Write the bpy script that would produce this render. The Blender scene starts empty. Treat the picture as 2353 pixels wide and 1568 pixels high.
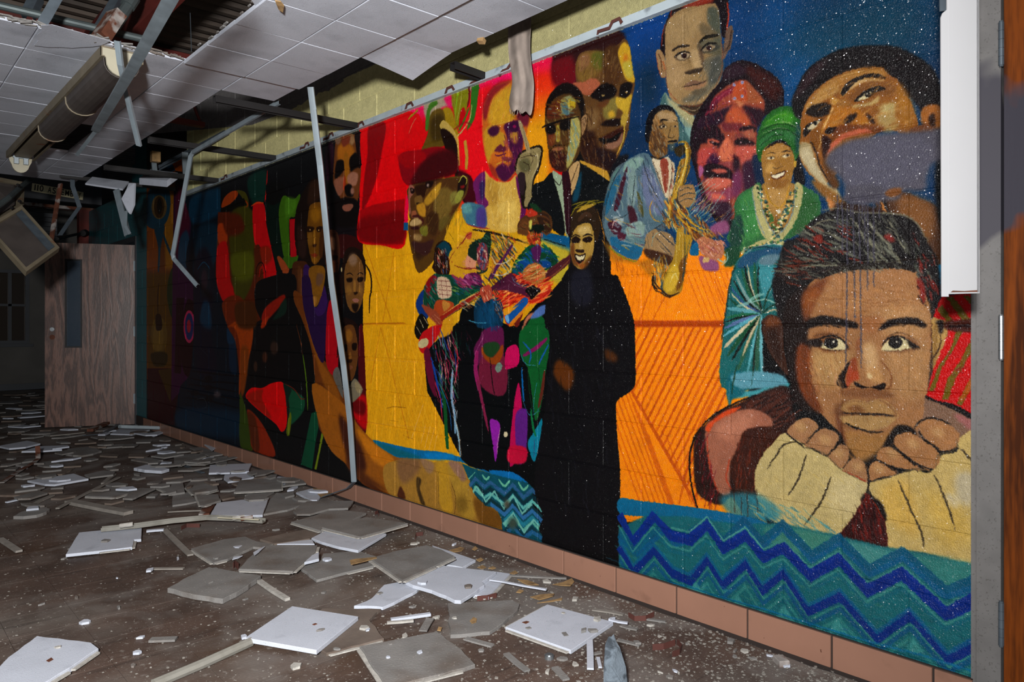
import bpy, bmesh, math, random
import numpy as np
from mathutils import Vector, Matrix
random.seed(11)
SC = bpy.context.scene
# ---------------------------------------------------------------- camera, world, lights, exposure
F, CX, HY, H = 1690., 1176.5, 747., 1.133        # focal length in pixels, principal column, horizon row, eye height
TH = math.atan(1521.5/F); C_, S_ = math.cos(TH), math.sin(TH)
WX = 3.2353*C_                                   # the painted wall stands 2.40 m to the right of the camera
cam = bpy.data.cameras.new('camera'); cam_o = bpy.data.objects.new('camera', cam); SC.collection.objects.link(cam_o)
cam_o.location = (0, 0, H); cam_o.rotation_euler = (math.pi/2, 0, -TH)
cam.sensor_width = 36; cam.lens = 36*F/2353; cam.shift_y = -37/2353; cam.clip_start = .05; cam.clip_end = 60
cam.dof.use_dof = True; cam.dof.focus_distance = 4.0; cam.dof.aperture_fstop = 11
SC.camera = cam_o
wd = bpy.data.worlds.new('world'); SC.world = wd; wd.use_nodes = True
wd.node_tree.nodes['Background'].inputs[0].default_value = (.62, .75, 1, 1)
wd.node_tree.nodes['Background'].inputs[1].default_value = .035
def lamp(name, kind, loc, aim, power, **kw):
    l = bpy.data.lights.new(name, kind); l.energy = power
    for k, v in kw.items(): setattr(l, k, v)
    o = bpy.data.objects.new(name, l); SC.collection.objects.link(o); o.location = loc
    o.rotation_euler = (Vector(aim)-Vector(loc)).to_track_quat('-Z', 'Y').to_euler()
    return o
# the photographer's flash, a little above and left of the lens, zoomed down the corridor
lamp('camera_flash', 'SPOT', (-.55, -.20, 1.56), (1.10, 3.9, 1.36), 1350, spot_size=math.radians(142), spot_blend=1.0, shadow_soft_size=.11, color=(1, .985, .97))
# weak bluish fill light added behind the photographer, without a source of its own
lamp('fill_light', 'AREA', (-1.2, -1.2, 1.8), (1.2, 3.5, 1.4), 30, shape='RECTANGLE', size=1.6, size_y=1.5, color=(.86, .93, 1))
SC.view_settings.view_transform = 'Standard'; SC.view_settings.look = 'None'
SC.view_settings.gamma = 1; SC.view_settings.use_curve_mapping = False
SC.view_settings.exposure = 0.0
# ---------------------------------------------------------------- helpers
def ray(x, y):
    a = (x-CX)/F; return Vector((a*C_+S_, -a*S_+C_, (HY-y)/F))
def at(x, y, d): return Vector((0, 0, H))+ray(x, y)*d
def onZ(x, y, z=0.): r = ray(x, y); return Vector((0, 0, H))+r*((z-H)/r.z)
def onX(x, y, X=None): r = ray(x, y); return Vector((0, 0, H))+r*((WX if X is None else X)/r.x)
def onY(x, y, Y): r = ray(x, y); return Vector((0, 0, H))+r*(Y/r.y)
def lin(c):
    v = [int(c[i:i+2], 16)/255. for i in (0, 2, 4)]
    return tuple(q/12.92 if q <= .04045 else ((q+.055)/1.055)**2.4 for q in v)+(1,)
COL = SC.collection
def link(name, me, mats, parent=None):
    o = bpy.data.objects.new(name, me); COL.objects.link(o)
    if mats is not None:
        me.materials.clear()
        for m in (mats if isinstance(mats, (list, tuple)) else [mats]): me.materials.append(m)
    if parent is not None: o.parent = parent
    return o
def tag(o, label=None, cat=None, group=None, kind=None):
    if label: o['label'] = label
    if cat: o['category'] = cat
    if group: o['group'] = group
    if kind: o['kind'] = kind
    return o
def empty(name, loc=(0, 0, 0), rz=0):
    o = bpy.data.objects.new(name, None); COL.objects.link(o); o.location = loc; o.rotation_euler.z = rz; o.empty_display_size = .05
    return o
class MB:
    """collects primitives for ONE mesh object"""
    def __init__(s): s.v = []; s.f = []; s.m = []
    def add(s, vs, fs, mi=0):
        n = len(s.v); s.v += [tuple(v) for v in vs]; s.f += [tuple(i+n for i in f) for f in fs]; s.m += [mi]*len(fs); return s
    def box(s, lo, hi, mi=0, M=None):
        (a, b, c), (d, e, f) = lo, hi
        vs = [(a, b, c), (d, b, c), (d, e, c), (a, e, c), (a, b, f), (d, b, f), (d, e, f), (a, e, f)]
        if M is not None: vs = [M @ Vector(v) for v in vs]
        return s.add(vs, [(3, 2, 1, 0), (4, 5, 6, 7), (0, 1, 5, 4), (1, 2, 6, 5), (2, 3, 7, 6), (3, 0, 4, 7)], mi)
    def prism(s, top, th, mt=0, ms=0, down=Vector((0, 0, -1)), bev=0.):
        """flat slab: top outline (list of points), thickness th"""
        top = [Vector(p) for p in top]; n = len(top)
        nrm = sum((top[i].cross(top[(i+1) % n]) for i in range(n)), Vector())
        if nrm.dot(down) > 0: top = top[::-1]
        c = sum(top, Vector())/n
        bot = [p+down*th for p in top]
        if bev:
            t2 = []
            for p in top:
                d = c-p; d.normalize(); t2.append(p+d*bev)
            mid = [p+down*bev for p in top]
            vs = t2+mid+bot
            fs = [tuple(range(n))]
            s.add(vs, fs, mt)
            k = len(s.v)-3*n
            q = []
            for i in range(n):
                j = (i+1) % n
                q += [(i+k, n+i+k, n+j+k, j+k), (n+i+k, 2*n+i+k, 2*n+j+k, n+j+k)]
            q.append(tuple(2*n+i+k for i in reversed(range(n))))
            s.f += q; s.m += [ms]*len(q)
            return s
        vs = top+bot
        s.add(vs, [tuple(range(n))], mt); k = len(s.v)-2*n
        q = [(i+k, n+i+k, n+(i+1) % n+k, (i+1) % n+k) for i in range(n)]+[tuple(n+i+k for i in reversed(range(n)))]
        s.f += q; s.m += [ms]*len(q); return s
    def sweep(s, path, prof, up=Vector((0, 0, 1)), mi=0, caps=True, closed=True, scale=None):
        """profile (list of (side, up) offsets) swept along a polyline"""
        path = [Vector(p) for p in path]; n = len(prof); rings = []
        for i, p in enumerate(path):
            a = path[max(i-1, 0)]; b = path[min(i+1, len(path)-1)]
            t = (b-a).normalized(); sd = t.cross(up)
            if sd.length < 1e-4: sd = t.cross(Vector((1, 0, 0)))
            sd.normalize(); u = sd.cross(t).normalized()
            k = scale[i] if scale else 1
            rings.append([p+sd*(x*k)+u*(y*k) for x, y in prof])
        vs = [v for r in rings for v in r]; fs = []
        for i in range(len(path)-1):
            for j in range(n if closed else n-1):
                k = (j+1) % n
                fs.append((i*n+j, i*n+k, (i+1)*n+k, (i+1)*n+j))
        if caps and closed: fs += [tuple(reversed(range(n))), tuple(range((len(path)-1)*n, len(path)*n))]
        return s.add(vs, fs, mi)
    def tube(s, path, r, seg=10, mi=0):
        return s.sweep(path, [(r*math.cos(2*math.pi*k/seg), r*math.sin(2*math.pi*k/seg)) for k in range(seg)], mi=mi)
    def mesh(s, name, smooth=False):
        me = bpy.data.meshes.new(name); me.from_pydata(s.v, [], s.f); me.update()
        me.polygons.foreach_set('material_index', s.m)
        if smooth: me.polygons.foreach_set('use_smooth', [True]*len(s.f))
        bm = bmesh.new(); bm.from_mesh(me); bmesh.ops.recalc_face_normals(bm, faces=bm.faces); bm.to_mesh(me); bm.free()
        return me
    def build(s, name, mats, parent=None, smooth=False): return link(name, s.mesh(name, smooth), mats, parent)
def channel(w, d, t):      # open U profile
    return [(-w/2, 0), (w/2, 0), (w/2, -d), (w/2-t, -d), (w/2-t, -t), (-w/2+t, -t), (-w/2+t, -d), (-w/2, -d)]
def centre(o):             # move a mesh thing's origin to the foot of its mesh
    me = o.data; n = len(me.vertices); a = np.empty(n*3, np.float32); me.vertices.foreach_get('co', a); a = a.reshape(-1, 3)
    c = np.array([a[:, 0].mean(), a[:, 1].mean(), a[:, 2].min()], np.float32)
    a -= c; me.vertices.foreach_set('co', a.ravel()); me.update(); o.location = Vector([float(q) for q in c]); return o
# ---------------------------------------------------------------- materials
def mat(name, c, rough=.7, metal=0., var=.12, vs=6., c2=None, c2s=3., c2lo=.5, c2hi=.7, bump=.0, bs=60., spec=.4, speck=None, specks=180., speckt=.72, stretch=None, obj=True):
    m = bpy.data.materials.new(name); m.use_nodes = True; nt = m.node_tree; N, Lk = nt.nodes, nt.links
    b = N['Principled BSDF']; b.inputs['Roughness'].default_value = rough; b.inputs['Metallic'].default_value = metal
    b.inputs['Specular IOR Level'].default_value = spec
    tc = N.new('ShaderNodeNewGeometry'); src = tc.outputs['Position']
    if stretch:
        mp = N.new('ShaderNodeMapping'); mp.inputs['Scale'].default_value = stretch; Lk.new(src, mp.inputs[0]); src = mp.outputs[0]
    def noise(s, det=4):
        n = N.new('ShaderNodeTexNoise'); n.inputs['Scale'].default_value = s; n.inputs['Detail'].default_value = det; Lk.new(src, n.inputs['Vector']); return n.outputs['Fac']
    def mix(f, a, bb, mode='MIX'):
        x = N.new('ShaderNodeMix'); x.data_type = 'RGBA'; x.blend_type = mode
        for s_, q in ((x.inputs[0], f), (x.inputs[6], a), (x.inputs[7], bb)):
            if hasattr(q, 'is_linked'): Lk.new(q, s_)
            else: s_.default_value = q
        return x.outputs[2]
    def ramp(s_, lo, hi, a=0., bb=1.):
        r = N.new('ShaderNodeMapRange'); r.inputs[1].default_value = lo; r.inputs[2].default_value = hi; r.inputs[3].default_value = a; r.inputs[4].default_value = bb; Lk.new(s_, r.inputs[0]); return r.outputs[0]
    col = lin(c)
    v = ramp(noise(vs), .3, .7, 1-var, 1+var)
    cc = N.new('ShaderNodeCombineColor')
    for i in range(3): Lk.new(v, cc.inputs[i])
    out = col
    if c2: out = mix(ramp(noise(c2s, 6), c2lo, c2hi), out, lin(c2))
    if speck: out = mix(ramp(noise(specks, 2), speckt, speckt+.06), out, lin(speck))
    out = mix(1., out, cc.outputs[0], 'MULTIPLY')
    Lk.new(out, b.inputs['Base Color'])
    if bump:
        bp = N.new('ShaderNodeBump'); bp.inputs['Strength'].default_value = bump; bp.inputs['Distance'].default_value = .004
        Lk.new(noise(bs, 5), bp.inputs['Height']); Lk.new(bp.outputs[0], b.inputs['Normal'])
    m['N'] = 1
    return m
M = {}
M['floor'] = mat('old_floor_tile', '463831', .6, var=.38, vs=3.2, c2='625a54', c2s=1.7, c2lo=.48, c2hi=.68, bump=.3, bs=110, speck='7c7670', specks=160, speckt=.66)
def floor_mat():
    """worn brown floor tile under plaster dust: grit, drifts of grey dust (thicker toward the wall), dark scuffs, rusty damp stains"""
    m = M['floor']; N, Lk = m.node_tree.nodes, m.node_tree.links; b = N['Principled BSDF']; out = b.inputs['Base Color'].links[0].from_socket
    g = N.new('ShaderNodeNewGeometry'); sp = N.new('ShaderNodeSeparateXYZ'); Lk.new(g.outputs['Position'], sp.inputs[0])
    def nz(sc, det, vec=None, dist=0.):
        n = N.new('ShaderNodeTexNoise'); n.inputs['Scale'].default_value = sc; n.inputs['Detail'].default_value = det; n.inputs['Distortion'].default_value = dist; Lk.new(vec or g.outputs['Position'], n.inputs['Vector']); return n.outputs['Fac']
    def rng(s_, lo, hi, a, c):
        r = N.new('ShaderNodeMapRange'); r.inputs[1].default_value = lo; r.inputs[2].default_value = hi; r.inputs[3].default_value = a; r.inputs[4].default_value = c; Lk.new(s_, r.inputs[0]); return r.outputs[0]
    def mth(op, a, c):
        x = N.new('ShaderNodeMath'); x.operation = op
        for s_, q in ((x.inputs[0], a), (x.inputs[1], c)):
            if hasattr(q, 'is_linked'): Lk.new(q, s_)
            else: s_.default_value = q
        return x.outputs[0]
    def mx(f, a, c):
        x = N.new('ShaderNodeMix'); x.data_type = 'RGBA'; Lk.new(f, x.inputs[0]); Lk.new(a, x.inputs[6]); x.inputs[7].default_value = lin(c); return x.outputs[2]
    out = mx(rng(nz(1.3, 3, dist=.4), .55, .72, 0, .7), out, '3c2614')
    mp = N.new('ShaderNodeMapping'); mp.inputs['Rotation'].default_value = (0, 0, .5); mp.inputs['Scale'].default_value = (2.5, 22, 1); Lk.new(g.outputs['Position'], mp.inputs[0])
    out = mx(rng(nz(1.5, 5, mp.outputs[0]), .58, .68, 0, .45), out, '27201d')
    d = mth('ADD', nz(2.6, 9, dist=.5), rng(sp.outputs[0], .3, 2.4, -.06, .07))
    out = mx(rng(d, .50, .66, 0, .75), out, '6d6864')
    out = mx(rng(nz(38, 6), .60, .70, 0, .55), out, '7b756f')
    Lk.new(out, b.inputs['Base Color'])
floor_mat()
M['grout'] = mat('dark_joint', '241c19', .9)
M['tile_c'] = mat('hung_ceiling_tile', 'b0b5c0', .85, var=.05, vs=5, c2='8d919b', c2s=4, c2lo=.52, c2hi=.8, speck='787a82', specks=210, speckt=.66, bump=.3, bs=300)
M['tile_w'] = mat('white_ceiling_tile', 'a9aeb9', .85, var=.05, vs=9, c2='8e929c', c2s=12, c2lo=.6, c2hi=.85, speck='5c5c62', specks=230, speckt=.69, bump=.3, bs=300)
M['tile_e'] = mat('raw_tile_edge', '98958f', .9, var=.2, vs=40, bump=.4, bs=220)
M['tile_g'] = mat('grey_tile_back', '6c6a68', .9, var=.16, vs=7, c2='5c544e', c2s=5, bump=.35, bs=120, speck='8a8680', specks=140, speckt=.66)
M['tile_b'] = mat('brown_tile_back', '5f544c', .9, var=.2, vs=8, c2='4a3d35', c2s=6, bump=.25, bs=120)
M['galv'] = mat('galvanised_steel', '737e85', .45, .2, var=.15, vs=14, c2='6c767c', c2s=20, stretch=(1, 1, .25))
M['galv_d'] = mat('dull_steel', '4c555d', .5, .3, var=.2, vs=14)
M['black'] = mat('black_steel', '1b1a1b', .55, .3, var=.2)
M['rust'] = mat('rusty_steel', '57301f', .8, .1, var=.3, vs=20, c2='8a8480', c2s=9, c2lo=.52, c2hi=.6)
M['clip'] = mat('rust_brown_clip', '4a2822', .75, .1, var=.2)
M['cream'] = mat('cream_enamel', '9c9784', .5, var=.1, vs=8, c2='8a7f66', c2s=6, c2lo=.6, c2hi=.8)
M['cream_g'] = mat('dusty_cream_rail', '73716a', .7, var=.1, vs=8, c2='5c5951', c2s=9)
M['crumb'] = mat('dusty_plaster', '7a7670', .95, var=.25, vs=60)
M['cream_d'] = mat('dirty_cream_enamel', '6b6251', .55, var=.15, vs=8, c2='6a3c20', c2s=9, c2lo=.62, c2hi=.75)
M['lens'] = mat('grimy_diffuser', '433d3a', .5, var=.15, vs=10)
M['red'] = mat('red_primer', '5c1c14', .7, var=.25, vs=6, c2='3c1410', c2s=3)
M['deck'] = mat('brown_roof_deck', '4a4038', .7, .2, var=.25, vs=3, c2='2c2622', c2s=2)
M['pipe'] = mat('grey_conduit', '525b5c', .5, .5, var=.2, vs=8)
M['cloth'] = mat('dirty_canvas', '7c7169', .95, var=.16, vs=16, c2='5f544b', c2s=9, c2lo=.55, c2hi=.75, bump=.4, bs=400)
M['base'] = mat('glazed_base_tile', '825f4f', .35, var=.05, vs=5, c2='6e5042', c2s=9, c2lo=.6, c2hi=.8, speck='4a2c20', specks=60, speckt=.74)
M['whitetrim'] = mat('painted_wall_angle', '98a3a9', .45, var=.1, vs=9, c2='6e767c', c2s=14, c2lo=.58, c2hi=.7)
M['strip_w'] = mat('white_enamel_strip', 'a6a6a8', .45, var=.02)
M['wood_p'] = mat('pale_wood', '75706a', .8, var=.15, vs=20)
M['paper'] = mat('tan_card', '8a6e48', .9, var=.25, vs=30, c2='5e482e', c2s=20)
M['stone'] = mat('grey_cinder', '5e6871', .9, var=.25, vs=14, c2='343b42', c2s=25, c2lo=.5, c2hi=.62, bump=.6, bs=120)
M['dark'] = mat('dark_sheet', '2e3136', .6, var=.2, vs=2)
M['wallfar'] = mat('far_wall_paint', '4a4844', .8, var=.2, vs=2)
M['jamb'] = mat('grey_door_frame', '615f5e', .55, var=.1, vs=20, c2='504e4c', c2s=160, c2lo=.6, c2hi=.66)
M['chrome'] = mat('bright_steel', '8f9498', .35, .8, var=.05)
M['sign'] = mat('cream_sign', 'd8cea6', .6, var=.1)
M['signink'] = mat('sign_lettering', '191714', .7)
def wood(name, c1, c2, scale, rough, rot, spray=False, dist=6.):
    m = bpy.data.materials.new(name); m.use_nodes = True; nt = m.node_tree; N, Lk = nt.nodes, nt.links; b = N['Principled BSDF']
    tc = N.new('ShaderNodeTexCoord'); mp = N.new('ShaderNodeMapping'); mp.inputs['Scale'].default_value = scale; mp.inputs['Rotation'].default_value = rot
    Lk.new(tc.outputs['Object'], mp.inputs[0])
    n1 = N.new('ShaderNodeTexNoise'); n1.inputs['Scale'].default_value = 1.1; n1.inputs['Detail'].default_value = 3; n1.inputs['Distortion'].default_value = .6; Lk.new(mp.outputs[0], n1.inputs[0])
    ml = N.new('ShaderNodeMath'); ml.operation = 'MULTIPLY'; ml.inputs[1].default_value = dist*6; Lk.new(n1.outputs[0], ml.inputs[0])
    sn = N.new('ShaderNodeMath'); sn.operation = 'SINE'; Lk.new(ml.outputs[0], sn.inputs[0])
    n2 = N.new('ShaderNodeTexNoise'); n2.inputs['Scale'].default_value = 28; n2.inputs['Detail'].default_value = 6; Lk.new(mp.outputs[0], n2.inputs[0])
    ad = N.new('ShaderNodeMath'); ad.operation = 'MULTIPLY_ADD'; ad.inputs[1].default_value = .22; Lk.new(sn.outputs[0], ad.inputs[0]); Lk.new(n2.outputs[0], ad.inputs[2])
    rp = N.new('ShaderNodeValToRGB'); rp.color_ramp.elements[0].position = .3; rp.color_ramp.elements[0].color = lin(c1); rp.color_ramp.elements[1].position = .75; rp.color_ramp.elements[1].color = lin(c2)
    Lk.new(ad.outputs[0], rp.inputs[0]); out = rp.outputs[0]
    Lk.new(out, b.inputs['Base Color']); b.inputs['Roughness'].default_value = rough
    bp = N.new('ShaderNodeBump'); bp.inputs['Strength'].default_value = .25; bp.inputs['Distance'].default_value = .002; Lk.new(ad.outputs[0], bp.inputs['Height']); Lk.new(bp.outputs[0], b.inputs['Normal'])
    if spray: overspray(m, out)
    return m
def overspray(m, out=None):
    """grey-violet spray paint that somebody blew over frame and door at shoulder height"""
    N, Lk = m.node_tree.nodes, m.node_tree.links; b = N['Principled BSDF']
    if out is None: out = b.inputs['Base Color'].links[0].from_socket
    g = N.new('ShaderNodeNewGeometry'); sp = N.new('ShaderNodeSeparateXYZ'); Lk.new(g.outputs['Position'], sp.inputs[0])
    n = N.new('ShaderNodeTexNoise'); n.inputs['Scale'].default_value = 9; n.inputs['Detail'].default_value = 1; Lk.new(g.outputs['Position'], n.inputs[0])
    a = N.new('ShaderNodeMath'); a.operation = 'SUBTRACT'; a.inputs[1].default_value = 1.60; Lk.new(sp.outputs[2], a.inputs[0])
    a2 = N.new('ShaderNodeMath'); a2.operation = 'ABSOLUTE'; Lk.new(a.outputs[0], a2.inputs[0])
    a3 = N.new('ShaderNodeMath'); a3.operation = 'MULTIPLY_ADD'; a3.inputs[1].default_value = .5; Lk.new(n.outputs[0], a3.inputs[0])
    ng = N.new('ShaderNodeMath'); ng.operation = 'MULTIPLY'; ng.inputs[1].default_value = -1; Lk.new(a2.outputs[0], ng.inputs[0]); Lk.new(ng.outputs[0], a3.inputs[2])
    r = N.new('ShaderNodeMapRange'); r.inputs[1].default_value = .01; r.inputs[2].default_value = .09; Lk.new(a3.outputs[0], r.inputs[0])
    x = N.new('ShaderNodeMix'); x.data_type = 'RGBA'; Lk.new(r.outputs[0], x.inputs[0]); Lk.new(out, x.inputs[6]); x.inputs[7].default_value = lin('36343c'); Lk.new(x.outputs[2], b.inputs['Base Color'])
overspray(M['jamb'])
M['wood1'] = wood('orange_oak_veneer', '3a1803', '6c3308', (2, 3.4, .3), .7, (0, 0, 0), True)
M['wood1'].node_tree.nodes['Principled BSDF'].inputs['Specular IOR Level'].default_value = .12
M['wood2'] = wood('red_brown_veneer', '402c26', '6c4e43', (6., 6., .8), .36, (0, 0, 0), dist=7.)
ILL_Y = [.6, .75, 1.0, 1.3, 1.7, 2.1, 2.6, 3.2, 3.9, 4.6, 5.4, 6.2, 7.2, 8.2, 8.9]      # flash fall-off along the wall, raised at the far end to paint shade in
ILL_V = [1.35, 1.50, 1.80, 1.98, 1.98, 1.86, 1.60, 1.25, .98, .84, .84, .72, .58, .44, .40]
# ---------------------------------------------------------------- painting of the wall
PR = 520.0                       # texels per metre of wall
PY0, PY1, PZ0, PZ1 = 0.60, 8.90, 0.05, 3.45
PW, PH = int((PY1-PY0)*PR), int((PZ1-PZ0)*PR)
CAN = np.zeros((PH, PW, 3), np.float32)
_tr = [0., 0., 1.]
def T(ox, oy, s): _tr[:] = [ox, oy, s]
def _pts(s):
    if isinstance(s, str):
        v = np.array([float(q) for q in s.replace(',', ' ').split()]).reshape(-1, 2)
    else:
        v = np.asarray(s, float)
    x = _tr[0]+v[:, 0]/_tr[2]; y = _tr[1]+v[:, 1]/_tr[2]
    a = (x-CX)/F; b = (HY-y)/F
    t = WX/(a*C_+S_)
    Y = t*(-a*S_+C_); Z = H+b*t
    return np.stack([(Y-PY0)*PR, (Z-PZ0)*PR], 1), t
def _hex(c):
    return np.array([int(c[i:i+2], 16)/255. for i in (0, 2, 4)], np.float32)
def _smooth(p, closed=True, n=5):
    m = len(p)
    if m < 3: return p
    t = np.linspace(0, 1, n, endpoint=False)[:, None]
    out = []
    for i in range(m if closed else m-1):
        if closed:
            a, b, c, d = p[(i-1) % m], p[i], p[(i+1) % m], p[(i+2) % m]
        else:
            a, b, c, d = p[max(i-1, 0)], p[i], p[i+1], p[min(i+2, m-1)]
        out.append(.5*((2*b)+(c-a)*t+(2*a-5*b+4*c-d)*t*t+(3*b-a-3*c+d)*t**3))
    if not closed: out.append(p[-1:])
    return np.concatenate(out)
def _mask(p, pad):
    x0 = int(max(0, math.floor(p[:, 0].min())-pad)); x1 = int(min(PW, math.ceil(p[:, 0].max())+pad+2))
    y0 = int(max(0, math.floor(p[:, 1].min())-pad)); y1 = int(min(PH, math.ceil(p[:, 1].max())+pad+2))
    if x1 <= x0+1 or y1 <= y0+1: return None
    w, h = x1-x0, y1-y0
    SS = 2 if h*w < 600000 else 1
    D = np.zeros((h*SS, w+2), np.float32)
    q = np.concatenate([p, p[:1]])
    for (ax, ay), (bx, by) in zip(q[:-1], q[1:]):
        if ay == by: continue
        s = 1.
        if ay > by: ax, ay, bx, by = bx, by, ax, ay; s = -1.
        r0 = max(0, int(math.ceil((ay-y0)*SS-.5))); r1 = min(h*SS-1, int(math.ceil((by-y0)*SS-.5))-1)
        if r1 < r0: continue
        r = np.arange(r0, r1+1)
        xx = np.clip(ax+(bx-ax)*((r+.5)/SS+y0-ay)/(by-ay)-x0, 0, w)
        k = xx.astype(int); f = (xx-k).astype(np.float32)
        np.add.at(D, (r, k), s*(1-f)); np.add.at(D, (r, np.minimum(k+1, w+1)), s*f)
    M = np.minimum(np.abs(np.cumsum(D, 1)[:, :w]), 1)
    if SS == 2: M = .5*(M[0::2]+M[1::2])
    return M, x0, y0, x1, y1
def _blur(M, r):
    r = int(round(r))
    if r < 1: return M
    for _ in range(2):
        for ax in (0, 1):
            c = np.cumsum(np.pad(M, [(r+1, r) if a == ax else (0, 0) for a in (0, 1)]), axis=ax, dtype=np.float64)
            n = M.shape[ax]
            M = ((c[2*r+1:2*r+1+n]-c[:n]) if ax == 0 else (c[:, 2*r+1:2*r+1+n]-c[:, :n]))/(2*r+1)
    return M.astype(np.float32)
_rng = np.random.RandomState(7)
_N1 = _rng.rand(512, 512).astype(np.float32)
def _put(p, t, col, b, a, dry=0):
    k = float(np.mean(t))/F*PR         # texels per photo pixel
    r = b/_tr[2]*k
    m = _mask(p, int(r*2)+2)
    if m is None: return
    M, x0, y0, x1, y1 = m
    if r >= .6: M = _blur(M, r)
    if dry:
        n = _N1[np.arange(y0, y1)[:, None] % 512, (np.arange(x0, x1)//2)[None, :] % 512]
        M = np.clip((M-n*dry)*3, 0, 1)*(M > .02)
    M = (M*a)[..., None]
    R = CAN[y0:y1, x0:x1]
    R += (_hex(col)-R)*M
def P(c, s, b=0, a=1., dry=0):           # smooth closed shape
    p, t = _pts(s); _put(_smooth(p), t, c, b, a, dry)
def Q(c, s, b=0, a=1., dry=0):           # straight-edged shape
    p, t = _pts(s); _put(p, t, c, b, a, dry)
def L(c, w, s, a=1., b=0, taper=.6, n=5):      # brush stroke
    p, t = _pts(s); k = np.mean(t)/F*PR/_tr[2]
    p = _smooth(p, False, n)
    d = np.gradient(p, axis=0); d /= np.maximum(np.linalg.norm(d, axis=1, keepdims=True), 1e-6)
    nn = np.stack([-d[:, 1], d[:, 0]], 1)
    u = np.linspace(-1, 1, len(p)); hw = (w*k*.5*(1-taper*np.abs(u)**3))[:, None]
    _put(np.concatenate([p+nn*hw, (p-nn*hw)[::-1]]), t, c, b, a)
def LS(c, w, *ss, a=1., b=0):
    for s in ss: L(c, w, s, a, b)
def E(c, x, y, rx, ry, ang=0, b=0, a=1.):
    th_ = np.linspace(0, 2*math.pi, 24, endpoint=False); ca, sa = math.cos(math.radians(ang)), math.sin(math.radians(ang))
    ux, uy = rx*np.cos(th_), ry*np.sin(th_)
    p, t = _pts(np.stack([x+ux*ca-uy*sa, y+ux*sa+uy*ca], 1)); _put(p, t, c, b, a)
def HT(cols, w, s, ang, ln, n, a=.6, seed=1):   # n short brush strokes scattered inside a shape
    r = np.random.RandomState(seed)
    v = np.array([float(q) for q in s.replace(',', ' ').split()]).reshape(-1, 2)
    lo, hi = v.min(0), v.max(0); cols = cols.split(); done = 0; tries = 0
    while done < n and tries < n*12:
        tries += 1
        q = lo+(hi-lo)*r.rand(2)
        ins = False; j = len(v)-1
        for i in range(len(v)):
            if (v[i, 1] > q[1]) != (v[j, 1] > q[1]) and q[0] < (v[j, 0]-v[i, 0])*(q[1]-v[i, 1])/(v[j, 1]-v[i, 1])+v[i, 0]: ins = not ins
            j = i
        if not ins: continue
        done += 1
        g = math.radians(ang+r.uniform(-14, 14)); l = ln*r.uniform(.5, 1.2)*.5
        dx, dy = math.cos(g)*l, math.sin(g)*l; bend = r.uniform(-.2, .2)*l
        L(cols[r.randint(len(cols))], w*r.uniform(.5, 1.2), [(q[0]-dx, q[1]-dy), (q[0]-dy/l*bend, q[1]+dx/l*bend), (q[0]+dx, q[1]+dy)], a, n=3)
# ---- grounds
T(0, 0, 1)
Q('0b0b0d', '200,-200 2300,-200 2300,1700 200,1700')
Q('06325a', '1425,-90 2300,-90 2300,700 1425,700')
E('0448a2', 1500, 75, 80, 60, b=50); E('04407e', 1660, 60, 60, 80, b=50); E('054a86', 1790, 60, 40, 120, b=40)
E('06405a', 1900, 120, 120, 90, b=60); E('073c50', 2050, 60, 120, 90, b=70); E('04508e', 1830, 190, 60, 40, b=40)
E('04366e', 1500, 200, 50, 130, b=30); E('072a4c', 1480, 330, 60, 60, b=30); E('0a2a44', 1490, 200, 30, 60, b=20)
E('0a2c50', 1720, 210, 60, 60, b=30); E('0a2444', 2200, 300, 60, 200, b=40); E('0a1c36', 2230, 460, 40, 120, b=30)
Q('0e7fb0', '2140,606 2260,606 2260,660 2140,652'); Q('0a5c90', '2235,606 2262,606 2262,662 2235,652')
# reds and yellows of the middle
Q('d2040c', '826,200 1300,60 1300,560 826,560')
Q('ee0e58', '900,240 1240,110 1300,90 1300,150 1225,165 900,300', b=14)
Q('f0105c', '1090,150 1180,110 1180,190 1100,215', b=10)
Q('e80c18', '1040,230 1130,190 1150,480 1060,470', b=8)
Q('e60812', '960,400 940,560 928,560 935,380')
Q('f01248', '1222,120 1290,100 1300,170 1222,170', b=8); Q('f03412', '1222,170 1300,160 1300,250 1222,250', b=14)
Q('ef6a10', '1222,225 1290,215 1285,310 1215,310', b=14); Q('e79a10', '1200,270 1270,262 1270,480 1205,480', b=14)
E('c22030', 1300, 130, 26, 70, b=16); E('7a0c22', 1302, 150, 24, 60, b=12)
Q('d5950d', '834,556 1300,500 1330,1110 834,1060'); Q('e3a210', '930,480 1180,470 1180,640 930,640', b=10)
Q('d09a14', '985,520 1230,520 1300,640 1000,760', b=20)
Q('ff8802', '1402,560 1720,580 1720,1200 1402,1200')
Q('08507e', '1160,515 1310,545 1310,580 1215,545'); Q('b8a42a', '1230,545 1310,575 1300,660 1250,640', b=5)
LS('1a140c', 5, '1085,528 1130,535 1190,552 1215,560')
LS('111c1c', 6, '1250,550 1300,566')
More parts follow.
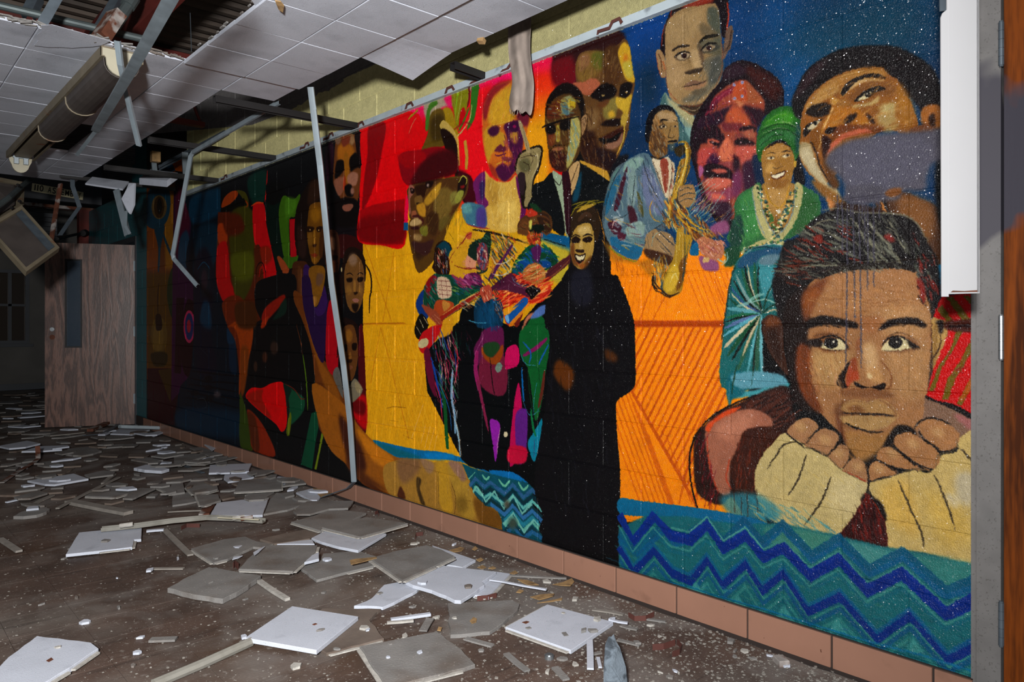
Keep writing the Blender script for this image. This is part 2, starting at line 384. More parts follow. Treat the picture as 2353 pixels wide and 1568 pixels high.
# yellow hatching left and right of the zigzag seam
for _k in range(64):
    _x = 828+_k*5.4
    L('b8720c' if _k % 3 else 'e8b22c', 2.2, [(_x, 560+_k*.3), (_x+24, 735)], .55, n=1)
for _k in range(46):
    _x = 834+_k*4.6
    L('b8700c' if _k % 4 else 'ecb640', 2.4, [(_x+22, 752), (_x-14, 1010)], .6, n=1)
for _k in range(30):
    _x = 890+_k*4.2
    L('b26a0a' if _k % 3 else 'eab43a', 2.2, [(_x-20, 752), (_x+64, 1040)], .5, n=1)
LS('b4640a', 6, '852,880 875,752', '875,752 940,1010', '836,745 932,744', '838,560 900,740', '905,580 880,740', a=.8)
LS('a8600c', 5, '834,744 930,742'); LS('c68a50', 2, '836,690 930,680', '836,630 928,612', '838,828 960,832', '842,972 1000,985', a=.5)
LS('e8b070', 4, '972,930 945,1010', '978,975 967,1020', '988,980 976,1030', '998,985 985,1036', '1004,1000 997,1038', a=.7)
LS('7a4a08', 2, '886,940 905,935 935,938', '896,966 915,970', '925,1000 950,1010', a=.7)
# orange hatching
for _k in range(24):
    _x = 1462+_k*16.5; _c = ('c84c04', 'd05604', 'b84004')[_k % 3]
    _ya = 753 if _x < 1668 else 753+(_x-1668)/.5; _yb = min(1150, 753+(_x-1440+127*.56)/(1.06)) if _x < 1800 else 1150
    _yb = min(_yb, 880+(_x-.5*(880-753)-1440)/1.06) if _x-.5*(880-753) > 1440 else 753+(_x-1440)/.5
    if _yb > _ya+20: L(_c, 7.5, [(_x-(_ya-753)*.5, _ya), (_x-(_yb-753)*.5, _yb)], .8, n=1, taper=.25)
for _k in range(11):
    _x = 1415+_k*11.5-40; _yy = 890+max(0, (_x-1440))*2.2
    L('d05804', 6, [(_x+max(0, 0), _yy), (_x+(1160-_yy)*.36, 1160)], .7, n=1, taper=.25)
L('c04804', 10, '1440,880 1520,1020 1602,1165', .8, n=1, taper=.2); L('c04804', 8, '1600,1160 1612,1060 1640,960', .6, n=1)
for _k in range(10):
    _x = 1430+_k*12
    L('d05c06', 5, [(_x, 615+_k*2), (_x-20+_k, 735)], .55, n=1)
for _k in range(9):
    _x = 1575+_k*13
    L('c85004', 5.5, [(_x, 620), (_x+45, 735)], .7, n=1)
LS('b84604', 9, '1500,650 1470,735', '1545,650 1500,735', '1640,640 1665,700', a=.6)
Q('b03c08', '1454,737 1664,737 1664,752 1454,752', b=1); LS('e87a10', 4, '1458,744 1660,744', a=.4)
LS('c44c04', 9, '1560,1160 1600,1000 1660,880', '1530,1000 1590,1160', a=.6)
# ---- dark left end
T(300, 350, 2.375)
Q('482206', '60,-150 245,-150 245,1240 90,1240'); Q('6a4208', '180,180 240,180 235,640 190,640', b=12); Q('5e2c06', '90,395 150,395 150,640 90,640', b=10)
Q('3c2604', '90,660 230,660 225,1180 95,1180', b=8)
Q('7a3406', '215,-20 300,-20 300,110 240,100'); Q('0a2234', '85,20 200,10 245,100 150,140')
P('0a2836', '85,330 100,210 150,180 205,200 218,280 200,370 150,420 90,400'); E('43331a', 156, 300, 42, 66); E('241606', 156, 300, 28, 60); E('0c0704', 158, 295, 14, 44)
P('0a2632', '128,400 185,400 165,520 156,645 148,640 150,520'); L('0a2632', 26, '172,430 200,510 232,580')
L('160a04', 14, '154,715 148,800 150,890'); E('47330c', 155, 1000, 45, 102); E('523c12', 150, 1010, 30, 80, b=8); P('180c04', '138,890 165,890 172,960 150,975 138,960')
P('1a1404', '112,1100 195,1095 192,1160 130,1165', b=4)
Q('1c0408', '92,1180 320,1180 300,1500 95,1470'); Q('2a1c04', '150,1190 225,1180 218,1370'); P('14200c', '205,700 232,640 228,900 200,800')
Q('260822', '236,190 345,190 340,1240 222,1360 228,700'); P('380a1c', '250,200 310,230 320,420 250,560', b=12)
P('122a3c', '270,470 310,430 330,560 300,640 260,590', b=8)
Q('160408', '250,795 292,795 275,1210 240,1205'); P('150508', '300,830 330,805 362,870 362,1060 340,1215 290,1200 270,1020')
LS('260a14', 4, '262,800 250,1200', '280,800 262,1200', '330,1060 322,1210')
E('8c1c3e', 320, 952, 31, 90); E('141d44', 320, 952, 23, 74); E('7a1420', 318, 950, 11, 36)
P('050f18', '300,245 420,215 495,190 500,330 474,430 466,560 460,680 485,760 532,845 522,930 548,958 572,1005 588,1090 592,1200 602,1600 262,1560 265,1300 330,1180 345,760 300,600 330,400')
P('06283c', '330,250 495,200 490,330 340,390', b=8); P('06202e', '350,420 470,400 462,600 400,620 350,560', b=10)
P('0b0c18', '350,640 400,520 450,640 440,1000 470,1180 360,1180', b=14); E('0c141c', 405, 700, 34, 90, b=3); E('241a22', 402, 700, 18, 60, b=8); L('0a3044', 8, '365,640 400,600 435,640')
P('061a2c', '540,1000 566,1010 580,1200 540,1180', b=6); P('08263a', '395,820 430,830 440,960 380,930', b=10); L('02060a', 7, '485,835 528,880 520,940'); P('08243a', '527,960 562,985 565,1040 530,1040', b=4)
for _k in range(7):
    L('030508', 9, [(330-_k*8, 1195+_k*36), (420, 1205+_k*38+(_k % 2)*12), (500, 1215+_k*40), (592, 1222+_k*44)], .9)
for _x, _y in ((425, 1235), (425, 1285), (350, 1315), (430, 1345)): E('06080c', _x, _y, 22, 16)
E('3c3236', 472, 1322, 20, 16, b=8); LS('2a3034', 3, '360,1350 400,1345 415,1390 370,1400 355,1365', '370,1060 420,1110'); P('061c2c', '270,1400 590,1420 600,1560 275,1510', b=14)
# ---- red and olive column, green, black
T(480, 300, 3.733)
Q('0a0a0c', '100,470 560,260 1000,60 1120,40 1120,500 800,560 500,700 100,700')
P('072820', '330,420 470,330 500,430 470,610 380,640', b=14)
Q('4a1806', '78,700 420,700 520,1000 580,1250 560,1568 300,1700 160,1568 60,1250', b=3)
P('8a3008', '108,660 130,580 190,525 245,520 240,570 170,640'); P('3a3608', '240,515 310,530 340,610 330,690 260,660 290,590'); Q('0a0805', '104,668 300,580 325,640 200,690 105,700'); L('8e2a08', 14, '310,600 335,640 300,670'); P('16140a', '180,700 330,675 350,715 220,760', b=4)
P('94300a', '78,810 148,815 155,960 85,980', b=3); P('a00808', '80,985 150,960 175,1150 185,1290 225,1390 200,1500 140,1500 70,1330 62,1120', b=5)
P('343206', '185,720 375,690 385,1080 375,1290 290,1470 230,1440 190,1180', b=10); P('474a08', '190,1080 370,1050 370,1260 230,1280', b=20); P('4a1606', '120,730 260,720 300,860 160,900', b=14)
P('b0060c', '378,650 470,628 492,800 530,985 578,1210 560,1300 480,1300 440,1000 390,960'); P('7c1806', '440,1010 520,1000 540,1100 470,1150', b=8); L('c63a0c', 12, '362,650 410,622 470,622'); L('9c0a08', 20, '502,345 495,470 480,610')
L('140605', 12, '400,1320 410,1180 450,1130 480,1190 490,1290'); L('8a1408', 22, '430,1260 440,1190 462,1180 470,1280')
P('06140f', '490,640 600,590 612,880 640,1060 600,1240 560,1060 505,860'); P('080808', '500,450 640,460 640,560 560,640 500,600')
P('31560a', '640,560 720,595 782,545 765,650 740,740 688,770 692,1060 645,1090 612,880 600,690'); P('2c500c', '645,1085 768,1075 705,1185 650,1130'); P('3d6a12', '660,590 750,600 720,720 660,740', b=14)
Q('9e0712', '690,765 745,755 752,1080 700,1088'); P('8a3a18', '585,1095 620,1090 685,1190 650,1250', b=3)
# woman with long hair
P('130b08', '860,440 930,410 1000,430 1020,600 1010,1120 880,1150 800,1110 745,1000 735,820 760,640'); P('26150c', '870,450 960,440 960,560 850,640', b=16); P('241410', '760,820 830,900 830,1080 770,1060', b=14)
P('5c3608', '872,640 965,622 990,760 985,930 960,1090 905,1150 868,1070 842,900 850,740'); E('7d4f0c', 915, 720, 45, 70, b=18); E('6a4410', 868, 930, 22, 60, b=8); E('8a5c18', 905, 920, 9, 70, b=4); E('74480c', 905, 1110, 26, 26, b=6)
P('1c0d06', '835,825 900,830 890,865 845,870', b=3); P('1c0d06', '925,830 985,825 980,865 930,868', b=3); E('b08a50', 868, 852, 5, 7); E('b08a50', 942, 855, 5, 7); P('2a1408', '890,980 925,975 915,1000 893,1000', b=2); P('70260e', '870,1065 905,1055 935,1070 905,1088'); P('3a1e0a', '955,870 990,860 975,1080 945,1060', b=8); L('2a1208', 5, '862,1068 940,1070')
P('3a1c0c', '715,1160 780,1120 850,1160 830,1420 850,1568 760,1568 725,1400'); P('4e2a12', '760,1180 800,1200 800,1400 770,1380', b=12)
P('2a1244', '810,1180 858,1165 870,1330 885,1490 935,1505 990,1330 1030,1568 1040,1650 830,1650 815,1400'); P('70460f', '862,1180 985,1170 990,1310 935,1495 890,1490 868,1330'); P('5a3c28', '930,1230 985,1240 960,1330 920,1320', b=8); P('8a5a20', '870,1430 925,1430 915,1500 885,1490', b=5)
# bearded man
P('100c0f', '1000,60 1110,40 1100,330 1060,430 1080,620 1280,640 1290,980 1000,980'); P('2c1020', '1010,120 1070,140 1050,400 1010,420', b=14)
P('5c3014', '1095,75 1180,30 1260,45 1300,150 1305,330 1285,560 1250,660 1190,700 1140,640 1110,520 1065,450 1075,240'); P('9c5812', '1110,130 1200,110 1250,180 1230,260 1180,300 1110,260', b=14); E('6a4a38', 1105, 80, 25, 40, b=6); E('8a6440', 1225, 80, 25, 45, b=8); P('6e2c18', '1140,60 1210,50 1200,110 1150,140', b=8)
P('15090a', '1250,20 1310,30 1330,200 1290,330 1270,200'); P('0c0808', '1095,270 1150,255 1165,320 1120,390 1080,410', b=4); P('0c0808', '1205,245 1265,190 1290,300 1250,330 1215,350', b=4); P('8a5210', '1160,210 1195,210 1205,420 1170,440', b=6); P('7e4a36', '1070,440 1130,400 1165,420 1150,520 1110,560', b=4); P('93604a', '1185,400 1230,355 1280,380 1260,470 1200,460', b=5); P('8a2c10', '1158,400 1172,400 1175,500 1150,500', b=3)
P('0a0707', '1165,480 1220,465 1240,560 1180,560', b=4); P('0c0808', '1075,600 1150,580 1180,570 1270,600 1285,700 1260,820 1080,820 1060,720', b=4); P('7a4636', '1145,650 1195,630 1240,640 1210,690 1160,690', b=2); E('8a5c4c', 1230, 520, 16, 30, b=8)
# boy and girls beside the pole
P('2c0a0a', '1110,900 1290,930 1300,1060 1120,1090'); P('3e2014', '995,900 1060,850 1110,900 1125,1080 1100,1250 1040,1290 1000,1150'); P('7a5038', '1040,920 1080,930 1080,1020 1050,1010', b=8); P('1a0c08', '995,1070 1100,1075 1090,1110 1000,1110', b=3); P('5a2a14', '1040,1130 1090,1130 1075,1240 1040,1220', b=8); P('1c0c0a', '1040,1260 1130,1250 1140,1568 1050,1568'); P('7c1010', '1025,1480 1075,1480 1080,1700 1030,1700')
P('180d09', '1150,1100 1180,1020 1240,1000 1310,1040 1345,1150 1340,1300 1310,1200 1240,1080 1180,1160 1160,1300 1150,1400 1130,1280'); P('64401c', '1185,1120 1250,1060 1320,1150 1335,1330 1310,1480 1265,1560 1210,1540 1175,1440 1160,1250'); E('7f6048', 1235, 1110, 38, 50, b=12); E('8a5c24', 1250, 1340, 12, 60, b=5); E('7a5220', 1200, 1370, 25, 40, b=10); E('7a5220', 1300, 1370, 20, 40, b=10)
P('140a06', '1180,1270 1230,1265 1225,1300 1190,1300', b=2); P('140a06', '1275,1265 1325,1260 1315,1295 1280,1300', b=2); L('140a06', 9, '1180,1235 1210,1225 1238,1245'); L('140a06', 9, '1270,1240 1300,1220 1325,1235'); P('20100a', '1240,1390 1275,1385 1262,1410 1245,1408', b=2); P('8a5648', '1228,1455 1255,1440 1290,1455 1262,1478'); P('160c08', '1228,1490 1285,1490 1265,1560 1235,1540', b=5); L('1a110b', 24, '1345,1150 1385,1230 1395,1340 1380,1440 1376,1568'); E('b09a6a', 1138, 1195, 6, 20)
# red flag
P('d6040b', '1330,-40 1800,-140 1800,400 1690,480 1680,980 1480,985 1290,955 1275,800 1300,600 1310,330'); P('7e030a', '1372,-30 1515,-60 1480,200 1440,400 1385,560 1315,690 1330,430 1360,200', b=4); Q('94030a', '1288,690 1400,640 1680,585 1668,975 1480,975 1290,950', b=3); P('6a0208', '1300,760 1500,720 1660,700 1660,960 1300,940', b=20)
LS('e81020', 10, '1330,660 1420,560 1500,440', '1520,40 1500,180 1470,330', a=.5, b=4)
Q('e2083c', '1690,560 1712,560 1705,790 1672,790'); Q('0a4a78', '1672,790 1710,790 1708,860 1670,855')
# ---- black robe, red heart shape, brown arm  (lower left)
T(480, 650, 3.267)
P('5a1c06', '100,150 230,100 330,300 300,500 250,800 230,700 200,450 140,330', b=3); P('8a3206', '140,330 190,340 230,480 225,830 250,760 330,420 300,250', b=6); P('3c1c06', '200,160 340,150 350,330 220,330', b=10)
P('090a0b', '350,20 440,-40 640,-60 660,150 720,330 780,540 800,800 812,1000 820,1150 760,1180 900,1160 1060,1360 1120,1568 900,1500 560,1350 490,1280 400,1080 290,900 275,820 330,520 400,330 350,180')
P('7c1408', '430,180 555,90 560,140 430,290 395,270', b=4); P('8e2408', '400,290 450,250 420,330 390,340', b=3); P('0b2018', '540,160 580,120 575,230 480,280 520,210', b=5)
E('2a1c16', 490, 490, 30, 50, b=10); E('33190f', 420, 560, 20, 40, b=8); E('2e1c14', 350, 630, 14, 40, b=6)
P('c40306', '275,850 320,790 400,790 470,755 555,750 580,850 590,950 580,1080 545,1120 500,1060 400,980 320,910'); P('8e1206', '280,850 400,800 400,880 470,1020 350,930', b=8)
P('0d4028', '560,760 640,810 715,870 710,960 650,1040 600,1060 600,900', b=3); P('071f18', '560,760 620,800 600,870 590,1000 575,850', b=3); P('55600c', '605,980 620,1010 605,1140 580,1130', b=2); L('6a1c10', 7, '570,760 640,800 690,870 720,870')
L('5a2a12', 8, '655,310 690,450 700,540'); L('4a6a10', 16, '705,540 725,680 738,840 742,960')
Q('083c26', '770,980 812,960 828,1060 800,1200 775,1400 690,1365 730,1180'); Q('5f7012', '845,1130 865,1120 830,1290 808,1405 792,1400 820,1270')
P('3c0a08', '880,850 960,850 960,1010 880,980', b=4); P('5e6008', '240,1000 320,1060 330,1250 240,1230', b=10); P('2b3a0a', '235,830 290,1000 330,1240 240,1230 232,1000'); P('7e2008', '290,950 400,1060 500,1300 330,1250 310,1090', b=3); P('4a1c08', '290,980 350,1020 380,1250 330,1250', b=10)
P('6e3008', '240,500 300,520 270,800 240,830', b=10)
P('5c2c0c', '640,60 700,100 720,230 780,330 830,540 900,620 980,760 1060,900 1120,1060 1200,1160 1300,1290 1400,1340 1600,1600 1600,1800 1300,1600 1140,1500 1000,1330 870,1160 820,1060 800,800 770,500 700,280 640,140'); P('7a420f', '720,240 780,350 830,560 960,780 1000,980 900,860 800,560', b=10); P('3a180e', '820,760 960,900 1050,1100 1060,1300 1000,1300 850,1100 810,900', b=16); P('a05c0e', '1080,1010 1180,1150 1300,1300 1380,1370 1300,1420 1180,1330 1100,1150', b=8); P('3c1a10', '1020,1250 1150,1290 1280,1420 1300,1560 1150,1490', b=14)
P('1e0d30', '700,-40 760,-30 800,230 870,220 900,80 880,330 860,600 790,480 720,230 700,90'); P('960612', '900,160 960,160 970,640 935,700 880,600 880,330')
P('430a0e', '1120,380 1160,380 1180,1120 1100,1050 1070,860 1120,820'); P('a8060c', '1080,900 1175,850 1180,1100 1090,1010', b=8); P('5c0508', '1070,870 1170,900 1165,990 1090,970', b=8)
P('180c0a', '985,290 1050,270 1115,320 1125,440 1105,480 1080,330 1010,340 985,480 960,560'); P('583214', '1010,340 1080,320 1112,420 1118,560 1095,690 1055,740 1020,640 1005,480'); E('7c4c16', 1050, 400, 28, 50, b=10); E('7a4c1c', 1060, 560, 10, 40, b=4); P('120906', '1010,470 1035,465 1035,510 1012,510', b=2); P('120906', '1075,460 1110,455 1105,505 1078,505', b=2); P('241108', '1035,580 1075,575 1070,600 1040,600', b=2); P('6a3c24', '1035,630 1060,620 1082,635 1060,655'); P('201008', '1000,600 1030,660 1050,760 1010,700', b=4)
P('54504a', '930,690 975,640 1010,850 990,840'); P('6e6450', '1050,800 1095,720 1150,790 1140,840 1080,900 1062,870', b=2); P('8a7a58', '1100,740 1150,790 1130,830 1100,800', b=4)
# ---- ochre hand at the foot of the wall
T(820, 780, 2.903)
P('8a4c10', '-300,300 -100,420 0,560 110,680 250,780 330,800 300,1000 280,1060 150,1000 0,880 -200,700', b=3); P('b86a10', '0,600 110,690 240,790 220,860 100,800', b=8); P('4e260f', '-60,760 60,900 200,1010 60,960 -60,860', b=14); P('38180e', '-120,500 20,700 60,880 -60,800', b=16)
P('9a6e28', '180,850 300,800 400,790 470,810 520,820 560,805 600,825 640,810 700,830 740,920 790,1040 860,1110 930,1130 965,1180 965,1270 820,1240 500,1140 300,1080 200,1010'); P('a77f2a', '600,830 690,840 740,960 790,1180 700,1180 640,1000', b=10); P('b48520', '530,810 590,820 620,960 640,1150 560,1120 540,960', b=10); P('8e6a4a', '420,790 510,830 500,890 460,880', b=8); P('8c6652', '610,820 690,830 730,930 690,940', b=8); P('7c5634', '270,800 420,800 400,900 300,960', b=16)
P('6c4414', '780,1060 900,1120 965,1180 965,1265 830,1240', b=12); P('3c2a14', '400,920 430,940 420,1000 455,1100 430,1100 400,1000', b=5); P('4a2414', '290,980 325,1060 270,1060', b=5); LS('5a3810', 6, '540,880 545,1000 545,1100', '630,960 660,1060 650,1170', '720,1075 760,1080'); LS('b08a50', 4, '270,860 275,1020', '545,900 545,1110', a=.6)
E('7a5a1c', 700, 1100, 40, 60, b=20); HT('b48a30 7c5a24 8e6c3c', 5, '300,830 700,840 800,1180 500,1120 310,1050', 80, 90, 70, .4, 3)
P('055f92', '105,675 250,705 420,740 560,750 700,790 860,830 1010,870 1180,905 1175,970 1050,950 900,900 760,850 700,820 560,800 480,800 330,790 250,780'); P('075a6c', '110,680 300,740 430,790 330,790 240,770', b=6); P('0473b4', '460,760 640,770 620,800 480,800', b=6); P('0566a8', '880,860 1170,910 1170,960 900,890', b=8)
# small zigzag field
Q('0b4a5a', '700,825 760,855 900,900 1175,968 1175,1130 1235,1270 1230,1370 970,1290 965,1200 930,1130 860,1110 790,1040 745,930'); HT('0a3a44 0d5a6a 0c4650', 10, '720,840 1170,970 1175,1130 1230,1350 980,1280 930,1130 780,1030', 60, 40, 70, .5, 5)
for _k, (_c, _d) in enumerate((('5aa58e', 0), ('2a5a86', 45), ('0a2c36', 85), ('5fb3aa', 118), ('0a3038', 160), ('2d6aa0', 185), ('1f7a90', 230), ('5fae9a', 262), ('0c3440', 298), ('1e5c8a', 325))):
    _z = [(752, 935+_d), (790, 885+_d), (850, 940+_d), (890, 912+_d), (985, 985+_d), (1040, 925+_d), (1110, 1010+_d), (1170, 960+_d), (1235, 1030+_d)]
    _b = [(760, 1000), (800, 1055), (870, 1120), (940, 1150), (975, 1280)]
    _z = [q for q in _z if not (q[1] > 1010+(q[0]-760)*1.0 and q[0] < 975)]
    if len(_z) > 1 and _d > 0: L(_c, 22 if _k in (0, 3, 7) else 30, [q if q[1] < 1330 else (q[0], 1330) for q in _z], .95, n=1, taper=0)
LS('67b896', 17, '745,935 788,888', '835,905 862,935 885,915', '945,935 985,980 1020,940', '1075,950 1112,1005 1145,970', '775,1020 800,985 860,1085', a=.95)
LS('67b896', 20, '855,1085 918,1015 980,1130 1045,1045 1102,1165 1168,1095', '975,1235 1045,1160 1115,1290 1180,1205 1232,1268', a=.95) if False else None
for _s in ('775,1020 800,985 860,1085 918,1015 980,1130 1045,1045 1102,1165 1168,1095', '975,1235 1045,1160 1115,1290 1180,1205 1232,1268'): L('6fb8aa', 19, _s, .95, n=1, taper=0)
E('3a4a40', 1040, 1230, 30, 40, b=14); E('4a4638', 1000, 1100, 20, 30, b=14)
# ---- upper middle: swirls, hat man, white shirt man
T(920, 100, 3.409)
P('a09078', '190,470 300,420 520,320 560,330 500,470 330,500 230,600 190,560', b=8); P('3c6e1c', '195,640 215,500 270,440 290,470 235,530 230,640 205,690', b=3); P('e0145c', '340,430 400,390 405,480 390,510', b=8)
P('7c7a0c', '405,380 520,335 530,470 480,640 440,660 420,560', b=5); P('2c6a18', '560,330 615,310 600,480 575,600 520,680 545,560', b=4); P('9a7a10', '335,510 400,520 440,660 460,720 430,720 340,600', b=3); P('b2060c', '470,540 500,500 510,600 460,660', b=3); L('3a7018', 22, '540,500 500,600 455,690'); L('b8a860', 12, '560,480 540,600 470,700 440,720'); L('6e0c10', 22, '535,320 540,420 525,500'); LS('c8b870', 8, '420,400 430,600', '480,370 470,480 440,620', a=.6); L('7ca018', 16, '450,360 440,460 430,560'); LS('a08c18', 14, '140,515 90,560 60,600', a=.9); L('5a8a18', 12, '135,530 80,580'); L('c89060', 8, '125,580 90,640 65,710', a=.8); L('8a1218', 16, '400,690 500,620 560,640', a=.6)
L('c09438', 30, '440,720 450,830 460,960', taper=.2); L('b8862a', 40, '505,760 520,880 515,990', taper=.3); LS('8a4a28', 8, '470,800 480,960', '535,800 530,980', a=.6)
P('5a4410', '165,835 210,720 235,560 300,510 345,545 350,680 345,800 240,815', b=3); P('3a2a0a', '240,600 330,560 345,720 250,760', b=14); P('b89a48', '308,655 340,600 420,680 445,760 430,760 360,690')
P('190b08', '315,680 370,680 440,780 455,1000 520,1020 560,1060 590,1210 500,1250 430,1040 350,820', b=2); P('3c0610', '450,1000 560,1060 600,1230 500,1230', b=10)
P('7c0610', '0,868 150,835 300,810 400,860 445,990 330,1060 70,1115 0,1010', b=4); P('3c080c', '200,900 400,830 450,990 300,1060 80,1110', b=16); P('94060c', '-20,880 150,840 200,900 60,980', b=8)
P('4e3210', '75,1120 330,1060 450,1040 530,1050 520,1180 470,1250 400,1380 330,1568 300,1650 150,1800 90,1640 62,1460 80,1340 60,1220'); P('8c6014', '230,1110 340,1060 330,1200 250,1330 190,1350 200,1200', b=12); P('68561a', '330,1100 450,1050 500,1150 400,1380 280,1450 260,1330', b=18); P('a6781c', '330,1060 345,1080 290,1200 250,1220', b=8); P('2a150a', '75,1115 330,1058 250,1130 200,1200 170,1160 110,1200', b=6)
P('8c5a48', '68,1140 110,1130 120,1180 90,1240 72,1230', b=3); P('1a0c08', '150,1200 175,1240 160,1290 130,1270', b=4); P('a06c18', '160,1270 200,1330 180,1400 160,1360', b=4); P('96704c', '85,1400 120,1370 165,1400 130,1425 90,1430', b=3); P('240f0c', '80,1430 150,1425 130,1460 85,1460', b=3); P('301c10', '90,1470 200,1420 280,1480 220,1620 140,1700 100,1600', b=14); P('5a2c20', '120,1480 160,1500 140,1560 110,1540', b=6)
P('150c0a', '450,1090 500,1040 525,1080 500,1180 450,1170', b=3); L('a0922c', 14, '452,1075 490,1045 520,1080 500,1160 470,1230'); P('74601c', '440,1150 500,1170 470,1250 420,1260', b=5); LS('2a1a08', 5, '360,1520 330,1568', '380,1480 430,1560')
# white shirt, purple face
P('b21018', '640,470 720,340 800,290 870,290 870,330 730,420 660,560', b=8); P('c4621c', '640,680 650,500 730,350 860,290 940,300 1010,500 990,700 960,830 920,990 830,1080 760,1060 690,960 650,800', b=2)
P('8a1c20', '645,520 720,350 870,290 830,330 720,430 670,600', b=8); P('cf9a22', '690,560 740,420 860,330 900,400 900,560 860,620 760,640 700,640', b=14); P('6a1a2c', '900,500 1010,460 1000,640 930,620', b=10); P('c08c20', '660,680 740,640 800,720 800,800 720,860 690,930 660,820', b=8)
P('451036', '810,640 900,600 950,640 960,800 910,980 830,1080 780,1060 740,990 800,940 850,960 880,880 850,820 830,720', b=6); P('b27a2a', '860,700 920,690 910,780 870,760', b=8); P('3c1030', '685,680 735,640 775,660 770,700 735,730 700,720', b=6); P('340c30', '840,650 900,610 940,640 920,690 860,690', b=4); E('8a1048', 895, 650, 14, 12, b=3); P('5a1c30', '735,840 800,780 830,830 800,850', b=4); P('c08a24', '780,700 820,720 815,800 790,790', b=4); L('5c1c34', 12, '740,870 770,880 830,860'); P('7a3030', '790,890 850,890 890,900 830,930', b=4); L('c48c2a', 12, '750,950 790,930 830,925'); L('d0a030', 9, '720,640 790,625 880,602'); P('982c18', '690,940 740,980 760,1060 720,1030', b=6)
P('d0a544', '660,1005 700,1045 760,1080 850,1080 905,1030 925,1100 945,1280 935,1400 900,1480 670,1440 655,1290 690,1250 655,1190', b=2); P('b08430', '680,1060 760,1100 760,1250 690,1240', b=18); P('dcb658', '780,1250 900,1230 900,1440 780,1440', b=20)
P('661a58', '572,1085 660,1005 660,1190 690,1245 660,1290 600,1250 585,1180', b=3); P('2c1a4a', '620,1100 660,1080 655,1200 630,1220', b=8); P('5a124c', '905,1040 940,1100 985,1270 960,1400 935,1390 945,1280 915,1150', b=3); P('3b6c80', '478,1275 545,1245 605,1258 660,1290 668,1440 520,1410', b=2); P('44367a', '600,1300 665,1290 668,1440 600,1430', b=12); P('5a9494', '480,1275 540,1250 560,1320 500,1330', b=10); L('8a1c30', 8, '515,1412 600,1440 700,1450')
# raised hand
P('1a130c', '895,985 925,870 1000,820 1108,805 1100,950 1045,1090 1030,1260 960,1290 935,1150 940,1050'); P('8c7c50', '905,990 935,880 1005,835 1095,820 1085,940 1035,1080 1020,1250 970,1270 985,1100 950,1020 920,1040'); P('a08d62', '925,622 950,620 1018,828 992,850 965,760', b=1); P('5a5434', '925,930 1000,900 1020,980 960,1010', b=8); P('2a1c20', '920,1030 975,1020 970,1160 945,1180'); LS('2a1c10', 5, '930,900 1000,880 1070,880', '960,930 1010,960 1000,1020', '1010,860 1040,900 1020,960', '1040,850 1080,900', '955,640 1000,840'); L('b0a070', 10, '1060,850 1080,930 1030,1060')
# ---- big amber face at right
P('2c0f10', '1190,140 1210,50 1330,0 1480,-80 1600,-115 1700,-110 1765,-50 1730,30 1600,80 1440,70 1370,170 1330,290 1210,300', b=10); P('6a0a14', '1190,150 1340,100 1370,230 1330,320 1200,330', b=20)
P('5c3c1c', '1368,200 1400,90 1470,55 1590,60 1700,10 1760,-40 1800,40 1815,180 1838,305 1812,450 1795,620 1765,750 1705,890 1640,1010 1560,970 1440,915 1405,770 1425,500 1390,350', b=2)
P('7d5c26', '1380,150 1450,70 1570,70 1600,180 1500,280 1400,290', b=10); P('8a5e3a', '1400,110 1470,80 1480,160 1400,220', b=10); P('5a5a1c', '1500,80 1600,70 1590,190 1520,190', b=14); P('ab5a3c', '1350,310 1440,300 1500,270 1560,300 1550,370 1500,400 1440,405 1390,360', b=4); P('4a2c14', '1590,60 1700,20 1730,200 1700,320 1600,300', b=12)
P('cfa024', '1712,40 1750,-10 1795,30 1815,180 1835,300 1770,285 1730,180 1705,90', b=3); E('c8741a', 1765, 120, 20, 40, b=10); P('bca83a', '1740,160 1800,140 1820,260 1770,260', b=8)
P('120a0a', '1490,410 1550,340 1620,310 1690,350 1680,410 1610,470 1540,440', b=4); P('120a0a', '1725,330 1765,305 1815,315 1800,390 1750,440 1715,410', b=3); E('a88a58', 1585, 415, 9, 12, b=2); E('b08a4a', 1765, 385, 8, 12, b=2)
P('7c6c30', '1600,470 1700,420 1690,560 1640,600 1590,570', b=8); P('c6a02a', '1690,420 1760,430 1815,400 1790,520 1775,600 1725,640 1745,540 1700,500', b=5); E('c69a28', 1655, 555, 28, 28, b=8); P('160b09', '1565,640 1620,600 1730,590 1725,640 1640,650', b=4); P('b09030', '1735,560 1780,560 1760,650 1725,630', b=5)
P('36160f', '1560,745 1640,700 1730,660 1750,690 1700,770 1590,780', b=4); P('0e0707', '1550,740 1640,745 1730,690 1690,760 1600,790', b=2); P('8c6048', '1600,790 1700,760 1735,700 1740,760 1690,820 1620,830', b=4); P('2a140d', '1430,560 1520,700 1560,820 1680,900 1640,1005 1560,970 1440,910 1405,770', b=14); P('7a5a34', '1450,540 1540,520 1540,640 1470,680', b=14); P('1e0e10', '1520,820 1650,840 1700,880 1640,1000 1560,900', b=10); L('c0a23a', 14, '1755,650 1745,760 1695,870'); L('d08018', 12, '1720,800 1690,900', a=.8)
P('c2902c', '1405,915 1500,950 1600,990 1625,1010 1650,1085 1560,1030 1450,980', b=2); P('0f1016', '1640,1010 1700,900 1790,870 1740,1000 1690,1090 1650,1080', b=6)
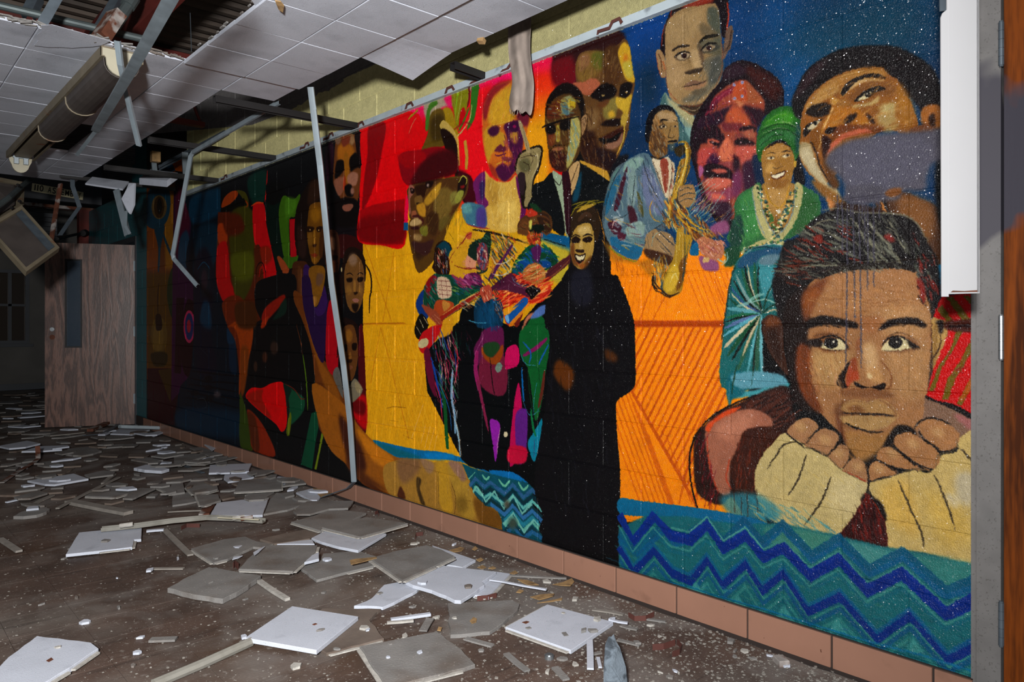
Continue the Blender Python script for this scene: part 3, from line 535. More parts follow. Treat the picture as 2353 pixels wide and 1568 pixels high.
# ---- suited man with glasses
P('0c0f11', '1040,1110 1120,1075 1185,1010 1260,1080 1290,1480 1180,1450 1000,1310 1030,1200'); P('0c0f11', '1390,950 1470,970 1640,1085 1660,1100 1600,1250 1440,1235 1350,1260 1330,1500 1300,1300 1360,1150'); P('0e3c50', '1370,1120 1420,1000 1400,1200 1350,1240', b=8)
P('95a788', '1190,1000 1240,1020 1280,1060 1330,1180 1320,1495 1292,1480 1262,1280 1215,1110'); P('bb9560', '1320,985 1400,920 1395,1040 1345,1180 1325,1150', b=2); P('260a14', '1268,1020 1318,1008 1338,1200 1330,1470 1300,1470 1275,1160'); LS('6a1a24', 6, '1290,1060 1300,1200', '1310,1200 1315,1400', a=.7); L('15110c', 6, '1190,1050 1245,1110 1265,1060'); L('15110c', 6, '1215,1110 1260,1280 1292,1470')
P('4a3014', '1132,640 1150,460 1230,340 1330,315 1420,400 1445,540 1468,555 1455,670 1415,740 1400,860 1330,970 1270,1005 1185,965 1160,850 1145,730')
P('100b0a', '1135,560 1150,440 1230,335 1320,310 1400,360 1440,450 1448,560 1420,620 1405,520 1340,400 1240,410 1180,470 1160,560', b=2); P('5a2412', '1155,500 1260,440 1270,560 1160,590', b=5); P('8a8a5a', '1260,440 1340,410 1360,500 1300,560 1260,530', b=4); P('b89a1c', '1310,440 1365,440 1370,500 1320,500', b=3); P('4a6a70', '1260,470 1300,470 1320,560 1280,550', b=4); L('3a1c10', 10, '1150,560 1260,570 1380,555'); P('a89c52', '1335,600 1395,585 1410,740 1340,940 1300,960 1320,800', b=3); HT('5a8a90 b8982c 7a8a5a c0a860', 12, '1340,600 1400,590 1400,760 1330,920 1310,900', 80, 60, 20, .7, 4)
P('110a08', '1140,660 1200,640 1215,700 1160,720', b=3); P('110a08', '1250,620 1320,600 1325,670 1260,680', b=3); L('0f0a08', 10, '1110,660 1180,630 1300,595 1400,575'); P('a08c30', '1215,660 1245,640 1250,760 1215,760', b=3); L('5a8a98', 8, '1228,690 1222,760'); P('6a2c14', '1160,700 1215,720 1210,780 1165,800', b=5); L('1a0c08', 10, '1165,850 1210,800 1290,800'); P('9a5a3c', '1180,830 1240,810 1280,825 1230,845', b=2); P('321410', '1165,860 1230,845 1290,860 1290,985 1240,1000 1185,960', b=5); HT('7a4a2c 2a100c 6a2010 8a6a40', 8, '1170,870 1280,860 1280,960 1190,950', 60, 40, 24, .7, 6); P('9a744c', '1420,590 1462,560 1450,660 1425,720', b=2); LS('1a100a', 5, '1425,600 1450,580 1440,650', '1400,740 1440,730 1465,620 1460,550', '1400,930 1340,1090 1330,1170')
HT('8a6a2c 5a3414 2a1a10 9a8a48', 9, '1160,600 1400,560 1390,860 1300,960 1180,840', 70, 50, 34, .45, 9)
# ---- three musicians
T(920, 440, 3.409)
P('080a0c', '470,960 600,900 800,1030 920,1040 1140,830 1180,1100 1160,1600 1100,2300 880,2200 480,2100 460,1500')
Q('080a0c', '190,1250 480,1000 480,1568 700,2200 480,2100 210,1568 195,1400')
P('20100a', '260,560 275,430 340,385 400,430 395,530 375,660 300,660 250,600'); P('0c3440', '270,450 340,390 395,440 385,520 300,440', b=3)
P('c8911a', '395,620 380,500 430,420 520,330 600,320 640,420 560,480 600,620 500,690 420,680', b=4); P('c8854a', '480,560 560,510 605,580 590,612 530,600', b=5); LS('8a2018', 12, '470,400 480,405', '540,330 548,332', '440,440 446,448', '400,550 408,556', '520,575 530,580', '560,600 570,604', '450,590 458,594'); LS('6a1c14', 6, '420,580 520,610 600,600', '440,450 500,380 560,320', '390,620 385,540 430,460')
P('b84a2c', '520,330 560,320 550,370 510,370', b=2); HT('8a3a1c 5a5030 d0a050 3a6a50 c84818 2a1c14', 9, '600,310 720,330 880,340 920,420 880,600 720,640 690,500', 60, 70, 90, .85, 12); L('4a1c44', 32, '880,420 800,530 730,620 690,700'); LS('c8c0a8', 7, '860,540 800,570 740,560', '720,650 800,655 880,600', '760,440 840,400')
P('1c2a24', '530,480 570,400 640,370 700,400 720,340 690,500 680,620 600,640 590,520 540,510'); P('7c3a2c', '590,450 640,395 690,440 690,580 650,620 610,580', b=1); HT('c05040 4a6a9a c89a80 2a1c3a 8a2c20 d8b090', 8, '595,440 640,400 688,440 685,590 645,615 610,570', 70, 45, 44, .85, 14); HT('a03028 d09070 3a5a88 2a1830 c06a40 b0a890', 8, '290,470 340,440 380,500 370,620 325,650 290,590', 75, 45, 44, .85, 15)
LS('16100e', 5, '605,560 635,555', '615,490 640,485', '300,540 330,545', '320,610 350,612')
# hat player on the right
P('4a2c14', '915,270 960,200 1040,170 1120,150 1180,200 1190,270 1150,320 1110,300 1090,240 1010,240 985,330 940,330'); P('2c1a12', '1060,170 1150,180 1180,260 1120,290 1080,220', b=4); P('b02414', '990,190 1010,140 1050,135 1070,180', b=2); P('14321c', '1010,100 1060,100 1110,160 1050,150', b=3); P('7a9030', '1000,240 1080,230 1090,300 1000,330', b=2); P('a83a14', '1000,250 1060,220 1085,250 1100,400 1080,440 1020,430 990,360', b=1); HT('c0481c 2c4a1c d08a28 5a1410 e0602c 1a2a18', 9, '1000,250 1090,230 1120,300 1085,420 1020,420 995,340', 70, 50, 44, .85, 16); P('10140e', '1010,280 1110,270 1120,310 1060,330 1010,310', b=3); P('c4321c', '1025,220 1050,215 1055,290 1030,290'); LS('1a0a08', 6, '1030,370 1080,365', '1050,290 1055,340 1035,345')
P('0d3a22', '890,560 990,440 1040,420 1110,440 1190,470 1230,520 1200,600 1000,640 880,660'); P('0b3c7c', '890,600 960,520 1020,530 980,640 900,660', b=3); P('0b3c7c', '1090,540 1160,530 1180,590 1100,600', b=3); P('4a1446', '1030,450 1090,440 1090,540 1060,590 1035,540'); LS('5aa040', 5, '900,550 950,530', '1100,540 1180,545', '1000,450 960,500'); LS('c8b060', 5, '905,580 880,620', '950,630 1000,580')
# sunburst guitar body and neck
P('4c1c22', '1130,690 1130,640 1320,500 1345,520 1330,560 1130,720'); L('7a4428', 10, '1110,700 1220,640 1330,530'); L('2a0e14', 8, '1140,660 1320,510')
P('c42410', '720,760 830,660 900,640 1050,620 1130,690 1175,720 1170,800 1100,870 980,890 940,960 890,1045 840,1050 790,930 760,900'); HT('e03a14 b01c10 e86a1c 8a1010 e8902c d84a30', 14, '720,760 850,670 1050,640 1160,730 1150,820 980,880 890,1040 800,930', -35, 120, 120, .9, 17)
P('a85a24', '980,600 1040,565 1100,580 1130,640 1090,720 1040,720 960,680', b=3); HT('d89a50 8a4a1c c8703c e0b070', 8, '980,600 1100,580 1130,640 1080,710 980,690', 60, 60, 24, .8, 18); P('0f4c94', '820,980 900,930 930,870 980,880 930,960 850,1040', b=1); P('5c9cc8', '815,985 850,975 845,1035', b=1); P('e0900c', '790,940 890,880 920,890 830,970', b=1); P('d87a14', '850,1045 940,950 955,980 880,1050', b=1); P('6a1c14', '890,1040 940,980 960,960 920,1060')
LS('e8c8a0', 4, '870,720 980,680', '880,740 1000,700', '800,870 900,820', '1040,600 1050,720', a=.9)
P('46162e', '800,680 870,640 930,710 1000,730 1090,770 1060,830 1030,850 960,810 860,790 760,760 700,800 720,740', b=1); P('0c0a0c', '960,740 1050,740 1100,780 1030,850 1020,790', b=1); LS('d8c8b0', 4, '985,760 1010,740', '1040,760 1070,750', a=.9)
# body of the middle player
P('5a1640', '490,690 520,650 600,640 640,700 620,760 540,760 500,720'); HT('8a2a5a 3a1030 b05080 2a1c3a', 9, '490,690 600,650 640,700 600,760 520,750', 40, 50, 24, .8, 19); P('0a2c44', '590,860 640,830 760,830 800,900 800,1050 720,1080 600,1060 575,960'); P('0b3c5c', '620,900 740,900 740,1040 620,1040', b=14); HT('c86a5a 8a2a1c 2a6a9a 3a1c14', 8, '700,800 800,850 800,1030 740,900', 70, 30, 22, .8, 20); L('3a8aa8', 8, '530,1010 600,1030 680,1030'); HT('0a2a44 2a0e1a 123a24 5a1428 081014', 14, '590,640 800,640 760,860 600,860', 50, 70, 40, .7, 21)
# left player
P('0c3a2a', '180,760 260,650 300,650 420,660 540,740 620,780 600,830 480,850 440,900 330,960 200,920 180,840'); P('7a0e14', '200,720 250,660 290,680 240,760 220,840 200,800', b=2); P('8a2a44', '400,660 440,670 560,760 500,790', b=2); P('0d2c6a', '120,880 180,770 180,880 220,980 170,1000', b=2); P('c8a888', '290,680 380,690 400,820 300,830', b=2); LS('4a0e14', 8, '295,700 390,705', '295,735 395,745', '300,770 400,780', '305,805 400,815', '320,690 330,830', '355,690 370,830'); HT('0e5a3a 2a8a7a 1a3a6a a02a2c 0c2a1c', 9, '190,760 280,660 290,860 220,920', 60, 60, 50, .7, 22); HT('0e5a3a 0c4a6a 7a9a3a 0a2a20', 9, '410,680 600,790 460,860 410,830', 25, 60, 34, .7, 23)
P('a03c18', '260,930 280,860 340,850 420,880 400,960 405,1080 340,1140 290,1120 270,1000'); P('c88a14', '310,1130 340,1000 400,950 408,1090 350,1140', b=2); P('b2742c', '330,860 380,870 390,900 340,940', b=2)
L('8a1c12', 40, '310,1000 480,890 640,780', taper=.1, n=1); L('c89440', 10, '330,970 500,850 650,760', n=1); L('1a0e0c', 7, '320,1015 480,910 640,815', n=1); LS('d8c090', 5, '340,1000 640,795', a=.7); P('a8341c', '615,760 700,740 718,830 660,860', b=1); HT('d86a3a 6a140c c89a60', 7, '615,760 700,740 715,830 660,850', 60, 40, 16, .8, 24)
P('100e0a', '110,1100 130,1000 170,960 220,1050 150,1160'); LS('c8b890', 12, '150,1000 180,1070', '125,1060 160,1120', '180,980 215,1040'); P('b01014', '180,1100 300,1040 320,1070 260,1190 180,1270 140,1200', b=1); E('b8a878', 180, 1190, 34, 46, ang=50); LS('c87840', 7, '230,980 300,1030', '240,950 320,1000', '250,1000 280,1050', a=.9); P('8a3a24', '165,890 230,910 300,960 310,1050 230,990', b=2); LS('e0b088', 4, '250,970 310,1040', '265,965 315,1010', '240,990 290,1050', a=.9)
# legs (dark with streaks)
HT('a01c34 c83050 1a3a8a 2a6a4a 6a1434 d8a090 7090b0', 10, '250,1140 440,1150 460,1400 430,1600 330,1700 210,1500', 78, 160, 70, .85, 25); P('5a0c28', '185,1270 230,1250 280,1600 220,1500', b=2); L('0f3a8a', 26, '240,1300 270,1420 300,1560 330,1700'); L('0c4a20', 44, '330,1560 350,1700 360,1900 370,2020', taper=.3); L('6c94b0', 30, '410,1400 400,1600 425,1760 430,1900', taper=.4); L('8aaab8', 20, '430,1800 450,1900 470,2080'); LS('080a0a', 8, '350,1300 380,1560 420,1800', '300,1200 340,1400 350,1600'); L('d0b090', 4, '400,1750 450,1850 480,2080'); LS('b01838', 12, '430,1500 450,1300 430,1200', '270,1500 310,1620 330,1800'); L('1a5a9a', 8, '300,1500 380,1700 400,1880'); HT('c8d0d8 a0b8c8 d89890', 6, '390,1300 440,1300 450,1800 410,1800', 80, 60, 26, .8, 26)
P('5a1440', '575,1240 620,1150 660,1080 800,1070 810,1300 820,1400 700,1440 610,1360', b=2); P('6a1830', '640,1300 820,1300 830,1560 740,1600 620,1500', b=3); L('8a1a54', 50, '600,1250 590,1400 620,1560', taper=.3); P('8a3a0c', '640,1220 720,1300 800,1200 800,1290 740,1360 650,1300', b=2); P('1a3a1c', '650,1200 740,1180 780,1220 720,1300 660,1270', b=4); E('6a8070', 770, 1380, 26, 40, ang=10); LS('b05a8a', 4, '580,1280 640,1160 650,1110', '650,1440 600,1568'); L('080808', 10, '700,1300 720,1500 740,1600'); L('7a1c40', 36, '600,1450 640,1650 690,1880', taper=.8); P('8a1c9a', '700,1800 740,1790 780,1830 770,1960 745,2120 720,1960', b=1); L('d0b8a0', 5, '785,1850 760,1980 760,2060'); L('7a1824', 24, '650,1700 690,1900', taper=.9); P('c00a50', '830,1240 900,1200 930,1250 925,1350 860,1390 820,1380', b=1); E('d8c8a0', 825, 1905, 16, 22)
P('0d5424', '930,1120 990,1040 1060,960 1120,990 1165,1120 1165,1250 1140,1400 1110,1640 1060,1800 1030,1600 1000,1400 940,1280'); P('b86a4a', '950,1090 990,980 1060,940 1130,900 1130,930 1010,1000', b=2); P('4a6aa8', '1070,920 1140,890 1130,960 1020,1000', b=4); L('7a1450', 34, '960,1290 1060,1230 1150,1150'); LS('1454a0', 16, '960,1180 1020,1260 1010,1350', '1160,1200 1110,1300 1080,1360'); L('0a5a9a', 20, '950,1380 960,1560 970,1650'); LS('3a8ac0', 4, '940,1270 980,1350 1060,1365', '940,1580 1000,1740 1060,1740 1090,1680', '1070,1500 1050,1600 1040,1740'); LS('0a2a14', 12, '1000,1400 1010,1560 1040,1760', '1080,1380 1100,1560'); L('5a2418', 34, '1130,1400 1110,1560 1080,1700', taper=.8); P('b8064a', '885,1700 930,1500 960,1850 925,1960 900,2120 850,2120', b=1); P('5a1c7a', '900,1760 990,1720 990,2000 970,2110 920,2110', b=2); P('c00c34', '855,2000 985,2010 975,2125 845,2120', b=3); P('0a7a94', '1000,1960 1050,1880 1110,1780 1100,1900 1080,2000 1050,2120 1010,2040', b=1); L('0c6a3a', 24, '1020,1700 1040,1850 1060,1920'); LS('5a1454', 8, '1050,1950 1045,2080')
HT('3a0e1c 0c2a3a 5a1c2c 0c3a2a 1c1030', 8, '260,1150 560,1100 560,1300 250,1300', 80, 60, 40, .6, 27)
# ---- robed figure
P('0e0d10', '1180,790 1250,705 1290,640 1330,560 1325,330 1345,190 1420,100 1520,115 1570,200 1590,420 1645,540 1650,645 1700,665 1745,770 1795,900 1832,1050 1842,1300 1840,1500 1800,1570 1700,1640 1690,1750 1705,2000 1720,2200 1720,2600 1710,2860 1120,2700 1120,2540 1060,2400 1055,2200 1100,1900 1150,1568 1165,1350 1170,1130 1135,1060 1130,960 1150,840', b=2)
P('1a1a24', '1350,640 1480,620 1500,850 1400,900 1330,800', b=20); P('5a2c0c', '1200,1430 1240,1320 1350,1400 1350,1500 1300,1560', b=14); P('4a260e', '1600,1240 1680,1270 1700,1330 1620,1320', b=14); HT('20202a 050506 181820', 16, '1200,800 1700,700 1820,1100 1820,1480 1660,1700 1690,2500 1200,2500 1150,1600', 80, 140, 120, .35, 30)
P('2a1c10', '1330,320 1340,190 1400,110 1500,110 1560,200 1560,330 1530,400 1500,260 1440,240 1380,290 1340,420', b=4); LS('8a7a18', 9, '1350,140 1450,110 1640,70', '1340,110 1420,85 1560,70', '1380,170 1470,90 1530,90', '1330,200 1380,120 1440,90', a=.9); P('b08c2c', '1380,160 1440,110 1530,100 1500,120 1430,150', b=2); L('4a3020', 40, '1390,230 1450,180 1500,200', a=.7); LS('c87a14', 6, '1560,200 1590,330 1600,440', '1540,140 1570,230'); L('a86a14', 14, '1580,380 1600,420')
P('a88438', '1330,420 1350,330 1390,270 1470,245 1505,290 1520,400 1495,520 1430,605 1370,590 1335,500', b=2); P('c8a860', '1390,290 1470,270 1490,330 1410,340', b=8); P('6a3c18', '1330,440 1360,400 1370,520 1400,590 1350,560', b=8); P('5a3414', '1440,560 1500,500 1470,580 1420,610', b=8); P('1c100c', '1340,380 1370,350 1410,375 1400,400 1350,405', b=2); P('1c100c', '1430,370 1480,350 1505,375 1480,400 1440,395', b=2); L('120b09', 10, '1335,365 1370,340 1410,355'); L('120b09', 10, '1430,350 1470,335 1510,350'); P('241410', '1375,455 1440,460 1430,480 1380,475', b=2); P('c4a054', '1405,390 1425,390 1430,450 1400,450', b=4); P('1a0c0c', '1365,490 1410,500 1450,485 1440,540 1400,565 1375,540', b=1); P('d8cca0', '1375,500 1415,510 1445,495 1435,530 1400,540 1382,525', b=1); L('8a2a1c', 7, '1380,555 1410,572 1440,548'); P('8a4a18', '1400,580 1450,570 1420,608', b=4)
# ---- man in collar and tie, top
T(1400, 0, 3.734)
P('87967e', '480,790 540,880 720,985 715,1210 690,1170 620,1050 560,940 470,930 440,900', b=2); P('3c6060', '440,900 480,800 500,900 560,960 640,1100 720,1220 600,1200 560,1000', b=10); P('7aa098', '640,1090 720,1110 715,1210 670,1160', b=5); P('b0a878', '500,840 720,990 720,1080 620,1000', b=8)
P('140c12', '440,440 450,300 500,150 560,40 640,-20 800,-110 970,-90 1022,0 1022,180 1005,310 965,300 940,100 880,60 640,80 540,140 490,260 482,500'); LS('a83020', 9, '520,170 540,80 600,20', '640,60 650,0 660,-40', '700,60 690,0', '450,400 455,300 480,200', '760,50 750,-20', '830,30 830,-40', a=.9); L('b8341c', 14, '1010,20 1024,120 1015,200 1005,300', taper=.4); P('8a2c1c', '620,-30 800,-60 900,0 800,50 640,70', b=12)
P('a07c52', '400,445 440,428 478,510 482,660 440,650 415,560', b=1); L('3c1c10', 7, '420,460 445,520 450,620'); L('b04a20', 8, '450,520 470,560 465,620'); L('a0321c', 5, '400,450 415,560 440,655 485,662'); P('6a5040', '1005,260 1062,230 1050,380 1020,440 990,500 970,490', b=2); L('1a100c', 8, '1050,260 1030,380 985,450'); L('a08868', 6, '1030,290 1000,430')
P('9c7c50', '484,560 480,300 500,190 560,115 650,70 800,40 900,30 940,90 950,250 968,400 968,640 905,760 830,860 750,905 640,905 550,870 505,790', b=1); P('a98a5c', '500,200 620,100 780,80 800,200 700,330 520,380', b=24); P('ab8a5e', '500,420 600,520 680,620 640,700 560,760 500,700', b=24)
P('4e5244', '850,70 930,80 955,300 960,420 900,380 870,240 840,170', b=10); P('6a5a40', '780,200 880,240 950,330 800,300', b=14); P('605a44', '760,420 800,330 950,370 960,480 880,470', b=8); P('6c6450', '800,540 900,470 965,500 960,660 880,760 820,820 700,880 620,860 760,780 850,700', b=14); P('4e4e46', '880,520 965,480 960,650 890,720 850,690', b=10)
HT('3c4038 7a7058 50504a', 6, '800,560 960,480 955,660 880,780 760,870 700,850', -55, 110, 50, .6, 31); HT('8a6c44 b08e60 7c6038', 6, '500,220 640,100 860,90 900,400 700,650 640,850 520,760', 70, 70, 60, .35, 32)
L('2a2018', 22, '535,440 600,400 690,395'); L('1c1812', 30, '770,370 830,320 940,300'); P('4e3c2c', '560,480 640,440 700,470 660,510 590,515', b=5); P('b09a78', '580,485 640,450 690,470 650,505 600,510', b=1); E('2c1010', 640, 478, 24, 22); L('1c1410', 10, '560,490 600,455 650,440 695,455'); P('3c3c34', '780,440 850,370 930,380 940,420 840,455', b=5); P('a08a70', '800,430 860,385 910,400 850,440', b=1); E('2c1210', 852, 412, 22, 20); L('14100e', 12, '780,440 840,375 920,370'); LS('a84a3a', 6, '665,460 685,475', '870,400 890,415')
P('b8986a', '700,440 760,430 800,540 800,580 760,600 720,560', b=8); P('5a4432', '760,360 800,440 810,560 780,500', b=8); P('3a2c20', '640,625 700,600 800,580 780,620 700,635', b=4); L('2a1e16', 8, '650,620 690,635 720,620'); L('3c3024', 7, '790,540 806,570 790,600')
P('7c5a44', '640,740 720,690 780,700 840,690 800,720 720,740', b=2); P('a07450', '640,750 740,740 835,705 800,750 720,775 660,770', b=3); L('241812', 7, '622,748 700,735 780,715 840,690'); P('5e523e', '700,790 800,760 840,770 760,820', b=6); LS('8a2c14', 5, '484,560 490,700 520,800 600,880', '960,280 970,450 962,620 900,760', a=.8)
P('3c2c20', '590,905 760,900 860,840 830,930 740,990 660,950', b=6); LS('a0401c', 5, '600,920 700,980 740,990', '640,905 760,910 820,870', a=.8); LS('b09a70', 5, '620,915 720,950 790,910')
# ---- curly haired woman in pink and violet
P('170c12', '985,600 1090,525 1200,525 1330,590 1440,670 1490,760 1495,900 1400,960 1300,1020 1270,1110 1255,1400 1310,1568 1290,1800 1200,2000 960,1950 800,1700 740,1480 700,1330 700,1130 760,960 850,820 960,690'); P('2c1a24', '990,600 1100,540 1200,600 1100,660 980,680', b=14); P('3a1410', '1200,560 1420,680 1480,780 1400,860 1200,660', b=20); HT('3c1c1c 0a060c 2c1420', 8, '1100,530 1300,590 1490,780 1480,900 1320,900 1200,690', 40, 60, 50, .6, 33)
P('94402c', '890,850 980,760 1080,700 1170,690 1250,770 1330,870 1320,980 1270,1080 1265,1350 1240,1568 1250,1800 1130,1880 960,1860 850,1700 770,1500 760,1350 800,1180 860,1000', b=4)
P('7a1c30', '830,960 900,840 1060,740 1100,760 960,860 830,1000', b=6); P('a0522e', '1160,700 1240,760 1320,870 1260,890 1140,860', b=8); P('b84a24', '1060,760 1160,700 1180,860 1080,880', b=6); P('c07048', '1080,860 1160,880 1120,920', b=6); LS('b04a5a', 8, '860,930 960,820 1060,760', '850,970 960,900 1050,870', '840,1000 900,970 1040,900', a=.7)
for _x, _y in ((1070, 728), (1142, 708), (1140, 828), (1075, 845)): E('a094b0', _x, _y, 15, 15); E('6a70a0', _x, _y, 7, 7)
P('241020', '760,1040 860,980 1010,920 1050,900 1000,1010 960,1060 880,1100 760,1110', b=10); P('26101c', '1150,910 1220,920 1330,960 1290,1080 1230,1070 1170,980', b=8); P('b8502c', '1000,990 1080,920 1160,960 1210,1060 1130,1080 1030,1080', b=12); P('6a2428', '960,1060 1130,1060 1120,1110 1000,1130', b=8)
P('1c0c14', '760,1120 900,1070 980,1150 990,1230 940,1270 850,1230 780,1230', b=6); P('1c0c14', '1110,1110 1170,1080 1260,1090 1240,1140 1140,1130', b=4); P('7a3a30', '1080,1160 1180,1130 1250,1200 1180,1220 1100,1200', b=6); P('a85a40', '1150,1140 1230,1110 1250,1180 1190,1180', b=6); P('160a10', '1070,1220 1130,1180 1240,1220 1240,1250 1150,1260 1090,1250', b=3); E('c89aa0', 1130, 1222, 8, 7); P('b0503c', '850,1190 940,1210 920,1260 850,1240', b=5); P('1a0b12', '860,1210 930,1225 950,1250 880,1240', b=2); E('c89a98', 885, 1225, 7, 6)
P('d06a48', '960,1240 1020,1180 1060,1280 1060,1400 980,1400 940,1320', b=10); P('b8443c', '760,1300 900,1270 930,1380 830,1420 780,1480', b=14); P('c05444', '1080,1270 1260,1260 1250,1400 1130,1420', b=16); P('3a1430', '830,1400 900,1310 950,1390 940,1480 870,1480 810,1560', b=10); P('8a3a3a', '930,1400 1080,1390 1060,1470 960,1480', b=6); P('26101c', '1060,1330 1120,1380 1110,1480 1070,1480', b=8); P('34182c', '1140,1420 1260,1390 1240,1660 1160,1660', b=16)
T(1350, 380, 3.734)
P('1a0a12', '980,30 1060,-20 1200,20 1260,90 1240,130 1120,130 1010,100', b=3); P('c8604c', '1010,130 1100,105 1230,125 1180,190 1060,200', b=4); P('c05848', '1060,40 1160,30 1200,60 1120,70', b=5); P('8a3a50', '1020,220 1120,230 1240,180 1280,240 1180,320 1080,320 1020,270', b=10); P('d0604c', '1060,240 1160,250 1180,290 1080,290', b=8); P('6c2c4c', '1240,100 1310,40 1330,200 1260,280', b=14); P('301828', '980,280 1080,320 1220,320 1220,480 1050,400 960,380', b=8); P('8c4a70', '1060,520 1180,470 1220,560 1130,600 1060,580', b=8); P('a0507c', '1000,40 960,110 960,0', b=6)
# ---- saxophone player
P('4a5a62', '300,-20 420,-40 560,20 640,80 690,280 700,420 660,560 560,540 420,640 400,800 320,760 180,660 130,520 130,380 170,200 220,60', b=2)
P('626c88', '420,100 540,80 640,280 560,420 470,400 400,300 380,180', b=14); P('5e8478', '230,60 350,20 380,60 330,200 240,330 170,320', b=12); P('0d4a6a', '230,100 290,40 250,180 160,330 140,330', b=3); P('3a1822', '330,380 350,320 400,440 470,500 440,530 350,470', b=3); P('3c1420', '165,500 210,470 330,580 300,600 200,570', b=3); P('0c4870', '190,580 320,600 460,700 440,790 400,810 200,690', b=3); P('5e7c74', '320,590 480,560 490,640 450,690 330,620', b=5); P('86a098', '400,600 480,570 480,640 430,650', b=5); P('1c3c50', '330,690 440,700 420,790 340,740', b=4)
HT('7a90a0 4a7068 8a6a50 2c3a4c c89430 6a7aa0 93a59a 3a1c2c', 9, '240,60 420,0 560,80 650,300 640,500 480,560 330,560 160,440', 65, 110, 80, .7, 34); HT('a0b0b4 507a88 d0a050 5a1c2c', 8, '150,480 330,520 480,600 430,780 210,660', 40, 80, 36, .7, 35)
LS('6a1828', 12, '310,120 250,250 190,420', '240,200 190,330', a=.9); L('55401c', 34, '400,310 440,400 490,480'); L('c07a1c', 14, '580,290 530,350 545,430 640,470'); LS('e0a890', 16, '200,540 225,490 260,470'); L('c88a1c', 10, '260,475 330,520'); LS('1c2428', 6, '160,200 140,380 150,520 190,580', '350,60 355,300 330,450', '570,90 640,270 690,320', '420,640 480,560 600,500')
P('c9b490', '560,-40 640,-60 740,-20 740,160 700,300 660,200 600,80', b=2); P('9a3c28', '640,-20 690,-40 710,80 690,220 650,150', b=3); HT('d8cca8 8a2c1c c8882c', 8, '590,0 740,-20 720,260 650,180', 70, 80, 24, .8, 36)
P('a8761c', '790,-30 870,-60 870,60 800,170 760,280 720,300 750,150', b=2); HT('d8a830 8a5a10 e8c860 3a5a6a 6a3a10', 8, '790,-40 870,-40 800,170 730,310 710,300', 110, 110, 40, .8, 37)
P('6a3a18', '660,420 760,300 860,420 960,560 1100,600 940,640 860,560 780,540 700,520', b=3); HT('b87a1c 2a1c1c d8a030 3a6a7a a04a14 e0c070 5a2414 185a7a', 10, '640,300 760,280 900,440 980,560 1180,600 920,640 760,560 640,500', 60, 110, 110, .85, 38)
HT('c8c8b0 3a8090 d8a03c 7ab0a8 b0506a', 5, '840,100 960,60 1220,320 1250,450 980,500 860,420', -45, 200, 34, .85, 39);
P('9c7444', '790,180 890,165 920,200 930,290 900,330 780,320 770,260', b=2); LS('1c2c34', 7, '790,215 860,190 905,200', '790,250 870,235 925,245', '790,290 870,275 930,285', '780,180 775,320'); LS('c89a68', 10, '810,205 880,185', '810,240 890,222', '810,275 900,260')
P('8c7050', '490,600 600,560 720,600 750,720 720,790 620,740 560,700 490,720', b=2); P('3a2014', '490,720 600,720 740,790 700,860 560,800 500,760', b=4); LS('26303c', 9, '560,640 570,700', '600,560 690,640 750,690', '620,700 660,640', '580,600 680,680 740,740', '640,640 700,720'); LS('c8a478', 12, '620,600 700,660', '600,650 690,720', '640,580 740,650'); L('8ab0a8', 8, '560,690 570,630 640,575')
P('a8781c', '790,560 830,520 870,620 900,640 860,780 830,960 800,1090 720,1130 640,1110 630,990 680,900 720,860 750,720', b=2); P('c89a20', '660,980 720,900 760,930 740,1060 690,1110 650,1080', b=4); P('6a3a10', '760,900 830,830 820,980 780,1080 740,1100 750,1000', b=4); LS('e8d890', 8, '760,640 750,860 740,900', '800,580 790,760', '690,1000 740,960 760,1020 700,1070'); LS('1c3a4c', 10, '640,980 630,1060 650,1110', '830,520 840,700 830,900', '880,640 850,780', '720,1060 770,980', '620,830 600,880'); L('2a5a7a', 14, '830,500 830,620 826,760'); HT('b8882c 3a2410 e0b040 5a7a8a', 9, '560,840 700,860 640,960 580,1080 550,1000', 80, 110, 30, .85, 40); L('3c1c0c', 10, '560,960 570,1060 620,1090 700,1130 790,1090'); L('24160c', 20, '560,950 560,1020 600,1070')
P('9a641c', '150,660 300,760 420,830 560,800 540,950 420,850 250,830 200,800', b=10, a=.7); HT('d87a0c 8a3a0c b85a10', 8, '200,760 560,820 540,940 240,930', 75, 90, 40, .7, 41)
L('6a7c1c', 10, '180,700 300,790 420,830')
T(1400, 0, 3.734)
P('0d0c10', '310,1200 315,1050 360,950 450,900 530,915 570,980 480,960 400,1010 380,1100 350,1220'); P('8a6438', '385,1000 470,945 560,975 590,1060 595,1200 560,1230 500,1240 490,1320 420,1350 360,1320 340,1240 360,1130', b=1); P('a88a60', '420,960 540,960 580,1050 440,1040', b=8); P('6a4424', '350,1200 440,1160 500,1260 480,1340 380,1330', b=8); HT('c8a070 5a3a1c 7a8a80 c8802c 3c2818', 8, '370,1000 580,1000 590,1200 480,1330 360,1310', 65, 60, 50, .6, 42)
L('15100c', 12, '430,1050 460,1025 500,1030'); L('15100c', 9, '545,1030 585,1040'); P('1c1410', '430,1080 490,1070 480,1100 440,1105', b=1); P('1c1410', '540,1070 580,1075 575,1095 545,1095', b=1); LS('20160e', 7, '520,1090 510,1150 500,1175 540,1180', '550,1140 555,1170', '440,1150 480,1180'); P('120c0a', '500,1210 570,1200 580,1220 520,1230', b=2); P('3c4c4c', '515,1230 560,1225 560,1290 520,1290', b=3); P('1a140e', '550,1280 620,1240 640,1260 600,1330', b=3); L('c8922c', 22, '590,1225 650,1220 690,1290 680,1400 650,1568'); L('e8d080', 6, '600,1225 660,1235 685,1320 660,1500')
P('1b1512', '330,1340 420,1350 500,1360 490,1390 400,1380')
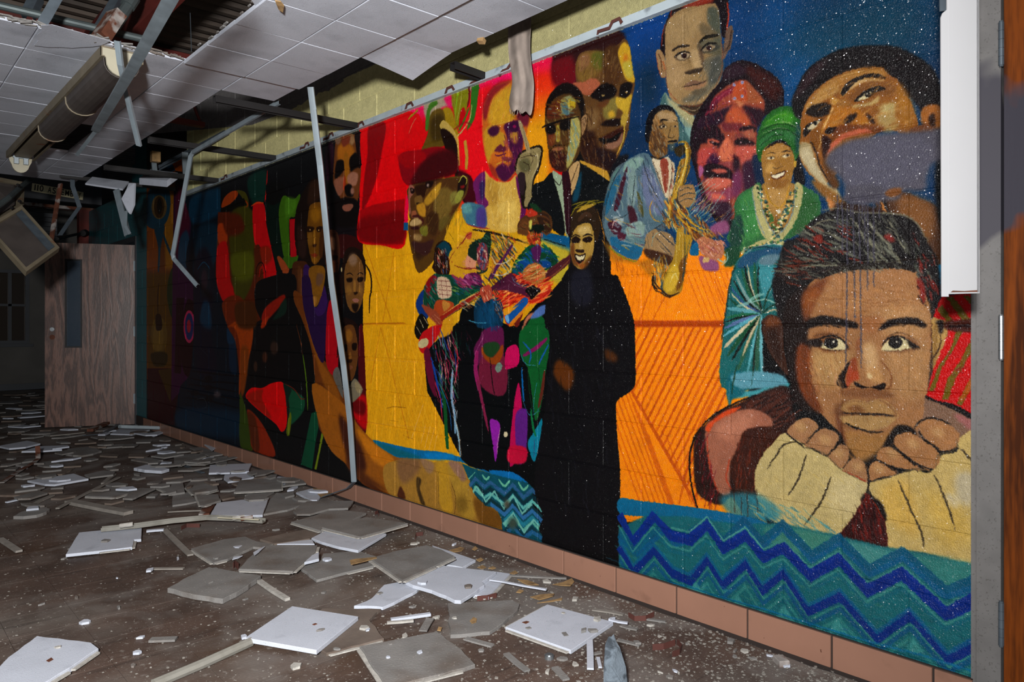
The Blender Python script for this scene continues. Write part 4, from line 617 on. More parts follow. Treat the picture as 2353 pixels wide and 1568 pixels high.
# ---- woman with green headwrap
T(1400, 0, 3.734)
P('110d10', '1560,1200 1640,1200 1650,1400 1680,1568 1600,1600', b=4); P('10223c', '1230,1330 1320,1380 1340,1568 1260,1568', b=8)
P('1d5a1e', '1268,1340 1265,1200 1305,1060 1390,955 1510,908 1620,955 1655,1060 1645,1260 1590,1390 1570,1290 1490,1205 1400,1220 1330,1290 1305,1390', b=2); P('2f7c1c', '1320,1080 1420,980 1520,950 1600,1000 1560,1060 1420,1080', b=14); P('3a8a20', '1480,960 1560,980 1560,1060 1480,1050', b=10); P('2c6a34', '1290,1200 1420,1130 1560,1130 1620,1200 1560,1200 1420,1170 1300,1280', b=8); P('17403a', '1600,1080 1650,1080 1640,1260 1600,1320', b=8)
LS('0e3014', 9, '1300,1130 1420,1070 1540,1070 1640,1120', '1285,1200 1400,1120 1520,1110 1630,1180', '1290,1260 1400,1170 1500,1160'); LS('a8b888', 5, '1310,1100 1440,1050 1560,1060 1640,1140', '1290,1160 1420,1100 1540,1105', a=.8); LS('78b040', 8, '1340,1060 1440,990 1540,980', a=.6)
P('9c6c2c', '1308,1310 1390,1230 1490,1212 1565,1290 1592,1400 1560,1568 1570,1700 1500,1740 1400,1730 1360,1620 1330,1560 1310,1440', b=1); P('b88644', '1340,1300 1440,1250 1540,1290 1540,1340 1360,1350', b=14); P('140c0a', '1330,1290 1400,1225 1490,1206 1560,1270 1480,1225 1400,1245'); P('c09048', '1360,1400 1420,1420 1400,1480 1340,1470', b=8); L('24160c', 8, '1345,1330 1390,1310 1430,1318'); L('24160c', 8, '1470,1310 1520,1295 1560,1300'); P('e0cca0', '1350,1360 1390,1342 1420,1355 1390,1372', b=1); E('1a100c', 1388, 1356, 10, 11); P('e0cca0', '1480,1345 1520,1325 1550,1335 1520,1352', b=1); E('1a100c', 1525, 1336, 10, 11); LS('24160c', 4, '1345,1358 1385,1340 1425,1352', '1475,1345 1518,1322 1555,1332', '1400,1430 1425,1450 1455,1440 1490,1425', '1450,1330 1460,1400'); P('4a1c10', '1390,1500 1440,1490 1510,1465 1500,1510 1440,1545 1400,1535', b=1); P('e8dcb8', '1395,1505 1445,1495 1502,1475 1490,1505 1440,1530 1405,1525', b=1); L('1a0e0a', 5, '1385,1500 1440,1490 1512,1462'); E('c89a2c', 1595, 1410, 12, 30); E('b88a3c', 1360, 1330, 40, 14, b=8, a=.5)
T(1350, 380, 3.734)
P('2a6236', '1490,170 1400,190 1310,250 1260,340 1260,480 1220,560 1200,640 1300,720 1340,760 1500,700 1600,650 1700,640 1860,560 1990,480 1990,280 1900,200 1780,160 1700,300 1620,600 1500,560', b=2); P('3a8040', '1300,300 1420,220 1460,420 1480,600 1340,640 1320,480', b=18); P('1a3c30', '1240,480 1320,430 1340,620 1260,760 1220,680', b=8); P('2a5a2c', '1800,280 1900,240 1980,400 1860,560 1740,600 1790,480', b=10); P('164028', '1180,720 1300,700 1290,840 1180,870 1190,800', b=5); HT('4a9a4a 1c4a2c 6a9a3c 2a6a5a', 7, '1270,300 1420,200 1480,620 1330,700 1230,640', 70, 90, 50, .5, 43)
P('9c7034', '1520,150 1740,150 1780,200 1760,400 1690,560 1620,600 1560,520 1500,380 1490,240', b=2); P('b88a48', '1540,220 1720,220 1700,420 1640,400 1560,380', b=18); P('8a5a24', '1560,130 1720,120 1680,190 1590,190', b=6); LS('c89018', 10, '1515,170 1560,300 1640,370', '1730,170 1700,300 1645,370', a=.9); L('8a6410', 5, '1525,200 1580,320 1640,376'); Q('d8d0b8', '1640,375 1660,397 1640,420 1620,397'); LS('3c2010', 6, '1620,420 1600,520 1590,580', '1625,430 1650,520 1620,600'); P('7a4a20', '1600,480 1640,480 1630,600 1610,600', b=5)
P('b0a86c', '1420,190 1480,185 1500,380 1560,520 1620,600 1600,660 1500,600 1440,420', b=1); P('b0a86c', '1780,160 1850,200 1810,420 1740,560 1640,660 1610,620 1700,520 1770,380', b=1); P('b0a86c', '1600,640 1500,640 1340,720 1320,760 1400,740 1600,690 1680,680 1680,650', b=1)
_r = np.random.RandomState(5)
for _q in range(330):
    _u = _r.rand(); _side = _r.randint(3)
    if _side == 0: _x, _y = 1440+_u*150+_r.rand()*50, 190+_u*430
    elif _side == 1: _x, _y = 1820-_u*190-_r.rand()*55, 190+_u*440
    else: _x, _y = 1340+_u*320, 730-_u*70+_r.rand()*40-20
    E(('16241a', '3a6a2c', 'e8d8a0', '2a5a5a', 'd8b060')[_q % 5], _x, _y, 7+_r.rand()*8, 6+_r.rand()*7)
LS('7c8c8c', 10, '1485,190 1500,380 1560,520 1620,605', '1785,170 1760,400 1690,540 1610,610', '1410,200 1450,440 1520,600', '1600,680 1620,610')
# hand with bracelet
P('b06a48', '935,660 1000,610 1080,640 1160,660 1170,760 1110,820 1040,800 960,740', b=2); P('8a4a70', '960,780 1040,800 1120,830 1120,900 1040,910 980,880', b=4); HT('d89a70 e0a898 8a3a3c c8684c', 9, '940,650 1160,660 1150,780 980,760', 45, 80, 34, .8, 44); LS('4a1c24', 7, '960,680 1000,640', '1000,700 1050,650', '1030,760 1100,680', '1090,790 1150,720'); P('c8a060', '1000,790 1050,800 1030,835 990,830', b=1); LS('8fb4b0', 9, '1180,760 1170,830 1110,800', '1195,740 1200,810 1150,860'); P('0a5a86', '890,700 940,660 950,770 880,765', b=2)
# ---- striped dress
P('176060', '1340,760 1440,700 1600,680 1690,700 1680,800 1600,900 1590,1100 1650,1300 1560,1300 1500,1400 1500,1700 1480,1900 1150,1900 1160,1500 1190,1240 1220,1000 1260,860', b=1); P('3a8c94', '1460,840 1600,860 1580,1060 1520,1140 1480,1000', b=3); P('1d4a6a', '1330,780 1450,730 1660,700 1640,780 1500,780 1420,860 1290,880', b=4); P('5a7a86', '1490,790 1640,760 1600,850 1480,850', b=5); LS('86a0a0', 8, '1340,770 1450,700 1600,680 1680,700', '1500,690 1400,720'); L('0c2c3c', 10, '1400,720 1500,700 1640,720')
for _k, (_c, _w, _x0, _y0) in enumerate((('1c5434', 30, 1430, 830), ('0c120e', 16, 1465, 840), ('c8b890', 18, 1370, 850), ('0c120e', 22, 1345, 860), ('1c5434', 30, 1320, 880), ('7a9a94', 26, 1270, 930), ('0d1410', 20, 1250, 980), ('d0bc94', 16, 1225, 1090), ('2c4a80', 18, 1225, 1040), ('16402c', 22, 1210, 1140))):
    L(_c, _w, [(_x0, _y0), ((_x0+1500)/2-18, (_y0+1270)/2+30), (1500, 1272)], .95, taper=.75)
for _k, (_c, _w, _x0, _y0) in enumerate((('5aa0a8', 36, 1195, 1230), ('17603c', 26, 1185, 1310), ('0d1410', 16, 1180, 1345), ('5a70a0', 30, 1175, 1400), ('58a8b8', 30, 1165, 1470), ('d8c49c', 34, 1170, 1570), ('15482c', 40, 1200, 1640), ('0d1410', 24, 1240, 1680), ('2a5a40', 40, 1290, 1760), ('c8b48c', 22, 1330, 1640), ('5aa8b0', 26, 1370, 1800), ('0d1410', 26, 1420, 1780), ('2c5a44', 44, 1450, 1800), ('6ab0b8', 30, 1500, 1820))):
    L(_c, _w, [(_x0, _y0), ((_x0+1490)/2-6, (_y0+1285)/2-14), (1492, 1285)], .95, taper=.7)
L('8ac0b4', 30, '1280,1210 1360,1190 1440,1130 1520,1100', .7); L('8ab8a8', 12, '1400,1180 1520,1150 1620,1190');
LS('cdb48a', 14, '1520,1270 1600,1240 1640,1260', a=.9); LS('123424', 14, '1500,1268 1560,1220 1640,1180', '1510,1250 1540,1120 1600,1000'); L('0f2c2c', 14, '1150,1500 1190,1240 1225,1000 1270,860', taper=.3)
T(1550, 880, 2.279)
P('3f98a0', '270,60 330,40 420,40 560,-10 600,20 520,40 400,70 330,80', b=2); P('10606c', '270,0 310,-60 380,-40 360,60 300,90 285,130', b=2)
P('5a98a8', '300,-40 420,-60 560,-40 580,10 420,30 320,20', b=3); LS('1a4030', 8, '330,-100 310,-20 300,60', '420,-120 400,20')
# ---- large face looking up, top right
T(1800, 0, 3.266)
P('141012', '60,790 110,640 180,520 300,430 430,370 560,345 700,338 850,350 960,400 1080,470 1150,560 1190,700 1200,900 1100,960 900,700 400,700 150,900', b=6); P('2c1c20', '80,720 200,520 330,440 260,560 140,700', b=14)
P('8c521c', '130,900 170,770 240,680 350,590 500,530 620,505 730,505 790,560 860,600 900,700 940,740 990,850 1010,940 960,1000 900,1010 700,1000 300,1400 240,1350 150,1250 118,1130 130,1000', b=2)
P('a87434', '250,680 400,580 560,520 720,515 780,570 600,590 450,620 300,720', b=14); P('b08040', '170,790 250,700 380,640 420,680 300,760 190,830', b=8); LS('c89a58', 9, '330,620 460,560 600,530', '260,700 400,620', '180,780 300,720 400,690', '150,890 175,800', a=.7); P('c29a60', '420,700 480,620 600,590 730,590 750,610 600,620 480,690', b=5)
P('1b130f', '430,700 470,630 560,575 680,550 770,580 740,590 640,580 540,620 480,690 450,720', b=2); P('1a120e', '170,850 200,800 300,770 360,790 340,860 280,880 200,870', b=5); P('7a4a20', '490,740 560,650 700,610 850,660 830,720 700,720 560,760', b=8); P('17110f', '530,760 600,690 700,645 770,670 700,690 640,730 570,760', b=2); P('d8c898', '560,750 620,700 660,690 640,730 590,752', b=1); E('15100e', 635, 708, 24, 20); E('e8e0c8', 628, 702, 5, 6)
P('b8985c', '520,790 640,770 720,720 700,780 600,800 540,815', b=6); P('8c5a24', '380,770 460,745 520,790 430,800', b=4); P('c08a3c', '350,720 400,740 420,760 370,790', b=4); P('b8a468', '720,800 840,770 830,860 760,870', b=14); P('a88a50', '700,860 830,860 860,950 760,990', b=16); P('9c6420', '860,620 950,740 990,880 930,960 870,900 850,760', b=14)
P('a86418', '300,960 340,860 380,800 520,810 590,840 640,900 560,950 420,940 350,1010', b=8); P('1c0f0a', '450,920 490,870 550,850 540,890 480,930', b=3); P('1a0f0c', '310,985 350,955 420,960 370,1000 320,1005', b=2); P('231410', '620,850 670,880 690,930 650,910', b=5); L('e0b070', 14, '375,800 340,880 300,970'); LS('c8903c', 8, '290,1000 300,950 350,860', '520,940 620,920 650,940', a=.8); P('6a3414', '420,940 640,940 760,960 700,1000 460,1000 360,1060', b=8)
P('19130f', '150,980 190,930 300,890 250,930 200,990 155,1030', b=2); P('c8b890', '180,960 260,905 270,925 215,975', b=1); E('14100e', 240, 925, 16, 18); P('7a4818', '200,1010 260,960 290,1060 240,1150 200,1100', b=8); L('cca060', 8, '275,1010 280,1060 260,1130')
P('b85a3c', '350,1090 420,1020 500,985 600,965 670,990 600,1000 460,1040 380,1110 330,1170', b=3); P('2a1410', '290,1030 360,1050 320,1170 300,1200', b=5)
P('a89468', '120,1080 200,1080 240,1200 330,1380 400,1420 420,1480 300,1400 200,1290 130,1180', b=6); P('c0b088', '130,1130 200,1120 260,1260 340,1400 260,1350 160,1230', b=12); L('211611', 12, '200,1060 250,1150 280,1260 380,1420'); P('8a5a24', '210,1350 320,1400 430,1480 500,1560 420,1540 280,1460', b=10); P('5a3414', '290,1190 380,1300 420,1400 360,1400', b=10)
P('9c5c24', '1025,860 1060,800 1120,785 1180,810 1200,960 1100,980 1050,940', b=3); P('2a1810', '1090,880 1130,850 1140,940 1100,950', b=4); P('6a3a1c', '960,960 1060,930 1150,960 1200,980 1100,1000 960,1000', b=6)
P('4a2c18', '700,1480 900,1440 1000,1480 1150,1550 1250,1700 1300,1900 1100,2000 900,1900 740,1700', b=5); P('7a4c24', '860,1480 1000,1480 1120,1560 1100,1800 900,1700', b=24); P('c07a40', '320,1480 420,1560 480,1700 440,1720 360,1600', b=3); P('14100f', '720,1470 760,1470 800,1600 900,1700 860,1720 760,1600', b=5); L('c07838', 20, '730,1500 790,1640 860,1690'); P('2a1810', '380,1540 700,1560 900,1740 500,1800', b=10)
P('0c1014', '1160,1050 1220,1000 1230,1800 1140,1500', b=12)
# grey overspray and drips
P('4f4c57', '320,1180 420,1090 560,1040 800,1000 1000,990 1230,970 1230,1180 1110,1230 1080,1330 1060,1430 900,1440 860,1500 700,1510 520,1520 480,1470 470,1400 420,1330 330,1250', b=12); P('565463', '420,1120 700,1040 1000,1020 1120,1100 1060,1300 800,1420 520,1470 440,1300', b=30, a=.9); P('4f4c57', '480,1400 740,1400 720,1520 500,1520', b=8); P('7c4a24', '760,1460 800,1420 880,1410 880,1450 820,1480', b=6)
T(1750, 450, 3.136)
P('4f4c57', '610,0 850,0 850,40 620,40', b=2)
for _x, _y, _x2 in ((618, 1245, 606), (660, 905, 672), (700, 1245, 718), (763, 685, 762), (805, 660, 808), (740, 360, 742), (585, 400, 582), (545, 230, 548), (640, 160, 640), (722, 180, 722), (828, 140, 830), (845, 170, 845)): pass
# ---- boy resting his chin on his hands
T(1750, 450, 3.136)
P('161314', '110,840 75,640 110,520 160,340 260,300 360,180 480,110 620,100 800,120 960,130 1100,180 1200,340 1270,480 1290,720 1240,860 1180,800 1120,540 700,500 430,580 330,660 200,800 180,1000 120,950', b=4)
P('9c6a40', '330,650 450,570 600,520 720,530 1000,520 1120,560 1180,700 1215,830 1225,1000 1210,1240 1190,1440 1180,1640 1100,1760 900,1800 700,1790 560,1700 420,1560 300,1400 270,1250 290,1100 260,950 300,780', b=2)
P('1c1210', '180,760 330,640 320,800 350,900 330,1020 360,1100 280,1200 300,1400 380,1560 250,1500 200,1300 170,1100 150,950', b=8); P('6a341a', '300,700 440,600 520,580 400,740 330,900 300,860', b=14); P('8a3c18', '270,1080 350,1120 320,1300 360,1450 420,1560 300,1440 250,1250', b=12); HT('1c100c 7a3a18 a0522a 3a1c10', 9, '260,1150 400,1200 420,1500 330,1480', 70, 80, 50, .7, 45)
P('a87448', '500,560 760,540 1080,560 1150,740 1180,830 900,860 640,820 480,760', b=30); P('b88a58', '760,860 1000,780 1190,830 1190,1000 1000,1060 880,1000', b=30, a=.7); P('b58a54', '380,1120 620,1120 600,1300 520,1380 400,1330', b=30); P('a87a4c', '900,1120 1190,1040 1200,1300 1150,1450 960,1440', b=30); P('9c6238', '680,880 860,860 860,960 780,1000 700,940', b=20); LS('7c4a22', 7, '420,760 600,745 800,775 1000,750', '440,700 560,720 660,710', a=.6); LS('8c5a30', 5, '930,570 1010,575', '840,640 1000,650 1120,640', '500,620 620,600', a=.5); HT('8a5a30 b88c5c 7c4c28', 6, '440,620 1120,600 1180,850 900,900 500,860', 15, 90, 60, .4, 46); HT('b89060 8c5c34 a86c3c', 6, '400,1150 1190,1080 1180,1420 700,1700 420,1450', 60, 70, 70, .35, 47)
P('161010', '320,930 350,890 440,862 560,885 680,915 690,960 600,945 480,930 390,945 330,960', b=3); P('161010', '840,970 900,905 1000,880 1100,880 1170,910 1180,950 1080,930 980,930 880,960', b=3); HT('120c0a 2a1a12', 6, '330,880 680,910 670,950 340,950', 20, 70, 20, .7, 48); HT('120c0a 2a1a12', 6, '860,920 1170,900 1160,940 870,965', -10, 70, 20, .7, 49)
P('7c4c28', '380,1000 500,990 620,1080 640,1110 460,1130 400,1080', b=8); P('d0c090', '430,1090 470,1040 560,1035 610,1100 560,1112 480,1108', b=1); E('130e0e', 500, 1062, 52, 40); E('e8e0c8', 518, 1052, 8, 9); L('120c0b', 14, '330,1060 420,1030 520,1010 600,1060 625,1105'); P('1c1210', '330,1045 420,1035 440,1080 380,1090', b=5); L('3a2014', 5, '440,1108 520,1115 600,1108'); L('4a2c18', 6, '370,1010 480,995 590,1015 660,1080')
P('7c5030', '870,1060 930,1010 1060,1020 1140,1090 1000,1130 880,1110', b=8); P('d4c492', '860,1110 930,1030 1040,1030 1090,1095 1000,1112 900,1120', b=1); E('130e0e', 962, 1060, 52, 42); E('e8e0c8', 975, 1052, 8, 9); L('120c0b', 13, '865,1080 920,1025 1000,1015 1070,1060 1140,1100'); P('18100e', '1040,1050 1140,1095 1080,1100', b=3); L('3a2014', 5, '860,1115 960,1120 1060,1110'); L('4a2c18', 6, '900,1020 1000,985 1120,1040')
P('8a5230', '680,1060 720,1020 710,1120 690,1180', b=5); P('c49a68', '730,1080 810,1070 840,1220 800,1300 750,1240', b=18); P('b88650', '760,1260 840,1240 880,1330 800,1350', b=14); E('d8b884', 778, 1300, 20, 22, b=4); P('a03c1c', '620,1250 680,1230 700,1320 650,1340 610,1390', b=6); P('1a0f0d', '540,1340 580,1260 640,1190 620,1250 600,1330 615,1385 570,1385', b=2); P('170e0c', '660,1335 720,1365 790,1380 880,1350 900,1365 860,1400 780,1385 700,1385', b=2); L('7a4420', 10, '860,1190 930,1280 930,1370 890,1400'); L('c08a5c', 12, '540,1280 530,1350 560,1395'); LS('6a3018', 5, '600,1400 700,1395 860,1405', a=.7)
P('8a3c1c', '640,1190 680,1170 690,1260 650,1250', b=5)
# hair strands
HT('55584c 3c3c38 6c6c5c 0c0a0c 7a2418', 12, '340,250 480,140 640,130 700,480 500,480 240,460 180,420', 25, 130, 110, .85, 50); HT('686a5a 48483e 0c0b0c 85826a', 12, '640,180 960,160 1080,430 880,500 680,440', 55, 150, 110, .85, 51); HT('7a2018 141012 505648 0c0a0a', 12, '1020,200 1230,400 1280,700 1160,780 1120,560', 65, 100, 80, .85, 52); HT('6a2818 14100f 2a1c18 5a5a4c', 10, '130,480 400,400 560,490 420,580 200,660 110,620', 10, 120, 90, .85, 53); LS('76725c', 12, '340,250 420,190 520,170', '420,110 560,90 700,120 960,130 1100,180 1200,330', '480,260 560,320 600,340', a=.8); LS('8c8a70', 10, '830,250 860,290 960,420', '960,260 1040,400', '520,380 600,360', '290,515 400,505 560,500', '640,480 900,460', a=.8); P('7a2418', '370,300 430,280 440,340 400,340', b=3); P('7c2018', '880,290 930,280 960,330 920,330', b=3); P('802018', '1130,600 1180,680 1170,780 1140,700', b=5)
LS('2a1c10', 6, '900,500 1010,465 1280,450', '560,490 900,475', a=.8)
# ears
P('3c2116', '0,940 10,890 60,855 130,880 150,950 160,1100 190,1290 120,1230 60,1150 20,1060', b=2); P('6a3a20', '20,930 60,870 120,890 130,930 60,940', b=8); P('2a1710', '40,1000 100,960 140,1100 130,1200 70,1100', b=10); L('0c0808', 9, '0,900 10,1010 60,1140 170,1290')
P('b48c4c', '1222,900 1260,870 1320,875 1340,930 1330,1050 1290,1170 1240,1270 1235,1180 1228,1000', b=1); P('1a1210', '1260,905 1310,900 1315,950 1290,1000 1270,960', b=3); P('8a6430', '1240,960 1270,950 1260,1180 1240,1230', b=4); L('2a140c', 8, '1290,1000 1280,1100 1230,1180'); L('3a1a10', 6, '1222,900 1225,1100 1220,1290')
# right red and olive stripes
T(2100, 560, 3.565)
Q('c00408', '225,430 560,395 570,1460 100,1250 150,1060 275,760 280,640 160,600')
_OL = '665208'
for _s in ('265,440 320,432 470,635 395,640', '400,430 455,425 560,560 560,600', '190,540 230,500 320,630 270,640', '350,712 405,705 330,860 240,1000 160,1210 120,1210 200,1010 300,860', '500,720 545,715 560,760 430,960 330,1130 280,1280 230,1280 270,1120 380,960', '560,990 560,1110 460,1200 390,1330 350,1310 420,1180 500,1050', '560,1290 560,1360 520,1400 500,1380'): Q(_OL, _s, b=2)
Q('a85008', '500,1040 560,980 560,1050 400,1290 370,1290', b=4); LS('9a5a0c', 9, '470,640 360,500', '400,960 330,1100', '430,900 500,760', a=.6); P('3c1408', '270,635 560,625 565,720 280,712', b=4); Q('1c0808', '280,668 560,660 560,685 280,690', b=3); HT('8a0408 d81010 5a0408', 5, '250,880 420,900 420,1100 250,1100', -30, 50, 36, .6, 54)
P('7c5c48', '100,1262 200,1300 330,1340 420,1390 560,1480 560,1600 60,1600 80,1400', b=3); P('a0605c', '330,1400 430,1420 550,1500 540,1560 420,1500', b=10); P('0f0a0a', '100,1250 200,1285 330,1320 430,1370 560,1450 560,1475 420,1415 320,1360 200,1310 100,1268')
# mouth, chin and hands
T(1550, 880, 2.279)
P('6a4024', '840,130 920,90 1010,100 1080,90 1160,150 1150,190 1060,240 960,250 880,220', b=8); P('a27846', '870,130 930,95 1010,105 1070,90 1140,140 1150,170 1040,160 900,155', b=3); P('a9824e', '860,180 960,170 1060,175 1160,180 1110,230 1020,250 920,230', b=3); L('b48c54', 4, '870,120 940,88 1010,102 1080,85 1150,135 1165,180 1090,240'); L('1c1210', 10, '880,158 960,162 1020,165 1080,165 1148,175'); L('0e0a0a', 12, '890,210 960,240 1040,260 1100,255', taper=.9); HT('8a5c30 b48a52', 5, '900,175 1120,180 1100,230 960,235', 85, 30, 24, .35, 55); P('7a4c26', '900,130 960,120 1000,150 940,158', b=6); P('9c6c38', '880,260 1100,270 1180,210 1140,300 1000,410 920,390', b=12); P('5a2c18', '840,140 880,240 900,330 860,260', b=8)
P('2a1612', '120,580 100,400 110,270 160,220 230,150 330,110 480,40 590,20 620,150 640,230 560,300 460,340 420,520 440,680 380,720 300,600 240,640', b=3); P('4a241a', '360,110 560,40 600,150 520,200 480,170', b=10); HT('2a1410 6a3424 140c0c', 8, '330,110 600,30 640,200 540,250', 150, 110, 60, .7, 56); P('a06048', '160,240 220,190 320,150 420,140 500,180 510,230 420,240 380,300 340,400 290,470 290,580 230,570 180,440', b=3); P('b87458', '200,240 320,170 420,160 380,260 280,300', b=16); P('d8481c', '165,230 260,150 350,125 300,160 210,210 180,260', b=4); LS('b8381c', 9, '170,260 180,420 230,580', '290,400 270,500 300,560', '420,500 415,580', a=.8); P('38180e', '370,250 500,230 560,280 460,380 410,500 430,600 330,560 290,440 330,340', b=4); HT('7a2a18 38180e 5a2414', 7, '310,300 540,260 440,480 420,620 320,580', 95, 80, 50, .7, 57); HT('6a1420 2a1014 8a1c1c', 6, '110,280 160,260 200,480 240,640 150,640', 100, 100, 40, .7, 58); L('0e0a0a', 11, '110,270 80,380 85,520 120,660', taper=.3); L('0e0a0a', 9, '110,270 180,190 290,120 440,60')
P('140d0b', '700,160 760,230 860,260 900,330 1000,430 1080,350 1130,260 1180,220 1250,240 1260,280 1130,330 1020,450 1010,560 990,560 980,440 880,340 760,260', b=3)
P('c3ad70', '580,265 700,340 800,390 900,460 1005,520 1010,580 960,680 870,800 740,780 600,760 480,700 430,600 420,480 460,380 520,310', b=1); P('c4a864', '1020,525 1140,490 1250,460 1340,470 1400,380 1480,360 1490,290 1600,300 1600,950 1540,950 1300,890 1110,860 1090,720 1030,580', b=1)
P('cfbb84', '860,480 1000,530 1000,580 940,700 800,640', b=24); P('d0a850', '1080,560 1220,520 1280,800 1120,720', b=24); P('bcae8c', '1480,470 1590,500 1560,640 1480,620', b=14); P('c8bca0', '1420,580 1480,600 1480,660 1430,640', b=6); P('c9a040', '1300,560 1480,640 1560,800 1400,860', b=30, a=.6); HT('b09450 d8c480 c8aa58', 7, '450,400 980,520 860,780 500,680', 40, 60, 50, .4, 59); HT('b8984a d8c078 c8a850', 7, '1040,540 1590,330 1590,930 1130,840', 60, 60, 50, .4, 60)
for _s in ('590,260 640,200 700,183 745,215 750,240 700,290 680,320', '680,325 740,260 790,240 850,265 855,300 800,380 740,350', '800,385 850,330 900,330 915,380 880,450', '885,455 930,400 970,400 1005,440 1010,520 950,490'): P('a1714a', _s, b=1)
for _s in ('1025,510 1020,440 1060,410 1110,430 1170,475 1080,495', '1060,400 1080,345 1130,335 1190,380 1270,430 1340,460 1230,455 1150,440', '1150,320 1160,280 1230,260 1330,320 1390,380 1360,450 1270,420 1200,370', '1290,260 1290,210 1350,190 1430,215 1490,265 1480,330 1440,350 1380,350'): P('a06d42', _s, b=1)
for _x, _y in ((660, 230), (790, 300), (860, 370), (960, 440), (1070, 450), (1140, 370), (1250, 320), (1380, 260)): E('b88a58', _x, _y, 34, 24, ang=30, b=10)
LS('16100d', 9, '585,265 640,310 680,340', '690,320 740,255', '800,380 850,330 870,280', '880,450 920,400', '1005,440 1018,520 1008,580', '1170,475 1090,420 1050,400', '1340,470 1230,410 1170,350', '1390,350 1310,300 1280,250', '1250,240 1290,200 1360,185 1450,220', '1120,330 1150,280 1200,250', taper_ := '880,460 920,475') if False else LS('16100d', 9, '585,265 640,310 680,340', '690,320 740,255', '800,380 850,330 870,280', '880,450 920,400', '1005,440 1018,520 1008,580', '1170,475 1090,420 1050,400', '1340,470 1230,410 1170,350', '1390,350 1310,300 1280,250', '1250,240 1290,200 1360,185 1450,220', '1120,330 1150,280 1200,250')
LS('5a4a30', 6, '680,340 760,360 800,385 880,460 1000,520', '1030,520 1140,490 1260,450 1350,470', '1370,450 1380,380 1470,350 1480,290', a=.9); L('a03018', 5, '880,460 950,490 1005,520')
LS('33291c', 9, '485,450 540,370 570,325 640,308', '690,375 650,500 595,590', '820,490 770,620 680,745', '1170,510 1230,650 1290,780 1305,860', '1360,480 1420,620 1470,770', '1490,340 1560,410 1600,480')
P('150e0c', '1005,580 980,630 1100,730 1090,640', b=3); P('3c0f0c', '1010,582 1050,640 1100,720 1115,865 1060,850 1000,830 890,815 860,800 930,710 970,640', b=1); HT('6a1a14 1c0a0a 8a2418 2a0c0a', 8, '1010,600 1090,720 1100,850 890,800', 80, 100, 60, .7, 61); LS('8a2814', 5, '1010,585 1060,650 1090,720', '1000,600 960,680')
# ---- water: scumbled teal and zigzags
P('2a8090', '240,600 420,580 560,680 500,720 380,720 300,700', b=12, a=.8); HT('3a98a8 2a7888 c0ac68', 7, '380,600 700,680 860,790 560,760 440,720', 35, 90, 60, .6, 62); LS('38180e', 12, '310,560 315,680', '380,580 385,720', '430,560 435,680', '350,600 350,700', a=.8)
Q('05608c', '-160,620 150,660 330,690 420,710 500,740 860,800 860,860 -160,740'); P('07628a', '-288,606 -160,622 120,660 60,710 -160,700 -288,684', b=1)
Q('17626a', '-292,760 -160,700 60,700 330,740 560,735 860,800 1100,860 1300,890 1540,945 1600,960 1600,1700 -292,1300', b=2); HT('1f7078 0f4c5c 2a7470 0b4a64 3a7c6c', 14, '-330,800 330,760 1590,980 1590,1520 900,1330 -330,1050', 20, 120, 160, .45, 63)
P('4a8a70', '470,760 680,770 850,820 740,880 560,880', b=10, a=.7); P('4a9088', '900,830 1090,870 1180,900 1020,970 940,880', b=10, a=.8); P('3c8478', '1230,900 1560,950 1590,1040 1440,1090 1330,980', b=12, a=.7)
_Z = [[(-290, 790), (-200, 880), (-60, 760), (0, 830), (85, 800), (165, 735), (260, 840), (370, 725), (460, 840), (565, 745), (720, 910), (862, 820), (1020, 985), (1195, 895), (1420, 1100), (1600, 1040)],
      [(-290, 690), (-215, 830), (-110, 700), (-20, 800), (80, 825), (170, 745), (255, 870), (370, 800), (465, 915), (570, 865), (710, 1010), (860, 925), (1010, 1090), (1190, 1000), (1420, 1210), (1600, 1130)],
      [(-292, 860), (-215, 990), (-110, 880), (-10, 1000), (80, 1040), (170, 930), (250, 1060), (370, 950), (460, 1090), (570, 1000), (700, 1200), (865, 1120), (1060, 1340), (1230, 1220), (1430, 1450), (1600, 1360)]]
L('064f72', 66, _Z[0], .9, n=1, taper=0)
L('05588a', 30, [(x, y+25) for x, y in _Z[0]], .6, n=1, taper=0)
L('3f8880', 13, [(x, y-42) for x, y in _Z[1]][3:], .9, n=1, taper=0); L('58a096', 6, [(x, y-44) for x, y in _Z[1]][4:9], .9, n=1, taper=0)
L('052c86', 66, _Z[1], 1, n=1, taper=0); L('042470', 30, [(x, y+8) for x, y in _Z[1]], .5, n=1, taper=0)
L('3c8a84', 13, [(x-4, y+56) for x, y in _Z[1]], .8, n=1, taper=0); L('0f6078', 22, [(x, y+80) for x, y in _Z[1]], .5, n=1, taper=0)
L('052a7a', 56, _Z[2], 1, n=1, taper=0); L('0a5a88', 24, [(x, y-34) for x, y in _Z[2]], .8, n=1, taper=0); L('3c8880', 10, [(x+8, y+42) for x, y in _Z[2]], .8, n=1, taper=0); L('0b4c80', 26, [(x+4, y+66) for x, y in _Z[2]], .7, n=1, taper=0); L('3a8c84', 22, [(x, y+120) for x, y in _Z[2]], .6, n=1, taper=0)
for _x, _y in ((110, 1080), (330, 1150), (570, 1200), (850, 1270), (1250, 1370)): Q('3f9490', [(_x-46, _y+40), (_x, _y-40), (_x+60, _y+50)], b=3, a=.8)
HT('2a7a9a 0a3c70 1a5a6a', 8, '-330,900 1590,1300 1590,1500 900,1330 -330,1050', 10, 80, 60, .4, 64)
L('0a6a98', 10, '-340,1040 0,1055 230,1120 480,1190 720,1265 1000,1350 1300,1430 1590,1520', .8, taper=0)
T(2100, 560, 3.565)
